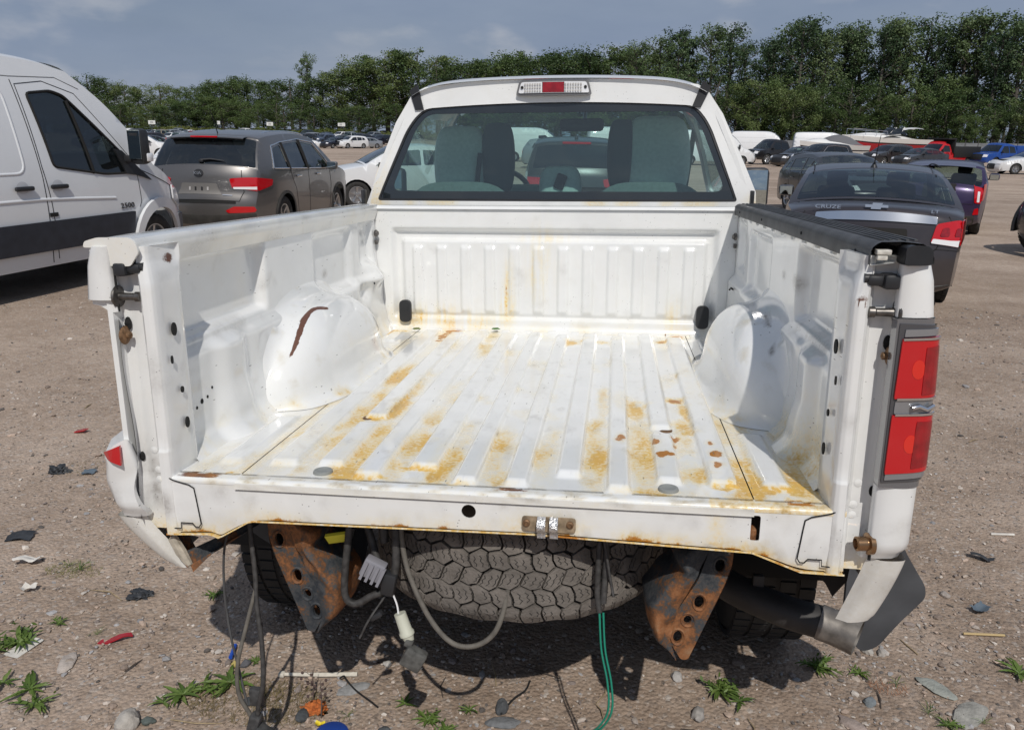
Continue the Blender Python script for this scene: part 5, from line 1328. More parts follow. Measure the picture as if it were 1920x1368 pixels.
    def place(s, x, y, az, label, cat, group=None, scale=1.0, z=0.0):
        s.root.location = (x, y, z); s.root.rotation_euler = (0, 0, -rad(az)); s.root.scale = (scale,) * 3
        return tag(s.root, label, cat, group)
def dense(pts, step):
    o = []
    for a, b in zip(pts, pts[1:]):
        k = max(1, int(math.hypot(b[0] - a[0], b[1] - a[1]) / step)); o += [(a[0] + (b[0] - a[0]) * j / k, a[1] + (b[1] - a[1]) * j / k) for j in range(k)]
    return o + [pts[-1]]

def sec_sedan(L=4.55, H=1.46):
    h = L / 2; k = H / 1.46
    return [('rear', [(-h + .12, .22), (-h + .02, .32), (-h, .55), (-h + .03, .72), (-h + .07, .90), (-h + .10, 1.00 * k)]),
            ('deck', [(-h + .10, 1.00 * k), (-h + .20, 1.04 * k), (-h + .55, 1.07 * k)]),
            ('backlight', [(-h + .55, 1.07 * k), (-h + .95, 1.26 * k), (-h + 1.30, 1.385 * k)]),
            ('roof', [(-h + 1.30, 1.385 * k), (-h + 1.75, 1.45 * k), (-h + 2.2, 1.46 * k), (-h + 2.65, 1.40 * k)]),
            ('windscreen', [(-h + 2.65, 1.40 * k), (-h + 3.05, 1.22 * k), (-h + 3.45, .99 * k)]),
            ('bonnet', [(-h + 3.45, .99 * k), (-h + 3.95, .90 * k), (-h + 4.35 * L / 4.55, .76 * k)]),
            ('front', [(-h + 4.35 * L / 4.55, .76 * k), (h - .06, .62), (h, .45), (h - .02, .30), (h - .12, .20)])]
def win_sedan(L=4.55, H=1.46):
    h = L / 2; k = H / 1.46
    return [[(-h + .90, 1.06 * k), (-h + 1.28, 1.30 * k), (-h + 1.40, 1.33 * k), (-h + 1.40, 1.05 * k)],
            [(-h + 1.46, 1.05 * k), (-h + 1.46, 1.345 * k), (-h + 2.02, 1.385 * k), (-h + 2.02, 1.02 * k)],
            [(-h + 2.09, 1.015 * k), (-h + 2.09, 1.385 * k), (-h + 2.62, 1.345 * k), (-h + 3.22, 1.00 * k)]]
def sec_suv(L=4.7, H=1.70):
    h = L / 2; k = H / 1.70
    return [('rear', [(-h + .16, .30), (-h + .03, .40), (-h, .62), (-h + .05, .80), (-h + .07, 1.0), (-h + .12, 1.16 * k)]),
            ('backlight', [(-h + .12, 1.16 * k), (-h + .25, 1.38 * k), (-h + .42, 1.575 * k)]),
            ('roof', [(-h + .42, 1.575 * k), (-h + .50, 1.62 * k), (-h + 1.0, 1.67 * k), (-h + 1.8, 1.70 * k), (-h + 2.5, 1.66 * k), (-h + 2.78, 1.60 * k)]),
            ('windscreen', [(-h + 2.78, 1.60 * k), (-h + 3.15, 1.38 * k), (-h + 3.55, 1.12 * k)]),
            ('bonnet', [(-h + 3.55, 1.12 * k), (-h + 4.05, 1.04 * k), (-h + 4.46 * L / 4.7, .92 * k)]),
            ('front', [(-h + 4.46 * L / 4.7, .92 * k), (h - .07, .78), (h, .58), (h - .03, .38), (h - .16, .26)])]
def win_suv(L=4.7, H=1.70):
    h = L / 2; k = H / 1.70
    return [[(-h + .62, 1.18 * k), (-h + .78, 1.47 * k), (-h + 1.12, 1.52 * k), (-h + 1.18, 1.14 * k)],
            [(-h + 1.25, 1.13 * k), (-h + 1.20, 1.53 * k), (-h + 1.98, 1.57 * k), (-h + 2.02, 1.10 * k)],
            [(-h + 2.09, 1.10 * k), (-h + 2.06, 1.57 * k), (-h + 2.66, 1.52 * k), (-h + 3.25, 1.08 * k)]]
P_GREY = paint('grey_metallic_paint', (.165, .158, .155), .65, .32)
P_CHAR = paint('charcoal_paint', (.045, .040, .046), .4, .28)
P_DKGR = paint('dark_grey_paint', (.055, .056, .060), .5, .30)
P_PURP = paint('purple_paint', (.035, .022, .075), .35, .28)
P_WHITE = paint('white_car_paint', (.74, .75, .76), 0, .3)
P_BLACK = paint('black_car_paint', (.010, .010, .012), 0, .22)
P_NAVY = paint('navy_paint', (.010, .014, .03), .2, .25)
P_RED = paint('red_truck_paint', (.50, .008, .012), 0, .28)
P_BLUE = paint('blue_truck_paint', (.006, .06, .30), .2, .25)
P_SILV = paint('silver_paint', (.38, .40, .42), .6, .32)
P_STEEL = paint('steel_blue_paint', (.10, .13, .19), .5, .3)
BADGE = mat('badge_silver', (.72, .73, .75), .18, .9)
DUSTYBLK = mat('dusty_black_trim', (.05, .048, .045), .6, var=.3, vscale=9)

# --- the grey crossover left of the cab
def grey_suv():
    L_, H_ = 4.76, 1.68
    c = Car('crossover', sec_suv(L_, H_), 1.89, 1.12, .30, (-1.42, 1.36, .355), .26, .09, tp=(.13, .2), crown=dict(rear=.16, backlight=.10, roof=.03))
    c.body(P_GREY, win_suv(L_, H_), GL_DARK, .02, GL_CAR)
    c.wheels4(.235, SILVER, False)
    c.place(-6.03, 12.3, -1.9, 'grey crossover with dark rear glass, parked beside the white van', 'car')
    R_ = c.root; h = L_ / 2
    # window surround in chrome, visor
    for sg in (-1, 1):
        lp = [(-h + .58, 1.15), (-h + .74, 1.49), (-h + 1.15, 1.545), (-h + 2.0, 1.595), (-h + 2.68, 1.545), (-h + 3.32, 1.075), (-h + .60, 1.15)]
        b = MB(); b.tube([c.side(sg, .004)(*q) for q in dense(lp, .08)], .011, 6); b.build('window_trim', CHROME, R_, 50)
        b = MB(); b.tube([c.side(sg, -.16)(-h + .9 + .16 * i, 1.66 + .055 * math.sin(i / 12 * math.pi) ** .5) for i in range(13)], .016, 8); b.build('roof_rail', CHROME, R_, 50)
        b = MB(); b.tube([c.side(sg, .002)(*q) for q in dense([(-h + 1.22, 1.12), (-h + 1.20, 1.54)], .1)], .022, 4); b.build('pillar_trim', SEAM, R_, 40)
        b = MB(); b.tube([c.side(sg, .002)(*q) for q in dense([(-h + 2.05, 1.10), (-h + 2.03, 1.58)], .1)], .028, 4); b.build('pillar_trim', SEAM, R_, 40)
        for y in (-h + 1.55, -h + 2.55):
            b = MB(); b.box(c.side(sg, .02)(y, 1.00), (.025, .20, .035), None, .01); b.build('door_handle', CHROME, R_, 40)
    c.gap([(-h + 1.20, 1.13), (-h + 1.30, .95), (-h + 1.42, .80), (-h + 1.50, .45), (-h + 1.55, .34), (-h + 2.08, .34), (-h + 2.06, 1.10)]); c.gap([(-h + 2.08, .34), (-h + 3.18, .34), (-h + 3.26, .80), (-h + 3.22, 1.08)])
    c.sidepatch('wheel_arch_trim', [(-1.42 + .44 * math.cos(a), .355 + .44 * math.sin(a)) for a in np.linspace(-.2, math.pi + .2, 14)] + [(-1.42 + .395 * math.cos(a), .355 + .395 * math.sin(a)) for a in np.linspace(math.pi + .2, -.2, 14)], .004, DUSTYBLK, .008, 0)
    c.sidepatch('wheel_arch_trim', [(1.36 + .44 * math.cos(a), .355 + .44 * math.sin(a)) for a in np.linspace(-.2, math.pi + .2, 14)] + [(1.36 + .395 * math.cos(a), .355 + .395 * math.sin(a)) for a in np.linspace(math.pi + .2, -.2, 14)], .004, DUSTYBLK, .008, 0)
    # tailgate: spoiler with red lamp, wiper, plate recess, lamps, bumper
    b = MB(); b.add(*grid(14, 6, lambda u, v: ((u - .5) * 1.16, -h + .42 - .17 * math.sin(v * 3.1) ** 1.0 - .08 * (1 - (2 * u - 1) ** 2), 1.59 + .03 * math.cos(v * 3.1) + .02 * (1 - (2 * u - 1) ** 2)))); b.build('spoiler', P_GREY, R_, 60)
    b = MB(); b.add(*grid(8, 2, lambda u, v: ((u - .5) * .42, -h + .165 - .0 * v, 1.605 + .022 * v))); b.box((0, -h + .18, 1.618), (.42, .02, .022), None, .004); b.build('high_brake_lamp', REDL, R_, 40)
    b = MB(); b.tube([c.on('backlight', .03)(*q) for q in ((.0, 1.20), (.15, 1.215), (.36, 1.20))], [.018, .016, .006], 6); b.box(c.on('backlight', .02)(0, 1.19), (.07, .05, .05), None, .015); b.build('rear_wiper', BLACKP, R_, 40)
    c.patch('tail_lamp', 'rear', [(.50, .86), (.46, .99), (.90, 1.03), (.925, .90), (.90, .82)], .012, REDL, .02, .03, mirror=True)
    for sg in (-1, 1): c.sidepatch('tail_lamp', [(-h + .04, .83), (-h + .04, 1.03), (-h + .46, .99), (-h + .42, .90)], .008, REDL, .012, .03, sides=(sg,))
    c.patch('lamp_strip', 'rear', [(.52, .845), (.515, .88), (.91, .895), (.90, .85)], .018, CLEARL, .02, .01, mirror=True)
    c.patch('plate_recess', 'rear', [(-.34, .72), (-.27, .93), (.27, .93), (.34, .72)], .004, mat('grey_recess', (.20, .19, .18), .5, .4), .004, .02)
    for x in (-.14, -.05, .05, .14): c.patch('plate_clip', 'rear', rect(x - .012, .80, x + .012, .875), .012, BLACKP if abs(x) < .1 else PLATEW, .008, .003)
    c.secgap('rear', [(-.62, 1.10), (-.66, .80), (-.60, .66), (.60, .66), (.66, .80), (.62, 1.10)], .006)
    c.patch('bumper_lower', 'rear', rect(-.84, .33, .84, .50), .006, DUSTYBLK, .01, .03)
    c.patch('bumper_crease', 'rear', rect(-.55, .63, .55, .655), .004, SEAM, .004, .005)
    c.patch('reflector', 'rear', [(.44, .52), (.40, .55), (.52, .60), (.80, .60), (.84, .55), (.80, .52)], .012, REDL, .015, .015, mirror=True)
    c.patch('badge_oval', 'rear', circle(0, 1.035, .075, 20, .042), .008, BLACKP, .008, 0)
    for sg, ss in ((1, 'KIA'),):
        x, y, z = c.on('rear', .040)(0, 1.028)
        text_mesh('badge_lettering', ss, .066, BADGE, R_, Matrix.Translation((x, y, z)) @ Matrix.Rotation(rad(90), 4, 'X') @ Matrix.Diagonal((1.15, 1, 1, 1)), .002)
    c.patch('badge_strip', 'rear', rect(.36, .715, .50, .727), .010, BADGE, .004, .003)
    c.mirrors(-h + 3.05, 1.10, P_GREY)
    b = MB(); b.tube([(.02, -h + .62, 1.63), (.02, -h + .55, 1.78), (.0, -h + .45, 2.02)], [.012, .005, .003], 6); b.build('aerial', BLACKP, R_, 40)
    c.seats((-.35, .75), 1.12, BLKSEAT)
grey_suv()

# --- the charcoal saloon behind the right rail
def saloon():
    L_, H_ = 4.60, 1.38
    c = Car('saloon_car', [(k, [(y, max(z, .31)) for y, z in v]) if k == 'rear' else (k, v) for k, v in sec_sedan(L_, H_)], 1.80, .98, .40, (-1.32, 1.37, .335), .22, .085, tp=(.14, .2), crown=dict(rear=.13, deck=.05, backlight=.07, roof=.035))
    c.body(P_CHAR, win_sedan(L_, H_), GL_CAR, .055, GL_CLEAR)
    c.wheels4(.225, SILVER, True, 48)
    c.place(3.44, 8.98, 14.0, 'charcoal saloon car with chrome strip across its boot lid, beyond the right bed rail', 'car')
    R_ = c.root; h = L_ / 2
    c.patch('chrome_strip', 'rear', [(-.56, .885), (-.56, .925), (.56, .925), (.56, .885)], .016, CHROME, .014, .01)
    c.patch('tail_lamp', 'rear', [(.52, .71), (.56, .89), (.80, .94), (.86, .73), (.80, .69)], .014, REDL, .02, .03, mirror=True)
    c.patch('tail_lamp_lens', 'rear', [(.60, .78), (.62, .86), (.68, .87), (.69, .79)], .022, REDL2, .01, .02, mirror=True); c.patch('tail_lamp_lens', 'rear', [(.735, .79), (.75, .87), (.80, .88), (.815, .80)], .022, REDL2, .01, .02, mirror=True)
    c.patch('reversing_lens', 'rear', [(.525, .71), (.54, .755), (.70, .75), (.84, .76), (.85, .725), (.78, .695)], .020, CLEARL, .014, .012, mirror=True)
    for sg in (-1, 1): c.sidepatch('tail_lamp', [(-h + .03, .70), (-h + .05, .95), (-h + .33, .965), (-h + .26, .78)], .008, REDL, .012, .03, sides=(sg,))
    c.secgap('rear', [(-.665, .97), (-.70, .90), (-.58, .66), (-.5, .60), (.5, .60), (.58, .66), (.70, .90), (.665, .97)], .006)
    c.secgap('rear', [(-.86, .66), (-.58, .655)], .004); c.secgap('rear', [(.58, .655), (.86, .66)], .004)
    c.patch('plate_recess', 'rear', [(-.32, .66), (-.30, .83), (.30, .83), (.32, .66)], .002, DARKIN, .003, .02)
    c.patch('bumper_lower', 'rear', rect(-.76, .24, .76, .33), .006, DUSTYBLK, .01, .03)
    # badges
    for ss, x, z, sz in (('CRUZE', -.45, .955, .052), ('LT', .53, .945, .045), ('eco', .02, .86, .03)):
        if ss == 'eco': continue
        p = c.on('rear', .034)(x, z); text_mesh('badge_lettering', ss, sz, BADGE, R_, Matrix.Translation(p) @ Matrix.Rotation(rad(80), 4, 'X') @ Matrix.Diagonal((1.5, 1, 1, 1)), .002)
    bt = [(-.10, .972), (-.045, .972), (-.045, .955), (.045, .955), (.045, .972), (.11, .972), (.10, .998), (.045, .998), (.045, 1.016), (-.045, 1.016), (-.045, .998), (-.11, .998)]
    V, Fs = sheet(bt, [], .05, lambda u, v: tuple(np.array(c.on('rear', .034)(0, .955)) + np.array([u + .25 * (v - .985), .2 * (v - .985), v - .985])), .008); fixn(mesh('bow_badge', V, Fs, BADGE, R_, None))
    c.gap([(-h + 1.10, .95), (-h + 1.22, .80), (-h + 1.34, .62), (-h + 1.42, .34), (-h + 2.05, .30), (-h + 2.05, 1.0)]); c.gap([(-h + 2.05, .30), (-h + 3.10, .32), (-h + 3.22, .70), (-h + 3.2, .96)])
    for sg in (-1, 1):
        b = MB(); b.tube([c.side(sg, .004)(*q) for q in dense([(-h + .88, 1.05), (-h + 3.24, .985)], .1)], .010, 6); b.build('window_trim', BLACKP, R_, 50)
        for y in (-h + 1.5, -h + 2.55): b = MB(); b.box(c.side(sg, .02)(y, .86), (.025, .19, .03), None, .009); b.build('door_handle', P_CHAR, R_, 40)
        b = MB(); b.tube([c.side(sg, -.02 - .11 * 0)(-h + 1.35 + .12 * i, 1.40 + .045 * math.sin((i + 2) / 13 * math.pi)) for i in range(11)], .008, 6); b.build('roof_ditch', SEAM, R_, 50)
    p = c.pt('roof', .12, 0); b = MB(); b.lathe([(.04, 0), (.035, .015), (.018, .05), (.012, .06), (0, .06)], 14, Matrix.Translation(p)); b.tube([p, (p[0], p[1] - .04, p[2] + .10), (p[0] + .02, p[1] - .16, p[2] + .36)], [.012, .006, .003], 6); b.build('aerial', BLACKP, R_, 50)
    c.mirrors(-h + 3.08, 1.0, P_CHAR)
    c.seats((.42,), 1.10, BLKSEAT); c.seats((-.55,), 1.00, BLKSEAT)
    b = MB(); b.box((0, 1.02, 1.265), (.24, .04, .07), None, .02); b.build('rear_view_mirror', BLACKP, R_, 40)
    b = MB(); b.box((0, -1.35, 1.0), (1.3, .7, .02)); b.build('parcel_shelf', DARKIN, R_, None)
    b = MB(); b.lathe([(.038, 0), (.042, .12), (.036, .12)], 14, axis_mat((.45, -h + .22, .25), (0, -1, -.1))); b.build('exhaust', STEEL, R_, 50)
saloon()

# --- dark hatchback facing us, behind the saloon
def sec_hatch(L=4.2, H=1.47):
    h = L / 2; k = H / 1.47
    return [('rear', [(-h + .14, .26), (-h + .02, .36), (-h, .58), (-h + .04, .80), (-h + .10, .98 * k)]),
            ('backlight', [(-h + .10, .98 * k), (-h + .30, 1.18 * k), (-h + .52, 1.36 * k)]),
            ('roof', [(-h + .52, 1.36 * k), (-h + .62, 1.40 * k), (-h + 1.2, 1.455 * k), (-h + 1.8, 1.47 * k), (-h + 2.35, 1.39 * k)]),
            ('windscreen', [(-h + 2.35, 1.39 * k), (-h + 2.8, 1.18 * k), (-h + 3.20, .98 * k)]),
            ('bonnet', [(-h + 3.20, .98 * k), (-h + 3.65, .90 * k), (-h + 3.98 * L / 4.2, .76 * k)]),
            ('front', [(-h + 3.98 * L / 4.2, .76 * k), (h - .07, .62), (h, .45), (h - .02, .30), (h - .12, .20)])]
def win_hatch(L=4.2, H=1.47):
    h = L / 2; k = H / 1.47
    return [[(-h + .50, 1.05 * k), (-h + .66, 1.25 * k), (-h + .86, 1.31 * k), (-h + .90, 1.02 * k)],
            [(-h + .97, 1.01 * k), (-h + .93, 1.33 * k), (-h + 1.66, 1.385 * k), (-h + 1.70, .99 * k)],
            [(-h + 1.77, .985 * k), (-h + 1.74, 1.385 * k), (-h + 2.30, 1.34 * k), (-h + 2.98, .97 * k)]]
def hatch_dark():
    c = Car('hatchback', sec_hatch(4.35, 1.47), 1.80, .98, .40, (-1.30, 1.34, .32), .22, .09, tp=(.1, .18))
    c.body(P_DKGR, win_hatch(4.35, 1.47), GL_CAR, .055, GL_CLEAR); c.wheels4(.21)
    c.place(5.75, 18.9, 171, 'dark grey hatchback facing this way with a crumpled wing, behind the charcoal saloon', 'car', None, .965)
    h = 2.175
    c.gap([(-h + .92, .98), (-h + 1.05, .70), (-h + 1.22, .34), (-h + 1.73, .30), (-h + 1.73, .98)]); c.gap([(-h + 1.73, .30), (-h + 2.80, .32), (-h + 2.92, .95)])
    for sg in (-1, 1):
        for y in (-h + 1.25, -h + 2.2): b = MB(); b.box(c.side(sg, .02)(y, .88), (.025, .19, .03), None, .009); b.build('door_handle', P_DKGR, c.root, 40)
    c.mirrors(-h + 2.85, .99, BLACKP); c.seats((-.35, .55), 1.05, BLKSEAT)
    b = MB(); b.add(*grid(14, 10, lambda u, v: (-.95 + .32 * u + .03 * math.sin(9 * v + 4 * u), .95 + .55 * v, .80 + .16 * math.sin(u * 2.2) + .035 * math.sin(13 * u + 3 * v) * math.cos(7 * v)))); b.build('crumpled_wing', mat('bare_bent_metal', (.40, .40, .42), .35, .6, var=.4, vscale=9), c.root, 25)
    c.patch('headlamp', 'front', [(.48, .62), (.52, .72), (.80, .74), (.84, .66)], .01, CLEARL, .02, .02, mirror=True)
    c.patch('grille', 'front', rect(-.45, .36, .45, .58), .006, BLACKP, .01, .04)
hatch_dark()
# --- small purple hatchback right of the saloon
def hatch_purple():
    c = Car('hatchback', sec_hatch(3.70, 1.33), 1.64, .98, .36, (-1.17, 1.2, .30), .22, .09, tp=(.12, .2), crown=dict(rear=.13, backlight=.08))
    c.body(P_PURP, win_hatch(3.70, 1.33), GL_CAR, .055, GL_CLEAR); c.wheels4(.19)
    c.place(7.18, 16.4, 22.7, 'small purple hatchback with tall red rear lamps, half hidden by the charcoal saloon', 'car')
    h = 1.85
    c.patch('tail_lamp', 'rear', [(.62, .62), (.60, .78), (.56, .94), (.76, .97), (.79, .70), (.74, .62)], .012, REDL, .02, .03, mirror=True)
    c.patch('lamp_strip', 'rear', [(.66, .64), (.65, .82), (.69, .82), (.70, .64)], .020, CLEARL, .016, .01, mirror=True)
    for sg in (-1, 1): c.sidepatch('tail_lamp', [(-h + .02, .66), (-h + .06, .97), (-h + .26, .99), (-h + .12, .7)], .006, REDL, .01, .02, sides=(sg,))
    c.patch('plate_recess', 'rear', rect(-.28, .68, .28, .88), .004, DARKIN, .004, .02); c.patch('plate', 'rear', rect(-.16, .72, .16, .82), .010, mat('grey_plate', (.3, .3, .34), .5), .006, .006)
    c.patch('bumper_lower', 'rear', rect(-.66, .27, .66, .40), .006, DUSTYBLK, .01, .03); c.patch('reflector', 'rear', [(.62, .42), (.64, .52), (.70, .54), (.72, .42)], .012, REDL, .012, .01, mirror=True)
    b = MB(); b.add(*grid(12, 4, lambda u, v: ((u - .5) * 1.10, -h + .56 - .24 * v - .05 * (1 - (2 * u - 1) ** 2), 1.265 + .03 * (1 - v) + .03 * (1 - (2 * u - 1) ** 2)))); b.build('spoiler', P_PURP, c.root, 60)
    b = MB(); b.box((.30, -h + .08, .82), (.11, .012, .09), Matrix.Rotation(.6, 3, 'Y'), .002); b.build('sticker', mat('silver_sticker', (.7, .7, .75), .4), c.root, None)
    c.secgap('rear', [(-.57, .96), (-.60, .60), (.60, .60), (.57, .96)], .005); c.mirrors(.95, 1.0, P_PURP); c.seats((-.25, .5), 1.08, BLKSEAT)
hatch_purple()
# --- white smashed saloon right of the grey crossover; white saloon between van and crossover; car ahead of the truck
def white_wrecks():
    c = Car('saloon_car', sec_sedan(4.6, 1.45), 1.8, .97, .4, (-1.3, 1.36, .32), .22, .10)
    c.body(P_WHITE, win_sedan(4.6, 1.45), GL_CAR, .055, GL_CLEAR); c.wheels4(.21); c.mirrors(.80, .98, BLACKP); c.seats((-.5, .4), 1.05, BLKSEAT)
    c.place(*pxground(768, 20.5), 243, 'white car with a smashed front end, showing between the grey crossover and the truck cab', 'car')
    b = MB(); rg = random.Random(4)
    for k in range(26):
        b.box((rg.uniform(-.75, .75), 2.12 + rg.uniform(-.12, .22), rg.uniform(.30, .72)), (rg.uniform(.08, .35), rg.uniform(.02, .2), rg.uniform(.02, .10)), Matrix.Rotation(rg.uniform(-1, 1), 3, 'Y') @ Matrix.Rotation(rg.uniform(-1, 1), 3, 'Z'), .004)
    w = b.build('wrecked_front', mat('mixed_wreck_parts', (.09, .09, .09), .5, .3, var=.9, vscale=7), c.root, None); w['kind'] = 'stuff'
    c.patch('front_opening', 'front', rect(-.80, .28, .80, .70), .02, DARKIN, .02, .04)
    d = Car('saloon_car', sec_sedan(4.7, 1.47), 1.82, .98, .4, (-1.32, 1.38, .33), .22, .10)
    d.body(P_WHITE, win_sedan(4.7, 1.47), GL_CLEAR, .055, GL_CLEAR); d.wheels4(.21); d.mirrors(.82, .99, P_WHITE); d.seats((-.5, .4), 1.05, BLKSEAT)
    d.place(-11.6, 20.6, -14, 'white car with deployed side airbag, seen between the van mirror and the grey crossover', 'car')
    for sg in (-1, 1): b = MB(); b.add(*grid(10, 6, lambda u, v: (sg * (.62 - .06 * math.sin(u * 9)), -1.3 + 2.1 * u, 1.0 + .34 * v))); b.build('airbag', mat('airbag_cloth', (.7, .7, .68), .9), d.root, 50)
    e = Car('crossover', sec_suv(4.6, 1.66), 1.85, 1.10, .30, (-1.38, 1.32, .35), .26, .10)
    e.body(P_DKGR, win_suv(4.6, 1.66), GL_DARK, .055, GL_CAR); e.wheels4(.22)
    b = MB(); b.box((0, -2.3 + .36, 1.605), (.50, .03, .04), None, .006); b.build('high_brake_lamp', REDL, e.root, 40)
    b = MB(); b.lathe([(.035, 0), (.02, .05), (0, .06)], 12, Matrix.Translation((.0, -1.5, 1.68))); b.tube([(.0, -1.5, 1.7), (-.02, -1.62, 2.0)], .006, 6); b.build('aerial', BLACKP, e.root, 40)
    e.patch('tail_lamp', 'rear', [(.50, .86), (.46, .99), (.90, 1.03), (.925, .90), (.90, .82)], .012, REDL, .02, .03, mirror=True)
    e.place(-.55, 14.6, -4, 'dark grey crossover with a red high brake lamp, seen through the cab glass', 'car')
white_wrecks()
# --- dark vehicle cut off by the right edge
def edge_car():
    c = Car('pickup_suv', sec_suv(4.8, 1.80), 1.9, 1.15, .28, (-1.42, 1.88, .40), .34, .10)
    c.body(P_BLACK, win_suv(4.8, 1.80), GL_DARK, .055, GL_CAR); c.wheels4(.26, DARKST, True, 40)
    c.sidepatch('wheel_arch_trim', [(1.88 + .54 * math.cos(a), .40 + .54 * math.sin(a)) for a in np.linspace(-.1, math.pi + .1, 14)] + [(1.88 + .45 * math.cos(a), .40 + .45 * math.sin(a)) for a in np.linspace(math.pi + .1, -.1, 14)], .03, DUSTYBLK, .05, 0)
    c.mirrors(.85, 1.15, BLACKP)
    c.place(9.27, 11.9, 257, 'black sport utility vehicle cut off by the right edge of the picture', 'car')
edge_car()
# --- white panel van on the left
def van():
    secs = [('rear', [(-2.85, .36), (-2.93, .55), (-2.94, 1.2), (-2.90, 1.9), (-2.80, 2.26)]),
            ('roof', [(-2.80, 2.26), (-2.4, 2.34), (-1.0, 2.37), (.4, 2.35), (.95, 2.27)]),
            ('windscreen', [(.95, 2.27), (1.35, 1.98), (1.72, 1.60), (1.98, 1.28)]),
            ('bonnet', [(1.98, 1.28), (2.25, 1.16), (2.52, .99), (2.62, .90)]),
            ('front', [(2.62, .90), (2.74, .72), (2.78, .50), (2.74, .36), (2.66, .28)])]
    c = Car('panel_van', secs, 1.99, 1.22, .115, (-1.85, 1.95, .345), .30, .10, tp=(.05, .30), crown=dict(rear=.06, roof=.05, windscreen=.14, bonnet=.10, front=.22), arch=1.24)
    dw = [(.36, 1.30), (.28, 2.02), (.62, 2.06), (.78, 2.02), (1.50, 1.36), (1.52, 1.20), (1.1, 1.20)]
    vp = paint('white_van_paint', (.72, .735, .75), 0, .28)
    c.body(vp, [dw], GL_DARK, .04, GL_CAR)
    c.wheels4(.22, SILVER, False, 40, 6, .03)
    R_ = c.root
    c.gap([(.14, 2.14), (.18, 1.2), (.18, .33)], r=.0045); c.gap([(.26, .36), (.24, .95), (.20, 1.3), (.18, 2.10), (.55, 2.15), (.95, 2.05), (1.62, 1.30), (1.64, .86), (1.60, .80)], r=.004)
    c.gap([(-1.55, 2.14), (-1.55, .33)], r=.0045); c.gap([(-2.7, 2.17), (.14, 2.17), (.75, 2.20), (1.05, 2.10)], r=.004, name='roof_seam', m=mat('grey_seam', (.2, .2, .2), .7))
    c.gap([(1.62, 1.25), (1.9, 1.16), (2.4, 1.00)], r=.005)
    # embossed blind panel
    for sg in (-1, 1):
        lp = rounded(rect(-1.42, 1.24, -.02, 2.06), .12, 5); lp.append(lp[0])
        b = MB(); b.tube([c.side(sg, -.012)(*q) for q in dense(lp, .08)], .020, 8); b.build('panel_bead', vp, R_, 60)
        lp = rounded(rect(-2.75, 1.24, -1.68, 2.06), .12, 5); lp.append(lp[0])
        b = MB(); b.tube([c.side(sg, -.012)(*q) for q in dense(lp, .08)], .020, 8); b.build('panel_bead', vp, R_, 60)
        b = MB(); b.tube([c.side(sg, -.012)(*q) for q in dense([(-2.8, .98), (.1, .98), (.5, .965), (1.2, .93)], .1)], .022, 8); b.build('side_crease', vp, R_, 60)
        for y in (-.10, .36):
            b = MB(); b.box(c.side(sg, .025)(y, 1.10), (.035, .23, .045), None, .015); o = b.build('door_handle', BLACKP, R_, 40)
            b = MB(); b.lathe([(0, .004), (.06, .002), (.085, 0)], 18, axis_mat(c.side(sg, -.001)(y, 1.085), (sg, 0, 0))); b.build('handle_dish', mat('van_dish', (.55, .56, .58), .3), o, 60)
        # split bar of the front door glass and black corner
        b = MB(); b.tube([c.side(sg, .003)(*q) for q in dense([(.92, 1.21), (.80, 1.97)], .1)], .016, 6); b.build('window_bar', SEAM, R_, 40)
        lp = rounded(dw, .05, 3); lp.append(lp[0])
        b = MB(); b.tube([c.side(sg, .002)(*q) for q in dense(lp, .08)], .014, 6); b.build('window_seal', SEAM, R_, 40)
    c.sidepatch('black_moulding', [(-2.85, .46), (-2.85, .76), (-1.0, .76), (1.48, .76), (1.44, .56), (1.40, .46)], .012, mat('van_black_moulding', (.022, .026, .036), .5, var=.2, vscale=9), .02, .02)
    c.sidepatch('fuel_flap', [(.19, .80), (.19, .84), (.30, .84), (.30, .80)], .004, SEAM, .004, .004)
    c.sidepatch('mirror_base', [(1.42, 1.19), (1.30, 1.47), (1.42, 1.45), (1.66, 1.24), (1.86, 1.10), (1.80, 1.12), (1.60, 1.17)], .006, BLACKP, .02, .01)
    fl = [(1.95 + .53 * math.cos(a), .345 + .55 * math.sin(a)) for a in np.linspace(.12, math.pi - .12, 16)] + [(1.95 + .425 * math.cos(a), .345 + .425 * math.sin(a)) for a in np.linspace(math.pi - .05, .05, 16)]
    c.sidepatch('wheel_arch_flare', fl, .028, vp, .04, 0)
    fl = [(-1.85 + .53 * math.cos(a), .345 + .55 * math.sin(a)) for a in np.linspace(.12, math.pi - .12, 16)] + [(-1.85 + .425 * math.cos(a), .345 + .425 * math.sin(a)) for a in np.linspace(math.pi - .05, .05, 16)]
    c.sidepatch('wheel_arch_flare', fl, .028, vp, .04, 0)
    c.sidepatch('front_bumper', [(2.36, .34), (2.40, .60), (2.56, .66), (2.74, .60), (2.76, .36)], .012, mat('grey_bumper', (.12, .13, .14), .55), .03, .02)
    c.patch('front_bumper', 'front', rect(-.72, .32, .72, .62), .012, MATS['grey_bumper'], .03, .03)
    c.sidepatch('headlamp', [(2.38, .84), (2.36, 1.02), (2.52, .96), (2.64, .78), (2.60, .72)], .010, CLEARL, .02, .02)
    c.patch('grille', 'front', [(-.42, .66), (-.42, .86), (.42, .86), (.42, .66)], .012, BLACKP, .02, .03)
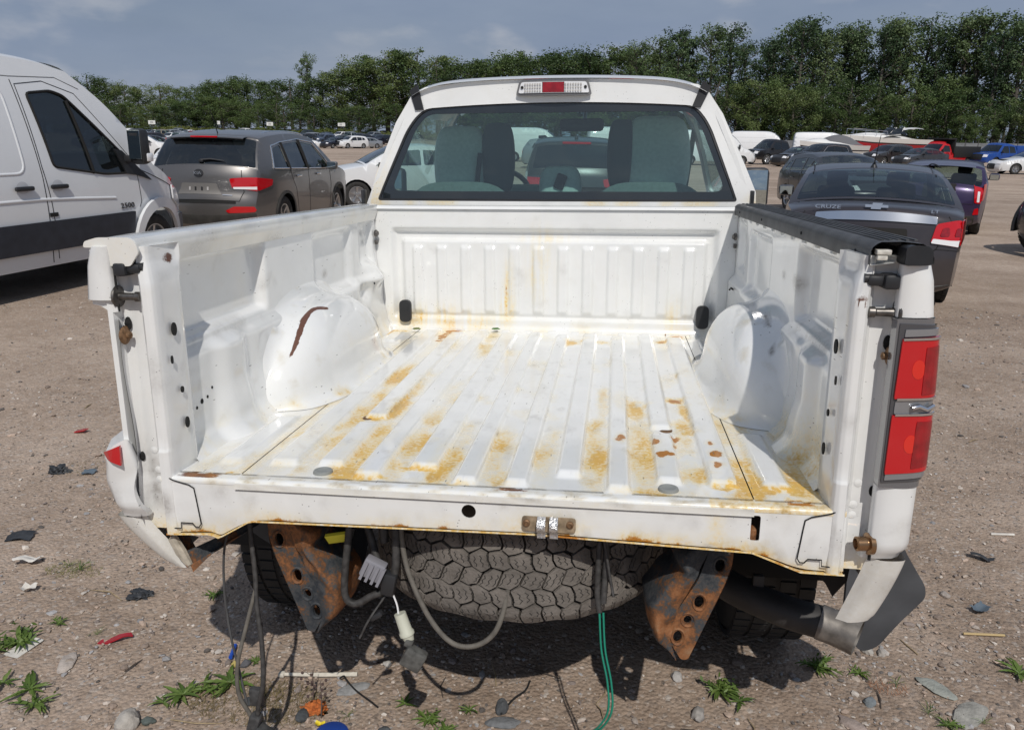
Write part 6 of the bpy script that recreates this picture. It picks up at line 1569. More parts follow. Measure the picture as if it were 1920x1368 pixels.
    for sg in (-1, 1):
        x = c.hw(1.55, 1.35)
        b = MB(); b.box((sg * (x + .20), 1.48, 1.50), (.20, .16, .40), Matrix.Rotation(.05, 3, 'X'), .05); b.box((sg * (x + .06), 1.48, 1.36), (.16, .10, .08), None, .02); o = b.build('door_mirror', BLACKP, R_, 40)
        b = MB(); b.box((sg * (x + .285), 1.52, 1.38), (.05, .12, .10), None, .02); b.build('indicator', AMBER if False else CLEARL, o, 40)
        b = MB(); b.box((sg * (x + .20), 1.397, 1.52), (.16, .006, .32), None, .002); b.build('mirror_glass', MATS['mirror_glass'], o, None)
    p = c.side(1, .006)(1.38, .83); text_mesh('model_number', '2500', .085, BADGE if False else mat('badge_dark', (.10, .10, .105), .3, .6), R_, Matrix.Translation(p) @ Matrix.Rotation(rad(90), 4, 'Z') @ Matrix.Rotation(rad(90), 4, 'X') @ Matrix.Diagonal((1.4, 1, 1, 1)), .003)
    b = MB(); b.box((0, .45, 1.1), (1.5, .12, 1.3)); b.build('bulkhead', DARKIN, R_, None)
    c.seats((.62,), 1.45, BLKSEAT)
    az = 5.0
    c.place(-6.509, 5.822, az, 'white panel van with black side moulding, seen from its right side at the left edge', 'van')
van()

# --- mid-distance and far vehicles: shared kinds
def sec_pick(L=5.8, H=1.92, cab0=-.55, cab1=1.0):
    h = L / 2
    return [('rear', [(-h + .06, .50), (-h, .62), (-h + .02, .95), (-h + .03, 1.14)]),
            ('deck', [(-h + .03, 1.14), (-h + .9, 1.14), (cab0 - .02, 1.15)]),
            ('backlight', [(cab0 - .02, 1.15), (cab0 + .05, 1.5), (cab0 + .16, 1.82)]),
            ('roof', [(cab0 + .16, 1.82), (cab0 + .45, 1.90), (cab1 - .25, H), (cab1, 1.84)]),
            ('windscreen', [(cab1, 1.84), (cab1 + .35, 1.55), (cab1 + .68, 1.22)]),
            ('bonnet', [(cab1 + .68, 1.22), (cab1 + 1.2, 1.18), (h - .18, 1.08)]),
            ('front', [(h - .18, 1.08), (h - .05, .90), (h, .65), (h - .02, .48), (h - .1, .42)])]
def win_pick(cab0=-.55, cab1=1.0, two=True):
    m = (cab0 + cab1) / 2 + .15
    if not two: return [[(cab0 + .14, 1.22), (cab0 + .22, 1.72), (cab1 - .05, 1.76), (cab1 + .52, 1.20)]]
    return [[(cab0 + .14, 1.22), (cab0 + .24, 1.72), (m - .04, 1.78), (m - .02, 1.20)], [(m + .05, 1.20), (m + .04, 1.78), (cab1 - .03, 1.76), (cab1 + .50, 1.19)]]
def front_lamps(c, z0, z1, x0=.55, x1=.85, g=(.40, .66), gx=.5, gm=None):
    c.patch('headlamp', 'front', [(x0, z0), (x0 + .04, z1), (x1, z1 + .02), (x1 + .02, z0 + .04)], .012, CLEARL, .02, .02, mirror=True, step=.12)
    c.patch('grille', 'front', rect(-gx, g[0], gx, g[1]), .010, gm or BLACKP, .015, .04, step=.15)
def rear_lamps(c, z0, z1, x0=.52, x1=.82):
    c.patch('tail_lamp', 'rear', [(x0, z0), (x0, z1), (x1, z1 + .01), (x1, z0 + .02)], .012, REDL, .02, .02, mirror=True, step=.12)
def proto(kind, L_, H_, W_, pm, wheels, gl=GL_CAR):
    if kind == 'saloon': s, w, nm, bl, tu = sec_sedan(L_, H_), win_sedan(L_, H_), 'saloon_car', .98, .4
    if kind == 'suv': s, w, nm, bl, tu = sec_suv(L_, H_), win_suv(L_, H_), 'crossover', 1.12, .3
    if kind == 'hatch': s, w, nm, bl, tu = sec_hatch(L_, H_), win_hatch(L_, H_), 'hatchback', .98, .4
    if kind == 'pickup': s, w, nm, bl, tu = sec_pick(L_, H_), win_pick(), 'pickup', 1.2, .26
    c = Car(nm, s, W_, bl, tu, wheels, .24 if kind != 'pickup' else .40, .16)
    c.body(pm, w, gl, .06, GL_CAR if gl is GL_DARK else None); c.wheels4(.22, None, False, 20, 5)
    if kind == 'pickup': front_lamps(c, .82, 1.0, .55, .88, (.62, 1.0), .52); rear_lamps(c, .72, 1.05, .74, .86)
    elif kind == 'suv': front_lamps(c, .72, .86, .52, .84, (.50, .84), .46); rear_lamps(c, .86, 1.02)
    else: front_lamps(c, .58, .70, .50, .80, (.34, .58), .44); rear_lamps(c, .72, .90)
    c.mirrors({'saloon': .82, 'suv': .72, 'hatch': .72, 'pickup': 1.38}[kind], {'suv': 1.12, 'pickup': 1.25}.get(kind, 1.0), BLACKP)
    c.seats((.3,), 1.1 if kind != 'pickup' else 1.35, BLKSEAT)
    return c
# right-hand row, facing the lane
c = proto('pickup', 5.8, 1.98, 2.0, P_BLACK, (-1.75, 1.85, .42), GL_DARK); c.place(13.55, 68.5, 236, 'black crew cab pickup facing the lane at the left end of the right-hand row', 'pickup')
c.patch('chrome_bumper', 'front', rect(-.85, .44, .85, .56), .02, CHROME, .03, .03, step=.2)
c = proto('saloon', 4.8, 1.45, 1.83, P_DKGR, (-1.38, 1.42, .33)); c.place(14.35, 63.0, 235, 'dark grey saloon squeezed between the black pickup and the black crossover', 'car')
c = proto('suv', 4.65, 1.70, 1.84, P_BLACK, (-1.38, 1.36, .36), GL_DARK); c.place(15.35, 60.6, 236, 'black crossover with chrome window line and bright headlamps, beside the dark saloon', 'car')
for sg in (-1, 1):
    h = 2.325; lp = [(-h + .60, 1.16), (-h + .75, 1.49), (-h + 1.15, 1.54), (-h + 2.0, 1.585), (-h + 2.68, 1.54), (-h + 3.3, 1.07), (-h + .60, 1.16)]
    b = MB(); b.tube([c.side(sg, .006)(*q) for q in dense(lp, .12)], .016, 5); b.build('window_trim', CHROME, c.root, 50)
c.patch('fog_lamp', 'front', [(.50, .42), (.52, .50), (.74, .50), (.72, .42)], .015, CLEARL, .02, .02, mirror=True, step=.12)
c = proto('suv', 4.9, 1.72, 1.9, P_DKGR, (-1.4, 1.4, .36), GL_DARK); c.place(24.2, 74.0, 238, 'dark grey crossover parked in front of the white and red boat', 'car')
c = proto('saloon', 4.8, 1.47, 1.83, P_DKGR, (-1.38, 1.42, .33)); c.place(24.9, 68.2, 238, 'dark saloon half hidden, just left of the red tipper truck', 'car')
# red regular-cab tipper
def red_tipper():
    c = Car('tipper_truck', sec_pick(6.0, 2.05, .35, 1.15), 2.02, 1.22, .22, (-1.8, 2.0, .42), .42, .14)
    c.body(P_RED, win_pick(.35, 1.15, False), GL_DARK, .06, GL_CAR); c.wheels4(.26, None, False, 20)
    front_lamps(c, .80, 1.02, .60, .90, (.62, 1.04), .55, mat('chrome_grille2', (.25, .25, .26), .3, .8)); c.patch('chrome_bumper', 'front', rect(-.92, .44, .92, .60), .02, CHROME, .03, .03, step=.2)
    b = MB(); b.box((0, -1.45, 1.25), (2.2, 3.1, .9), None, .03); b.box((0, .55, 2.28), (2.2, .95, .12), None, .02); b.box((0, .16, 1.70), (2.2, .12, 1.2), None, .02); b.build('tipper_body', mat('black_tipper_steel', (.014, .014, .014), .6), c.root, 40)
    for sg in (-1, 1): c.sidepatch('door_emblem_ring', circle(.85, .93, .26, 24), .006, mat('red_dark', (.25, .004, .006), .4), .005, 0, sides=(sg,)); p = c.side(sg, .012)(.85, .90); text_mesh('door_lettering', 'TIR', .22, SEAM, c.root, Matrix.Translation(p) @ Matrix.Rotation(rad(90 * sg), 4, 'Z') @ Matrix.Rotation(rad(90), 4, 'X'), .002)
    c.mirrors(1.55, 1.28, BLACKP, d=(.2, .12, .28)); c.seats((.6,), 1.4, BLKSEAT)
    c.place(*pxground(1706, 79), 240, 'red regular cab tipper truck with black dump body and round door emblem', 'truck')
red_tipper()
c = proto('pickup', 5.9, 1.98, 2.03, P_BLUE, (-1.8, 1.9, .42), GL_DARK); c.place(*pxground(1806, 82), 240, 'bright blue crew cab pickup with matching canopy between the red tipper and the white saloon', 'pickup')
b = MB(); b.box((0, -1.75, 1.48), (1.80, 2.2, .72), None, .12); b.build('canopy', P_BLUE, c.root, 40)
c = proto('saloon', 4.86, 1.48, 1.86, P_WHITE, (-1.40, 1.44, .335)); c.place(*pxground(1862, 62.5), 266, 'white saloon parked in front of the blue pickup near the right edge', 'car')
c.gap([(-.2, 1.0), (-.15, .33), (.95, .33), (1.0, .95)]); c.gap([(-1.2, 1.02), (-.95, .6), (-.85, .33), (-.2, .33)])
c = proto('suv', 4.7, 1.62, 1.85, P_WHITE, (-1.38, 1.36, .35), GL_DARK); c.place(*pxground(1945, 55), 250, 'white crossover cut off by the right edge beside the white saloon', 'car')
# white vans and trailers
def far_van(x, y, az, label, hr=2.75, L_=6.4, facing=True, cat='van', doors=False):
    h = L_ / 2
    secs = [('rear', [(-h + .1, .38), (-h, .6), (-h, 1.6), (-h + .10, hr - .18)]), ('roof', [(-h + .10, hr - .18), (-h + .4, hr - .03), (-1, hr), (h - 2.6, hr - .02), (h - 2.0, hr - .18)]), ('windscreen', [(h - 2.0, hr - .18), (h - 1.45, hr - .62), (h - .95, 1.32)]), ('bonnet', [(h - .95, 1.32), (h - .5, 1.16), (h - .16, .95)]), ('front', [(h - .16, .95), (h - .02, .7), (h, .48), (h - .1, .32)])]
    c = Car('panel_van', secs, 2.0, 1.25, .11, (-h + 1.15, h - .95, .36), .32, .18, tp=(.04, .22), crown=dict(roof=.06, front=.2, windscreen=.12))
    c.body(P_WHITE, [[(h - 2.55, 1.32), (h - 2.6, 1.98), (h - 2.05, 2.02), (h - 1.30, 1.30)]], GL_DARK, .05, GL_CAR); c.wheels4(.22, None, False, 20)
    front_lamps(c, .72, .92, .55, .86, (.46, .80), .46)
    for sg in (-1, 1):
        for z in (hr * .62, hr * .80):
            b = MB(); b.tube([c.side(sg, -.004)(*q) for q in dense([(-h + .2, z), (h - 2.75, z)], .4)], .016, 5); b.build('panel_crease', mat('painted_crease_shade', (.55, .56, .58), .5), c.root, 50)  # creases greyer than the van paint: their shade is put into the colour
    if doors:
        for sx, an in ((-1, .5), (1, -.4)):
            b = MB(); b.box((sx * .95, -h - .40, 1.55), (.05, .8, 1.9), Matrix.Rotation(an, 3, 'Z'), .02); b.build('rear_door', P_WHITE, c.root, 40)
    c.mirrors(h - 1.25, 1.35, BLACKP, d=(.18, .14, .34)); c.place(x, y, az, label, cat, 'white high-roof vans')
far_van(15.8, 89, 100, 'white high-roof van behind the black pickup, left of a second white van', 2.85)
far_van(22.6, 90, 98, 'second white high-roof van, nose towards the boats', 2.85)
far_van(52.5, 96, 262, 'white van with open rear doors behind the blue pickup', 2.6, 6.4, doors=True)
far_van(58.5, 97, 262, 'white van at the far right behind the white saloon', 2.6)
far_van(-6.0, 62, 86, 'white van seen through the cab glass on the left', 2.5, 5.6)
far_van(1.3, 60, 80, 'white van seen through the middle of the cab glass', 2.6, 6.4)
far_van(7.6, 62, 84, 'white van seen through the right half of the cab glass', 2.5, 6.0)
c = proto('suv', 4.7, 1.72, 1.86, P_SILV, (-1.38, 1.36, .35)); c.place(-3.0, 48, 95, 'silver crossover standing in front of the white vans, seen through the cab glass', 'car')
# boats
def boat(x, y, az, label, L_=8.5, stripe=True, cover=False, sc=1.0, z=.9):
    r = empty('motor_boat', (x, y, 0), az, sc); tag(r, label, 'boat')
    h = L_ / 2
    def hull(u, v):      # u bow(1)..stern(0), v keel..gunwale
        yy = -h + L_ * u; bw = 1.30 * (1 - max(0, (u - .45) / .55) ** 2.3)
        k = v ** .7; zz = z + (.1 + .5 * max(0, u - .5) ** 2 * 4) * (1 - v) * .8 + 1.35 * v + .35 * u ** 2 * v
        return None
    def side(sg, v0, v1):
        return grid(24, 6, lambda u, v: (sg * (1.30 * (1 - max(0, (u - .42) / .58) ** 2.4)) * (.30 + .70 * (v0 + (v1 - v0) * v) ** .6), -h + L_ * u + .5 * (v0 + (v1 - v0) * v - .5) * max(0, u - .7) * 2, z + (1.45 + .40 * u * u) * (v0 + (v1 - v0) * v) + .55 * max(0, u - .72) * (1 - (v0 + (v1 - v0) * v)) * 3))
    wm = mat('gelcoat_white', (.78, .77, .74), .25, coat=.5); rm = mat('boat_red_stripe', (.42, .02, .03), .3, coat=.4); dm = mat('boat_dark_line', (.03, .02, .025), .4)
    b = MB(); [b.add(*side(sg, .0, .62)) for sg in (-1, 1)]; b.add(*grid(1, 4, lambda u, v: ((2 * u - 1) * 1.3 * (.3 + .7 * v ** .6), -h, z + 1.45 * v))); b.build('hull', rm if stripe else wm, r, 60)
    b = MB(); [b.add(*side(sg, .62, .70)) for sg in (-1, 1)]; b.build('hull_line', dm, r, 60)
    b = MB(); [b.add(*side(sg, .70, 1.0)) for sg in (-1, 1)]; b.build('topsides', wm, r, 60)
    b = MB(); b.add(*grid(24, 8, lambda u, v: ((2 * v - 1) * 1.30 * (1 - max(0, (u - .42) / .58) ** 2.4), -h + L_ * u + .5 * .5 * max(0, u - .7) * 2, z + 1.45 + .40 * u * u + .45 * (1 - (2 * v - 1) ** 2) * sm(0.2, .5, u) * sm(1.0, .7, u)))); b.build('deck', wm, r, 60)
    if not cover:
        b = MB(); b.add(*grid(14, 6, lambda u, v: ((2 * v - 1) * (1.05 - .25 * u), -.6 + 1.9 * u, z + 1.9 + .40 * math.sin(math.pi * min(1, u + .35)) * (1 - (2 * v - 1) ** 4)))); b.build('cabin_top', wm, r, 60)
        b = MB(); [b.add(*grid(8, 3, lambda u, v: (sg * (1.0 - .15 * v), -1.2 + 1.7 * u + .45 * v, z + 1.95 + .60 * v * (1 - .25 * u)))) for sg in (-1, 1)]; b.add(*grid(8, 3, lambda u, v: ((2 * u - 1) * 1.0, .55 + .0 * u - .55 * v + .25 * (1 - (2 * u - 1) ** 2), z + 2.05 + .52 * v))); b.build('windscreen', GL_DARK, r, 50)
        for sg in (-1, 1): b = MB(); b.tube([(sg * .9, -.6, z + 2.0), (sg * .85, -1.0, z + 2.62)], .05, 6); b.tube([(sg * .95, .45, z + 2.0), (sg * .85, .0, z + 2.60)], .03, 6); b.build('screen_frame', wm, r, 50)
        b = MB(); b.add(*grid(12, 6, lambda u, v: ((2 * v - 1) * 1.05, -2.9 + 2.0 * u, z + 2.35 + .28 * math.sin(math.pi * (.25 + .6 * u)) - .12 * (2 * v - 1) ** 4))); b.build('sun_top', wm, r, 60)
        for sg in (-1, 1): b = MB(); b.tube([(sg * (1.1 - .8 * max(0, t - .5) ** 1.5), .8 + 3.3 * t, z + 2.2 + .25 * t) for t in np.linspace(0, 1, 10)], .025, 6); [b.tube([(sg * (1.1 - .8 * max(0, t - .5) ** 1.5), .8 + 3.3 * t, z + 1.7 + .2 * t), (sg * (1.1 - .8 * max(0, t - .5) ** 1.5), .8 + 3.3 * t, z + 2.2 + .25 * t)], .018, 5) for t in (0, .33, .66, 1)]; b.build('bow_rail', CHROME, r, 50)
        for sg in (-1, 1): b = MB(); b.add(*grid(8, 2, lambda u, v: (sg * (1.26 - .06 * v), -.6 + 1.8 * u, z + 1.60 + .18 * v * math.sin(math.pi * u)))); b.build('cabin_window', SEAM, r, 50)
    else:
        b = MB(); b.add(*grid(16, 8, lambda u, v: ((2 * v - 1) * 1.15, -2.6 + 4.2 * u, z + 1.5 + .95 * math.sin(math.pi * u) ** .7 * (1 - abs(2 * v - 1) ** 2.2)))); b.build('boat_cover', mat('grey_boat_cover', (.13, .13, .14), .8), r, 60)
    b = MB(); b.box((0, -.3, z - .25), (1.5, L_ * .7, .12)); [b.tube([(sg * 1.0, -1.2, .32), (sg * 1.0 + sg * .2, -1.2, .32)], .32, 14) for sg in (-1, 1)]; b.box((0, h * .75, z - .35), (.12, L_ * .45, .1)); [b.box((sg * .7, -1.0, z - .1), (.1, .1, .5)) for sg in (-1, 1)]; b.build('boat_trailer', DARKST, r, None)
    return r
boat(29.2, 90, 262, 'large white cruiser boat with red hull stripe and raked windscreen, above the dark crossovers', 9.5, True, False, 1.05, .75)
boat(20.4, 78, 258, 'smaller white boat under a dark grey cover, behind the black crossover', 6.5, False, True, .95, .25)

# ------------------------------------------------------------------ packed rows of cars far on the left
def recolour(root, m):
    for o in root.children:
        if o.name.split('.')[0] == 'body':
            o.material_slots[0].link = 'OBJECT'; o.material_slots[0].material = m
PAINTS = [('white', P_WHITE), ('black', P_BLACK), ('dark grey', P_DKGR), ('silver', P_SILV), ('steel blue', P_STEEL), ('charcoal', P_CHAR), ('red', paint('dull_red_paint', (.20, .015, .018), .2)), ('tan', paint('tan_paint', (.28, .24, .18), .4)), ('navy', P_NAVY)]
WEIGHT = [6, 4, 5, 5, 2, 3, 1, 1, 2]
PRO = [proto('saloon', 4.7, 1.46, 1.82, P_WHITE, (-1.35, 1.40, .33)), proto('suv', 4.65, 1.68, 1.85, P_WHITE, (-1.36, 1.34, .35), GL_DARK),
       proto('hatch', 4.2, 1.48, 1.76, P_WHITE, (-1.25, 1.28, .31)), proto('pickup', 5.7, 1.9, 1.98, P_WHITE, (-1.75, 1.85, .40)), proto('suv', 5.0, 1.75, 1.95, P_WHITE, (-1.5, 1.45, .36), GL_DARK)]
KIND = ['saloon', 'crossover', 'hatchback', 'pickup', 'people carrier']
PRO[4].root.name = 'minivan'
used = set()
def put(k, x, y, az, m, label, group, scale=1.0):
    p = PRO[k].root
    o = p if k not in used else copy_tree(p)
    used.add(k)
    o.location = (x, y, ground_h(x, y)); o.rotation_euler = (0, 0, -rad(az)); o.scale = (scale,) * 3
    recolour(o, m); tag(o, label, 'pickup' if k == 3 else 'car', group)
    return o
G1 = 'cars packed in rows along the left of the yard'
# front of the rows: the ones that can be told apart
near_left = [(596, 116, 2, 80, 'white', 'white hatchback, broadside, first in the lane beyond the grey crossover'),
             (648, 116, 0, 205, 'navy', 'dark blue saloon immediately right of the white broadside hatchback'),
             (676, 116, 1, 215, 'white', 'white crossover with a dark open bonnet, right of the dark blue saloon'),
             (700, 118, 0, 225, 'silver', 'silver wrecked saloon next to the cab pillar, last of the far lane'),
             (572, 128, 4, 70, 'silver', 'silver people carrier behind the white broadside hatchback'),
             (530, 112, 3, 62, 'black', 'black pickup with raised tailgate, left of the silver people carrier'),
             (305, 60, 1, 60, 'white', 'white crossover roof showing over the van mirror'),
             (285, 72, 0, 30, 'silver', 'silver saloon roof beside the van mirror, behind the white crossover'),
             (334, 84, 0, 52, 'black', 'black saloon behind the roof of the grey crossover, left side')]
for px, d, k, az, cn, lb in near_left:
    x, y = pxground(px, d); put(k, x, y, az, dict(PAINTS)[cn], lb, G1)
rg = random.Random(12); cnt = {}
spot = []
for row, d in enumerate((104, 128, 142, 160, 176, 196, 214, 236)):
    for px in np.arange(232, 760 if row > 1 else 520, 3.35 * 1468 / d * .95 / 1.0):
        if row == 0 and px > 500: continue
        spot.append((px + rg.uniform(-4, 4), d + rg.uniform(-2, 2), row))
for px, d, row in spot:
    if rg.random() < .10: continue
    if row < 3 and 560 < px < 720 and d < 135: continue
    x, y = pxground(px, d); k = rg.choices(range(5), [5, 5, 3, 2, 1])[0]; cn, m = rg.choices(PAINTS, WEIGHT)[0]
    where = ('front', 'second', 'third', 'middle', 'middle', 'rear', 'rear', 'last')[row]
    put(k, x, y, (20 if row % 2 else 200) + rg.uniform(-5, 5), m, '%s %s in the %s of the packed rows' % (cn, KIND[k], where + (' row' if row < 3 else ' part' if row < 7 else ' row')), G1, rg.uniform(.96, 1.04))
for px, d, k, az, cn, lb in [(1648, 100, 0, 100, 'silver', 'silver saloon by the fence, between the boat and the blue pickup'), (1668, 108, 1, 240, 'white', 'white crossover by the fence behind the blue pickup'), (1578, 104, 1, 230, 'tan', 'tan crossover by the fence, left of the cruiser boat'), (1372, 96, 0, 230, 'white', 'white saloon half hidden behind the black pickup')]:
    x, y = pxground(px + 60 if 'fence' in lb and 'boat' not in lb else px, d); put(k, x, y, az, dict(PAINTS)[cn], lb, None)
# row number signs on posts
for i, (px, d, two) in enumerate([(226, 150, 0), (272, 175, 0), (333, 150, 1), (448, 190, 0), (536, 150, 1), (658, 165, 1), (663, 168, 0)]):
    x, y = pxground(px, d); r = empty('row_sign', (x, y, ground_h(x, y)), -20)
    tag(r, ['white row sign just above the van mirror', 'small white row sign, second from the left', 'wide white row sign above the left end of the grey crossover', 'small dark row sign above the middle of the crossover roof', 'wide white row sign above the right end of the crossover roof', 'white row sign near the cab, the left one of the close pair', 'white row sign near the cab, the right one of the close pair'][i], 'sign', 'row signs over the parked cars')
    b = MB(); b.tube([(0, 0, 0), (0, 0, 3.1)], .04, 6); b.build('post', STEEL, r, None)
    b = MB(); b.box((0, -.06, 3.15), (1.1 if two else .6, .04, .62 if two else .7), None, .01); p = b.build('sign_board', mat('sign_white', (.72, .73, .70), .5), r, None)
    b = MB(); [b.box((-.16 + .16 * k, -.085, 3.15), (.07, .01, .34)) for k in range(3 if two else 1)]; b.build('sign_mark', mat('sign_dark_print', (.12, .12, .12), .6), p, None)
# ------------------------------------------------------------------ fence on the right
def fence():
    r = empty('boundary_fence', (0, 0, 0)); tag(r, 'grey boundary fence between the vehicles on the right and the trees', 'fence')
    p0 = Vector((*pxground(1385, 118), 0)); p1 = Vector((*pxground(2150, 128), 0)); n = 34
    fm = mat('fence_grey', (.20, .21, .22), .6, .3, var=.25, vscale=2)
    d = (p1 - p0) / n; q = d.normalized(); ang = math.atan2(q.y, q.x)
    for k in range(n + 1):
        c = p0 + d * k; b = MB(); b.tube([(c.x, c.y, 0), (c.x, c.y, 2.5)], .06, 6); b.build('fence_post', STEEL, r, None)
        if k < n:
            c = p0 + d * (k + .5); b = MB(); b.box((c.x, c.y, 1.1), (d.length * .97, .05, 2.1), Matrix.Rotation(ang, 3, 'Z')); b.build('fence_panel', fm, r, None)
fence()
# ------------------------------------------------------------------ trees
def leafmat(name, cols):
    m = bpy.data.materials.new(name); m.use_nodes = True; t = m.node_tree; t.nodes.clear()
    o = t.nodes.new('ShaderNodeOutputMaterial'); oi = t.nodes.new('ShaderNodeObjectInfo'); c = t.nodes.new('ShaderNodeTexCoord').outputs['Object']
    n = noise_node(t, c, .55, 3); n2 = noise_node(t, c, 3.2, 2)
    f = mathn(t, 'ADD', mathn(t, 'MULTIPLY', n, .55), mathn(t, 'ADD', mathn(t, 'MULTIPLY', n2, .30), mathn(t, 'MULTIPLY', mathn(t, 'SUBTRACT', oi.outputs['Random'], .35), .45)))
    col = ramp(t, f, [(.28, cols[0]), (.48, cols[1]), (.72, cols[2])])
    df = t.nodes.new('ShaderNodeBsdfDiffuse'); tl = t.nodes.new('ShaderNodeBsdfTranslucent'); gl = t.nodes.new('ShaderNodeBsdfGlossy'); gl.inputs['Roughness'].default_value = .5
    gl.inputs[0].default_value = (.5, .55, .5, 1)
    t.links.new(col, df.inputs[0]); t.links.new(col, tl.inputs[0])
    a = t.nodes.new('ShaderNodeMixShader'); a.inputs[0].default_value = .28; t.links.new(df.outputs[0], a.inputs[1]); t.links.new(tl.outputs[0], a.inputs[2])
    b2 = t.nodes.new('ShaderNodeMixShader'); b2.inputs[0].default_value = .04; t.links.new(a.outputs[0], b2.inputs[1]); t.links.new(gl.outputs[0], b2.inputs[2])
    t.links.new(b2.outputs[0], o.inputs[0]); return m
LEAF = leafmat('broad_leaves', [(.045, .075, .026), (.092, .140, .044), (.16, .20, .07)])
LEAFP = leafmat('poplar_leaves', [(.040, .070, .032), (.088, .138, .056), (.16, .21, .09)])
LEAFS = leafmat('scrub_leaves', [(.055, .075, .022), (.115, .145, .036), (.19, .20, .06)])
BARK = mat('grey_bark', (.10, .088, .075), .9, var=.3, vscale=3)
def tree_proto(kind, seed, h):
    """tree of height h: trunk with limbs, crown of leaf clumps placed along them"""
    rg = random.Random(seed); r = empty({'poplar': 'poplar_tree', 'round': 'broadleaf_tree', 'bare': 'sparse_tree', 'scrub': 'scrub_bush'}[kind])
    b = MB(); tips = []
    lean = Vector((rg.uniform(-.03, .09), rg.uniform(-.03, .03), 0)) * h
    def along(t): return Vector((lean.x * t * t, lean.y * t * t, h * .96 * t))
    if kind != 'scrub':
        b.tube([along(t) + Vector((rg.uniform(-1, 1), rg.uniform(-1, 1), 0)) * h * .006 for t in np.linspace(0, .97, 9)], [h * .020 * (1 - t) ** .8 + .03 for t in np.linspace(0, .97, 9)], 7)
    nl = {'poplar': 30, 'round': 26, 'bare': 24, 'scrub': 12}[kind]
    for k in range(nl):
        t0 = {'poplar': .22, 'round': .16, 'bare': .25, 'scrub': .0}[kind] + (k / nl) * {'poplar': .72, 'round': .72, 'bare': .70, 'scrub': .3}[kind]
        a = rg.uniform(0, 2 * math.pi); p = along(t0) if kind != 'scrub' else Vector((rg.uniform(-.2, .2), rg.uniform(-.2, .2), .1)) * h
        env = {'poplar': .15 * math.sin(math.pi * min(1, (t0 - .12) * .98 + .10)) ** .7 + .02, 'round': .40 * math.sin(math.pi * min(1, .12 + t0 * .86)) ** .75 + .03, 'bare': .22 * math.sin(math.pi * min(1, t0 + .05)) + .03, 'scrub': .45}[kind]
        ln = h * env * rg.uniform(.75, 1.15); up = {'poplar': 1.1, 'round': .45, 'bare': .8, 'scrub': .7}[kind] * rg.uniform(.7, 1.3)
        d = Vector((math.cos(a), math.sin(a), up)).normalized(); e = p + d * ln; mid = p + d * ln * .5 + Vector((0, 0, -.02 * h * rg.random()))
        if e.z > h: e.z = h * rg.uniform(.93, 1.0)
        b.tube([p, mid, e], [h * .006 * (1 - t0) + .02, h * .004 + .012, .012], 5, False)
        for s in (.45, .62, .78, .92, 1.05): tips.append((p.lerp(e, s) + Vector((rg.gauss(0, 1), rg.gauss(0, 1), rg.gauss(0, .8))) * h * .020, s))
    b.build('trunk', BARK, r, 60)
    if kind == 'poplar': tips += [(along(t) + Vector((rg.gauss(0, 1), rg.gauss(0, 1), 0)) * h * .03, 1) for t in np.linspace(.4, 1.0, 16)]
    if kind == 'round': tips += [(along(t) + Vector((rg.gauss(0, 1), rg.gauss(0, 1), 0)) * h * .07, 1) for t in np.linspace(.15, .98, 22)]
    V = []; Fs = []
    per = {'poplar': 37, 'round': 62, 'bare': 9, 'scrub': 60}[kind]; size = {'poplar': .0145, 'round': .018, 'bare': .018, 'scrub': .055}[kind] * h; sp = {'poplar': .034, 'round': .060, 'bare': .035, 'scrub': .11}[kind] * h
    for p, s in tips:
        cs = sp * rg.uniform(.6, 1.35); m = int(per * rg.uniform(.5, 1.4))
        for _ in range(m):
            v = Vector((rg.gauss(0, 1), rg.gauss(0, 1), rg.gauss(0, .8))); v = v.normalized() * (rg.random() ** .45) * cs
            q = p + v
            if q.z < .02 * h: q.z = .02 * h + rg.random() * .05 * h
            nrm = (v.normalized() * .7 + Vector((rg.uniform(-1, 1), rg.uniform(-1, 1), rg.uniform(-.3, 1)))).normalized()
            u = nrm.orthogonal().normalized(); u = Matrix.Rotation(rg.uniform(0, 6.3), 3, nrm) @ u; w = nrm.cross(u); sz = size * rg.uniform(.6, 1.3)
            k = len(V); V += [q - u * sz * .5, q + w * sz * .32, q + u * sz * .5 , q - w * sz * .32]; Fs.append((k, k + 1, k + 2, k + 3))
    mesh('crown', V, Fs, {'poplar': LEAFP, 'round': LEAF, 'bare': LEAF, 'scrub': LEAFS}[kind], r, None)
    return r
TP = {k: [tree_proto(k, s, h) for s in ss] for k, ss, h in (('poplar', (1, 2, 3, 4), 22.0), ('round', (11, 12, 13, 14), 13.0), ('bare', (21, 22), 13.0), ('scrub', (31, 32, 33), 3.2))}
tused = set(); trg = random.Random(5); tcount = {}
def plant(kind, px, d, toppx=None, hh=None, label='', group=None, wide=1.0):
    """tree standing at distance d in photograph column px, its top at row toppx"""
    x, y = pxground(px, d); base = {'poplar': 22.0, 'round': 13.0, 'bare': 13.0, 'scrub': 3.2}[kind]
    if toppx is not None:
        hor = 246.8 + .01585 * px; v = CAMF + CAMR * ((px - 960) / 1468.23); depth = d * Vector((v.x, v.y)).normalized().dot(Vector((CAMF.x, CAMF.y)).normalized())
        hh = CAMP.z + (hor - toppx) / 1468.23 * depth * (1.0 if kind != 'poplar' else 1.04)
    i = trg.randrange(len(TP[kind])); p = TP[kind][i]; key = (kind, i)
    o = p if key not in tused else copy_tree(p); tused.add(key)
    s = hh / base; o.location = (x, y, ground_h(x, y) - .05); o.scale = (s * wide, s * wide, s); o.rotation_euler = (0, 0, trg.uniform(0, 6.28)); tag(o, label, 'bush' if kind == 'scrub' else 'tree', group)
    return o
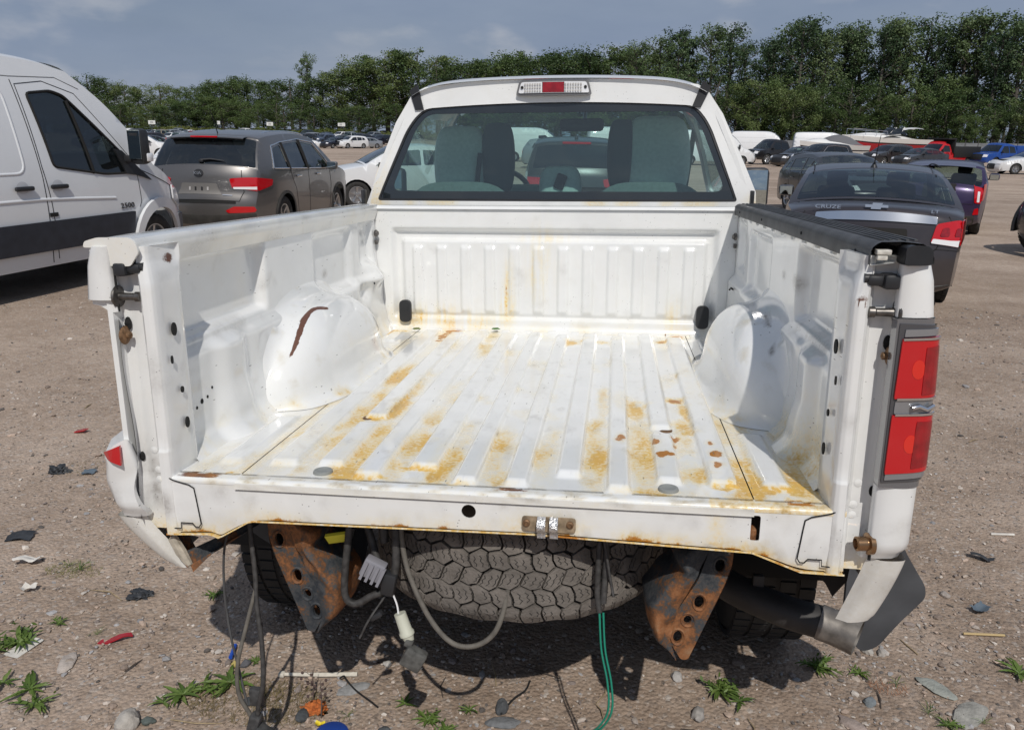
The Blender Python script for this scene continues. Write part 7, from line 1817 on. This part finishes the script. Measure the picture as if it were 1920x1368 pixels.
sky_l = [(165, 166), (200, 172), (232, 158), (262, 168), (290, 178), (315, 186), (350, 172), (380, 186), (405, 182), (430, 172), (455, 168), (478, 163), (500, 160), (525, 170), (550, 168), (575, 165), (603, 128), (625, 166), (655, 150), (690, 142), (715, 128), (740, 122), (765, 118), (795, 114), (825, 124), (850, 138), (880, 134), (905, 130), (935, 122), (965, 116), (1000, 124), (1030, 112), (1060, 110), (1090, 106), (1120, 118), (1150, 104), (1180, 98)]
for i, (px, top) in enumerate(sky_l):
    d = 262 - (px - 165) * .07 + trg.uniform(-6, 6)
    k = 'poplar' if px == 603 else 'bare' if i in (7, 13, 24) else 'round'
    nm = {'poplar': 'tall poplar rising above the wood left of the truck cab', 'bare': 'thin-leaved tree with grey limbs in the far wood', 'round': 'rounded broadleaf tree in the far wood'}[k]
    if k == 'round': nm += [' above the van mirror', ' above the grey crossover', ' left of the truck cab', ' behind the truck roof'][0 if px < 300 else 1 if px < 560 else 2 if px < 800 else 3]
    plant(k, px, d, top, None, nm, 'trees of the far wood', 1.45 if k == 'round' else 1.0)
for px in np.arange(150, 1300, 26):      # second, nearer and lower layer
    d = 236 - (px - 165) * .075 + trg.uniform(-4, 4); top = 246.8 + .01585 * px - trg.uniform(36, 62)
    k = 'bare' if trg.random() < .2 else 'round'
    plant(k, px + trg.uniform(-8, 8), d, top, None, ('thin-leaved small tree' if k == 'bare' else 'low leafy tree') + ' edging the far wood' + (' left of the cab' if px < 720 else ' behind the cab'), 'trees of the far wood', 1.9)
for px in np.arange(190, 1340, 17):
    plant('scrub', px + trg.uniform(-6, 6), 222 - (px - 165) * .07 + trg.uniform(-5, 5), None, trg.uniform(2.6, 5.0), 'yellowish scrub bush at the foot of the far wood', 'scrub along the far wood', 1.5)
pop = [(1165, 100), (1205, 92), (1232, 86), (1262, 76), (1290, 72), (1318, 68), (1345, 96), (1372, 92), (1392, 88), (1420, 66), (1440, 58), (1462, 62), (1483, 84), (1508, 74), (1528, 64), (1550, 74), (1578, 72), (1600, 62), (1618, 56), (1645, 58), (1672, 84), (1700, 62), (1718, 52), (1742, 48), (1770, 78), (1792, 56), (1815, 62), (1832, 44), (1858, 22), (1880, 14), (1902, 16), (1925, 20), (1950, 14), (1985, 20), (2030, 30), (2080, 18)]
for i, (px, top) in enumerate(pop):
    d = 150 + trg.uniform(-5, 6) + (6 if i % 2 else 0)
    plant('poplar', px, d, top, None, 'tall poplar in the windbreak' + (' behind the truck cab' if px < 1380 else ' above the white vans' if px < 1560 else ' above the boats' if px < 1720 else ' at the right end'), 'poplars of the windbreak', 1.35 if i % 2 else 1.12)
for px in np.arange(1150, 2120, 21):
    k = trg.choice(['round', 'round', 'bare']); d = 140 + trg.uniform(-5, 5); top = 246.8 + .01585 * px - trg.uniform(55, 125)
    plant(k, px + trg.uniform(-8, 8), d, top, None, ('thin-leaved understorey tree' if k == 'bare' else 'dark understorey tree') + ' below the poplars' + (' behind the truck cab' if px < 1380 else ' above the white vans' if px < 1560 else ' above the boats' if px < 1720 else ' near the right edge'), 'understorey of the windbreak', 1.25)
for px in np.arange(1160, 2100, 15):
    plant('scrub', px + trg.uniform(-5, 5), 132 + trg.uniform(-3, 4), None, trg.uniform(2.4, 4.6), 'yellow-green scrub bush along the fence' + (' behind the truck cab' if px < 1380 else ' above the white vans' if px < 1560 else ' above the boats' if px < 1720 else ' near the right edge'), 'scrub along the fence', 1.3)
for k in TP:
    for i, p in enumerate(TP[k]):
        if (k, i) not in tused:
            for ch in list(p.children): bpy.data.objects.remove(ch)
            bpy.data.objects.remove(p)
for k, p in enumerate(PRO):
    if k not in used:
        for ch in list(p.root.children_recursive): bpy.data.objects.remove(ch)
        bpy.data.objects.remove(p.root)

# ------------------------------------------------------------------ gravel, weeds and litter
def attr_mat(name, rough=.9):
    m = bpy.data.materials.new(name); m.use_nodes = True; t = m.node_tree; b = t.nodes['Principled BSDF']
    a = t.nodes.new('ShaderNodeAttribute'); a.attribute_name = 'wear'; c = t.nodes.new('ShaderNodeTexCoord').outputs['Object']
    n = noise_node(t, c, 120, 3); hs = t.nodes.new('ShaderNodeHueSaturation'); t.links.new(a.outputs['Color'], hs.inputs['Color']); t.links.new(mathn(t, 'ADD', .6, mathn(t, 'MULTIPLY', n, .8)), hs.inputs['Value'])
    t.links.new(hs.outputs[0], b.inputs['Base Color']); b.inputs['Roughness'].default_value = rough; b.inputs['Specular IOR Level'].default_value = .2
    return m
STONES = attr_mat('mixed_stone')
def ico():
    bm = bmesh.new(); bmesh.ops.create_icosphere(bm, subdivisions=1, radius=1); bm.verts.index_update()
    V = np.array([v.co[:] for v in bm.verts]); Fs = np.array([[v.index for v in f.verts] for f in bm.faces]); bm.free(); return V, Fs
IV, IF = ico()
SCOL = np.array([(.36, .30, .25), (.28, .22, .18), (.44, .38, .33), (.24, .20, .18), (.33, .32, .32), (.52, .47, .42), (.13, .115, .105), (.40, .31, .25)])
def gravel():
    rng = np.random.default_rng(3); pts = []
    n = 30000
    # even spread over the foreground, thinning with distance; denser patches by noise
    while len(pts) < n:
        r = 1.6 * (9.5 / 1.6) ** rng.random(); a = rng.uniform(-1.0, .62); x = CAMP.x + math.sin(a) * r; y = CAMP.y + math.cos(a) * r
        if noise.noise(Vector((x * .9, y * .9, 7))) + .45 * (x > .9) + .15 < rng.uniform(-.5, .6): continue
        pts.append((x, y, r))
    allV = []; allF = []; allC = []; k = 0
    for x, y, r in pts:
        s = .0016 + .0048 * rng.random() ** 3.2 + (.010 * rng.random() if rng.random() < .05 else 0); s *= (0.8 + .14 * r)
        sc = s * np.array([rng.uniform(.8, 1.6), rng.uniform(.7, 1.1), rng.uniform(.35, .75)]); th = rng.uniform(0, 6.3); c, q = math.cos(th), math.sin(th)
        V = IV * (1 + rng.uniform(-.28, .28, (len(IV), 1))) * sc; V = np.stack([V[:, 0] * c - V[:, 1] * q, V[:, 0] * q + V[:, 1] * c, V[:, 2]], 1) + (x, y, ground_h(x, y) + sc[2] * .25 + .001)
        col = SCOL[rng.integers(len(SCOL))] * rng.uniform(.75, 1.2); allV.append(V); allF.append(IF + k); allC.append(np.tile(np.append(col, 1), (len(V), 1))); k += len(V)
    o = mesh('gravel', np.concatenate(allV), np.concatenate(allF), STONES, None, None, None, np.concatenate(allC)); tag(o, 'loose gravel scattered over the yard', None, None, 'stuff')
gravel()
def rock(x, y, s, col, label, flat=.5, name='stone', cat='stone', seed=0, group='larger stones on the gravel', ex=1.0):
    bm = bmesh.new(); bmesh.ops.create_icosphere(bm, subdivisions=3, radius=1); V = []
    for v in bm.verts:
        d = 1 + .28 * noise.noise(v.co * 1.3 + Vector((seed, 0, 0))) + .10 * noise.noise(v.co * 4 + Vector((0, seed, 0))); q = v.co * d; V.append((q.x * s * ex, q.y * s * .75, q.z * s * flat))
    bm.verts.index_update(); Fs = [[v.index for v in f.verts] for f in bm.faces]; bm.free()
    o = mesh(name, V, Fs, mat('stone_%d' % seed, col, .85, var=.22, vscale=40, bump=.4, bscale=120), None, 30); o.location = (x, y, ground_h(x, y) + s * flat * .45); o.rotation_euler = (0, 0, seed * 1.7); tag(o, label, cat, group)
for i, (x, y, s, col, lb, fl) in enumerate([(-1.047, .128, .040, (.42, .39, .35), 'large pale rounded stone at the bottom left edge', .75), (-.996, .147, .020, (.10, .12, .11), 'dark green stone right of the large pale one', .6), (-1.405, .356, .034, (.40, .35, .31), 'flat pale stone slab on the bare dirt at the lower left', .22), (-.452, .368, .034, (.27, .27, .27), 'flat grey stone just below the white stick', .20),
        (1.362, .637, .040, (.28, .29, .26), 'long flat greenish slate at the lower right', .16), (1.42, .525, .050, (.30, .29, .26), 'broad flat slate near the lower right corner', .14), (1.20, .80, .022, (.35, .33, .30), 'round grey pebble of a close pair at the right', .7), (1.245, .79, .018, (.36, .33, .30), 'smaller round pebble beside the round grey one', .7), (1.33, 1.02, .030, (.22, .23, .24), 'bluish grey broken stone right of the mud flap', .55),
        (.60, .395, .026, (.30, .28, .26), 'round stone in the soft shadow left of the leafy weed', .7), (-.30, .20, .02, (.07, .075, .08), 'black sharp stone, right of the small blue lid', .7), (.02, .335, .026, (.08, .085, .09), 'dark angular stone standing on the sand in the middle', .9), (.03, .28, .032, (.15, .155, .16), 'flat dark stone below the angular one', .3), (-.56, .23, .028, (.06, .065, .07), 'black glossy stone left of the orange rust lump', .5), (-.74, .265, .024, (.05, .055, .06), 'black lump in the dry moss patch', .55),
        (1.60, 1.20, .020, (.34, .30, .27), 'tan stone right of the exhaust, on open gravel', .6), (1.78, .82, .022, (.40, .37, .33), 'pale stone near the right edge, by the straw', .6), (1.05, .42, .03, (.31, .25, .22), 'pinkish flat stone at the bottom, right of centre', .3), (1.13, .53, .022, (.17, .19, .20), 'blue-grey stone beside the dry reddish weed', .5), (-.86, .42, .016, (.45, .36, .12), 'yellowish stone by the left weed', .7), (-.83, .425, .018, (.10, .10, .11), 'dark grey stone next to the yellowish one', .7), (-.38, .50, .016, (.40, .38, .35), 'pale stone in the truck shadow on the left', .6), (.55, .56, .022, (.42, .40, .38), 'pale stone in the round shadow below the right bracket', .6)]):
    rock(x, y, s, col, lb, fl, seed=i + 1, ex=1.5 if fl < .35 else 1.0)
WEED = leafmat('weed_leaves', [(.075, .125, .028), (.13, .205, .045), (.20, .27, .08)]); DRY = mat('dry_stalk', (.30, .23, .14), .9, var=.3, vscale=60); MOSS = mat('dry_moss', (.16, .125, .06), .95, var=.4, vscale=70)
def weed(x, y, s, n, label, kind='rosette', seed=0, name='weed'):
    rg = random.Random(seed + 40); r = empty(name, (x, y, ground_h(x, y))); tag(r, label, 'weed', 'weeds growing through the gravel')
    n = int(n * (1.5 if kind != 'tuft' else 2.1)); s = s * .82
    for k in range(n):
        b = MB(); a = 2 * math.pi * k / n * (1 if kind == 'rosette' else 2.4) + rg.uniform(-.5, .5); ln = s * rg.uniform(.35, 1.15); wd = ln * (.19 if kind == 'rosette' else .05 if kind == 'grass' else .17); up = rg.uniform(.25, .8) if kind != 'grass' else rg.uniform(.5, 1.6); tw = rg.uniform(-.3, .3)
        def lf(u, v):
            t = u; rr = ln * t; zz = ln * (up * t - .75 * up * t * t) + .004; w = wd * math.sin(math.pi * (.06 + .92 * t) ** .85) * (1 + (.35 * math.sin(t * 26 + k) if kind == 'rosette' and .1 < t < .95 else 0)) * (v - .5)
            aa = a + tw * t
            return math.cos(aa) * rr - math.sin(aa) * w, math.sin(aa) * rr + math.cos(aa) * w, zz + abs(v - .5) * wd * .5
        V, Fs = grid(9, 2, lf); b.add(V, Fs); b.build('leaf', WEED, r, 60)
        if kind == 'tuft' and k % 2 == 0:
            for q in range(3):
                b = MB(); c = Vector((math.cos(a), math.sin(a), .5)) * ln * (.3 + .25 * q); e = c + Vector((rg.gauss(0, .3), rg.gauss(0, .3), .35)) * s * .5
                b.add(*grid(4, 2, lambda u, v: tuple(c.lerp(e, u) + Vector((-math.sin(a + q), math.cos(a + q), 0)) * s * .14 * math.sin(math.pi * (.05 + .9 * u)) * (v - .5)))); b.build('leaf', WEED, r, 60)
for i, (x, y, s, n, kd, lb) in enumerate([(-.835, .335, .105, 13, 'rosette', 'large dandelion-like weed at the left, with pointed spreading leaves'), (-.955, .265, .085, 12, 'rosette', 'broad-leaved weed left of the large pointed one'), (-.905, .30, .07, 9, 'tuft', 'leafy weed between the two broad rosettes'), (-.995, .225, .05, 7, 'rosette', 'small weed by the dark green stone'), (-1.62, .42, .10, 12, 'tuft', 'feathery dark green weed at the left edge'), (-1.68, .36, .08, 9, 'tuft', 'second feathery weed at the very left edge, lower'), (-1.43, .22, .10, 12, 'rosette', 'big-leaved weed in the bottom left corner'), (-1.53, .235, .085, 8, 'rosette', 'weed at the left edge above the bottom corner'), (-1.37, .16, .08, 9, 'tuft', 'bright leafy weed in the bottom left corner, lowest'),
        (-1.719, .867, .06, 16, 'grass', 'low yellowish grass patch below the left corner of the truck'), (-1.78, .89, .05, 12, 'grass', 'smaller grass tuft left of the yellowish patch'), (-1.57, .542, .045, 8, 'tuft', 'small weed above the pale flat slab'), (-1.40, .505, .05, 9, 'grass', 'flat grassy weed beside the red plastic strip'), (-1.123, .779, .05, 9, 'tuft', 'little weed below the left rear corner of the truck'), (-.804, .446, .035, 8, 'tuft', 'small weed behind the hanging connector'), (-.273, .322, .045, 7, 'rosette', 'pointed little weed under the spare wheel shadow'), (-.19, .262, .055, 12, 'tuft', 'fine-leaved weed at the bottom, left of centre'), (-.13, .225, .05, 10, 'tuft', 'second fine-leaved weed at the bottom edge'), (-.43, .25, .04, 7, 'grass', 'sparse weed right of the orange lump'), (-.076, .316, .04, 6, 'rosette', 'flat weed by the angular dark stone'),
        (.68, .511, .085, 14, 'tuft', 'leafy green weed below the right bumper bracket'), (.73, .47, .07, 9, 'rosette', 'long-leaved weed joined to the leafy one at its right'), (1.014, .677, .085, 15, 'tuft', 'bright green weed below the exhaust tip'), (1.137, .669, .05, 9, 'tuft', 'small green weed right of the exhaust weed'), (1.24, .632, .045, 8, 'grass', 'dry tipped weed, third from the exhaust'), (1.66, .75, .08, 12, 'rosette', 'weed cut off by the right edge'), (1.291, .506, .05, 10, 'grass', 'grassy weed near the flat greenish slate'), (1.328, .46, .05, 9, 'tuft', 'weed at the bottom right, below the slate'), (1.44, .485, .04, 8, 'grass', 'yellow-green weed in the bottom right corner')]):
    weed(x, y, s, n, lb, kd, i)
def moss(x, y, rx, ry, label, n=260, seed=0, m=None):
    rg = random.Random(seed + 7); b = MB()
    for _ in range(n):
        a = rg.uniform(0, 6.3); r = math.sqrt(rg.random()); px, py = x + math.cos(a) * r * rx, y + math.sin(a) * r * ry; t = rg.uniform(0, 6.3); l = rg.uniform(.008, .03); z = ground_h(px, py)
        b.add([(px - .0012, py, z), (px + .0012, py, z), (px + math.cos(t) * l, py + math.sin(t) * l, z + rg.uniform(.003, .02))], [(0, 1, 2)])
    o = b.build('dry_moss', m or MOSS, None, None); tag(o, label, None, None, 'stuff')
moss(-.72, .27, .22, .10, 'patch of dry brown moss and stalks', 1800, 1); moss(-1.74, .86, .12, .06, 'yellowish moss', 300, 2, mat('yellow_moss', (.17, .16, .05), .95, var=.3, vscale=60)); moss(5.14, 8.64, .35, .2, 'dry grass clump', 250, 3, DRY); moss(1.21, .61, .06, .04, 'dry reddish grass', 160, 4, mat('reddish_grass', (.28, .14, .08), .95)); moss(-2.3, 1.75, .2, .1, 'thin moss', 200, 5)
# litter: each piece a thing
def litter(name, V, Fs, m, x, y, label, cat='litter', rot=0.0, z=.003, sm_=40):
    o = mesh(name, V, Fs, m, None, sm_); o.location = (x, y, ground_h(x, y) + z); o.rotation_euler = (0, 0, rot); return tag(o, label, cat, 'litter on the ground')
def scrap(w, d, bend, seed, n=8):
    rg = random.Random(seed); ed = [(1 + rg.uniform(-.18, .05)) for _ in range(40)]
    return grid(n, n, lambda u, v: ((u - .5) * w * ed[int(v * 9)], (v - .5) * d * ed[10 + int(u * 9)], .002 + bend * (abs(math.sin(3.0 * u + seed)) * .6 + .5 * math.sin(2.4 * v + seed) ** 2)))
PAPER = mat('dirty_white_plastic', (.62, .59, .54), .7, var=.2, vscale=30); FILM = mat('black_rubber_scrap', (.03, .033, .038), .6, var=.4, vscale=30)
litter('plastic_scrap', *scrap(.10, .055, .03, 1), PAPER, -1.945, .881, 'crumpled white plastic sheet at the left edge', rot=.3); litter('plastic_scrap', *scrap(.055, .04, .025, 2), PAPER, -1.806, .702, 'small white plastic shard below the crumpled sheet')
litter('card', *sheet(rounded(rect(-.030, -.052, .030, .052), .006, 3), [], .03, lambda u, v: (u, v, .003 + .1 * u * u), .002), PAPER, -1.592, .403, 'white card with grey smudges beside the feathery weed', rot=-.18)
litter('rubber_scrap', *scrap(.11, .07, .02, 3), FILM, -2.116, 1.054, 'black rubber sheet at the left edge above the white plastic', rot=.2); litter('rubber_scrap', *scrap(.10, .045, .025, 4), FILM, 1.861, 1.509, 'torn black strip on the gravel at the right', rot=-.4); litter('rubber_scrap', *scrap(.07, .05, .02, 5), mat('blue_grey_scrap', (.10, .13, .16), .6), 1.693, 1.115, 'blue-grey plastic scrap at the right', rot=.6); litter('rubber_scrap', *scrap(.07, .05, .015, 9), mat('blue_grey_scrap', (.1, .1, .1), .6), -2.257, 1.703, 'bluish flake on the gravel left of the truck corner')
def lump(s, seed, k=14):
    bm = bmesh.new(); bmesh.ops.create_icosphere(bm, subdivisions=4, radius=1); V = []; o = Vector((seed * 3.1, 0, 0))
    for v in bm.verts:
        d = 1 + .55 * noise.noise(v.co * 1.6 + o) + .35 * noise.noise(v.co * 4.1 + o) + .16 * noise.noise(v.co * 9 + o); q = v.co * d; V.append((q.x * s, q.y * s * .7, max(-.1, q.z) * s * .55))
    bm.verts.index_update(); Fs = [[v.index for v in f.verts] for f in bm.faces]; bm.free(); return V, Fs
litter('rubber_lump', *lump(.045, 3), FILM, -1.386, .742, 'black broken rubber lump below the left corner of the truck'); litter('rubber_lump', *lump(.05, 4, 9), FILM, -2.424, 1.702, 'dark lump on the gravel, left of the truck')
litter('rust_lump', *lump(.036, 5, 16), mat('orange_rust_flakes', (.42, .12, .03), .95, var=.4, vscale=90), -.534, .262, 'bright orange rusty lump at the bottom, left of centre')
litter('plastic_strip', *sheet([(-.05, -.016), (.02, -.02), (.06, .004), (.05, .016), (.03, .006), (-.02, .012), (-.045, .006)], [], .02, lambda u, v: (u, v, .008 + .012 * math.sin(u * 50)), .004), mat('red_plastic', (.35, .02, .03), .4), -1.326, .49, 'bent red plastic strip on the dirt at the lower left', rot=.2)
litter('lens_shard', *sheet([(-.03, -.02), (.03, -.016), (.035, .02), (0, .03), (-.03, .012)], [], .02, lambda u, v: (u, v, .012 + .2 * u), .004), REDL, -2.666, 2.219, 'small red lens shard on the gravel far left')
b = MB(); b.tube([(-.007, -.032, .009), (.008, .032, .009)], .0065, 10); litter('blue_tube', b.V, b.F, mat('blue_plastic', (.02, .08, .42), .35), -.896, .473, 'short blue plastic tube beside the hanging loom', rot=.45)
b = MB(); b.tube([(-.118, -.012, .006), (0, .0, .008), (.118, .022, .007)], [.0055, .007, .0075], 8); b.box((-.118, -.012, .006), (.02, .02, .014), None, .004); litter('white_stick', b.V, b.F, mat('bleached_stick', (.60, .56, .48), .8, var=.15, vscale=60), -.575, .405, 'long white stick lying below the left bumper bracket')
b = MB(); b.tube([(-.07, 0, .005), (.07, .006, .006)], .0045, 6); litter('straw', b.V, b.F, mat('straw', (.48, .36, .18), .8), 1.638, .953, 'yellow straw on the gravel at the right', rot=.02)
b = MB(); b.tube([(-.05, 0, .005), (.05, .006, .006)], .0055, 6); litter('white_straw', b.V, b.F, PAPER, 2.05, 1.75, 'short white strip on the gravel at the far right', rot=.02)
b = MB(); b.tube(catmull([(-.03, .0, .02), (-.02, .012, .02), (-.008, 0, .018), (.03, -.03, .008), (.09, -.07, .006), (.12, -.09, .004)], 5), .0028, 6); litter('wire_scrap', b.V, b.F, SEAM, -.47, .385, 'thin black wire with a loop, at the right end of the white stick')
b = MB(); b.lathe([(.045, 0), (.048, .010), (.040, .016), (0, .018)], 24); litter('plastic_disc', b.V, b.F, mat('blue_lid', (.02, .06, .30), .4), -.448, .165, 'blue plastic lid cut off by the bottom edge')
litter('yellow_scrap', *scrap(.03, .02, .012, 8), mat('yellow_scrap', (.7, .55, .03), .6), -.495, .198, 'tiny yellow scrap left of the blue lid')
b = MB(); b.tube(catmull([(-.04, -.06, .004), (-.01, .0, .012), (.02, .05, .006), (.03, .10, .004)], 5), [.003] * 16, 5); litter('black_cable_end', b.V, b.F, SEAM, .06, .37, 'short dark cable with a flat plug on the sand in the middle'); 
def twigs():
    rg = random.Random(9)
    for i in range(26):
        r = 1.75 * (6 / 1.75) ** rg.random(); a = rg.choice([rg.uniform(-.95, -.62), rg.uniform(.22, .55), rg.uniform(-.6, .2)])
        if -.62 < a < .22: r = rg.uniform(1.82, 2.15)
        x, y = CAMP.x + math.sin(a) * r, CAMP.y + math.cos(a) * r; l = rg.uniform(.02, .06) * (1 + .2 * r); b = MB(); b.tube([(-l, 0, .003), (0, rg.uniform(-.2, .2) * l, .007), (l, rg.uniform(-.3, .3) * l, .004)], [.0012 * r ** .5, .0018 * r ** .5, .001], 5)
        o = b.build('twig', DRY if rg.random() < .5 else mat('dark_twig', (.07, .055, .045), .9), None, 50); o.location = (x, y, ground_h(x, y) + .002); o.rotation_euler = (0, 0, rg.uniform(0, 3.1)); tag(o, 'thin dry twig lying on the gravel', 'twig', 'dry twigs strewn about')
twigs()
def deadstalk(x, y, h, seed, label):
    rg = random.Random(seed); r = empty('dead_stalk', (x, y, ground_h(x, y))); tag(r, label, 'weed', 'dead stalks')
    b = MB(); b.tube([(0, 0, 0), (.005, .0, h * .5), (.0, .01, h)], [.0022, .0018, .001], 5)
    for k in range(5): z = h * (.3 + .14 * k); a = rg.uniform(0, 6.3); b.tube([(0, .003, z), (math.cos(a) * .035, math.sin(a) * .03, z + .03)], [.0012, .0007], 4); 
    b.build('stem', mat('dead_stem', (.12, .09, .075), .9), r, None)
    b = MB(); [b.box((rg.uniform(-.03, .03), rg.uniform(-.02, .02), h * rg.uniform(.5, 1.0)), (.008, .006, .008), None, .002) for _ in range(7)]; q = b.build('seed_head', mat('dead_seed', (.09, .06, .055), .9), r, None); q['kind'] = 'stuff'
deadstalk(-.555, .30, .10, 1, 'dead brown stalk above the orange lump'); deadstalk(-.505, .235, .12, 2, 'taller dead stalk right of the orange lump')

# ------------------------------------------------------------------ labels that would repeat say which one it is, counted from the left
def unique_labels():
    ones = 'first second third fourth fifth sixth seventh eighth ninth tenth eleventh twelfth thirteenth fourteenth fifteenth sixteenth seventeenth eighteenth nineteenth twentieth'.split()
    by = {}
    bpy.context.view_layer.update()
    for o in SC.objects:
        if o.parent is None and o.get('label') and o.get('category'): by.setdefault(o['label'], []).append(o)
    for lb, os_ in by.items():
        if len(os_) < 2: continue
        def ang(o):
            p = o.matrix_world.translation - CAMP; return p.dot(CAMR) / max(.1, p.dot(CAMF))
        os_.sort(key=ang)
        for i, o in enumerate(os_):
            tens = ['', '', 'twenty', 'thirty', 'forty', 'fifty', 'sixty', 'seventy', 'eighty', 'ninety']; n = i + 1
            w = ones[i] if n <= 20 else (tens[n // 10][:-1] + 'ieth' if n % 10 == 0 else tens[n // 10] + '-' + ones[n % 10 - 1])
            o['label'] = (w + ' from left: ' + lb)
unique_labels()
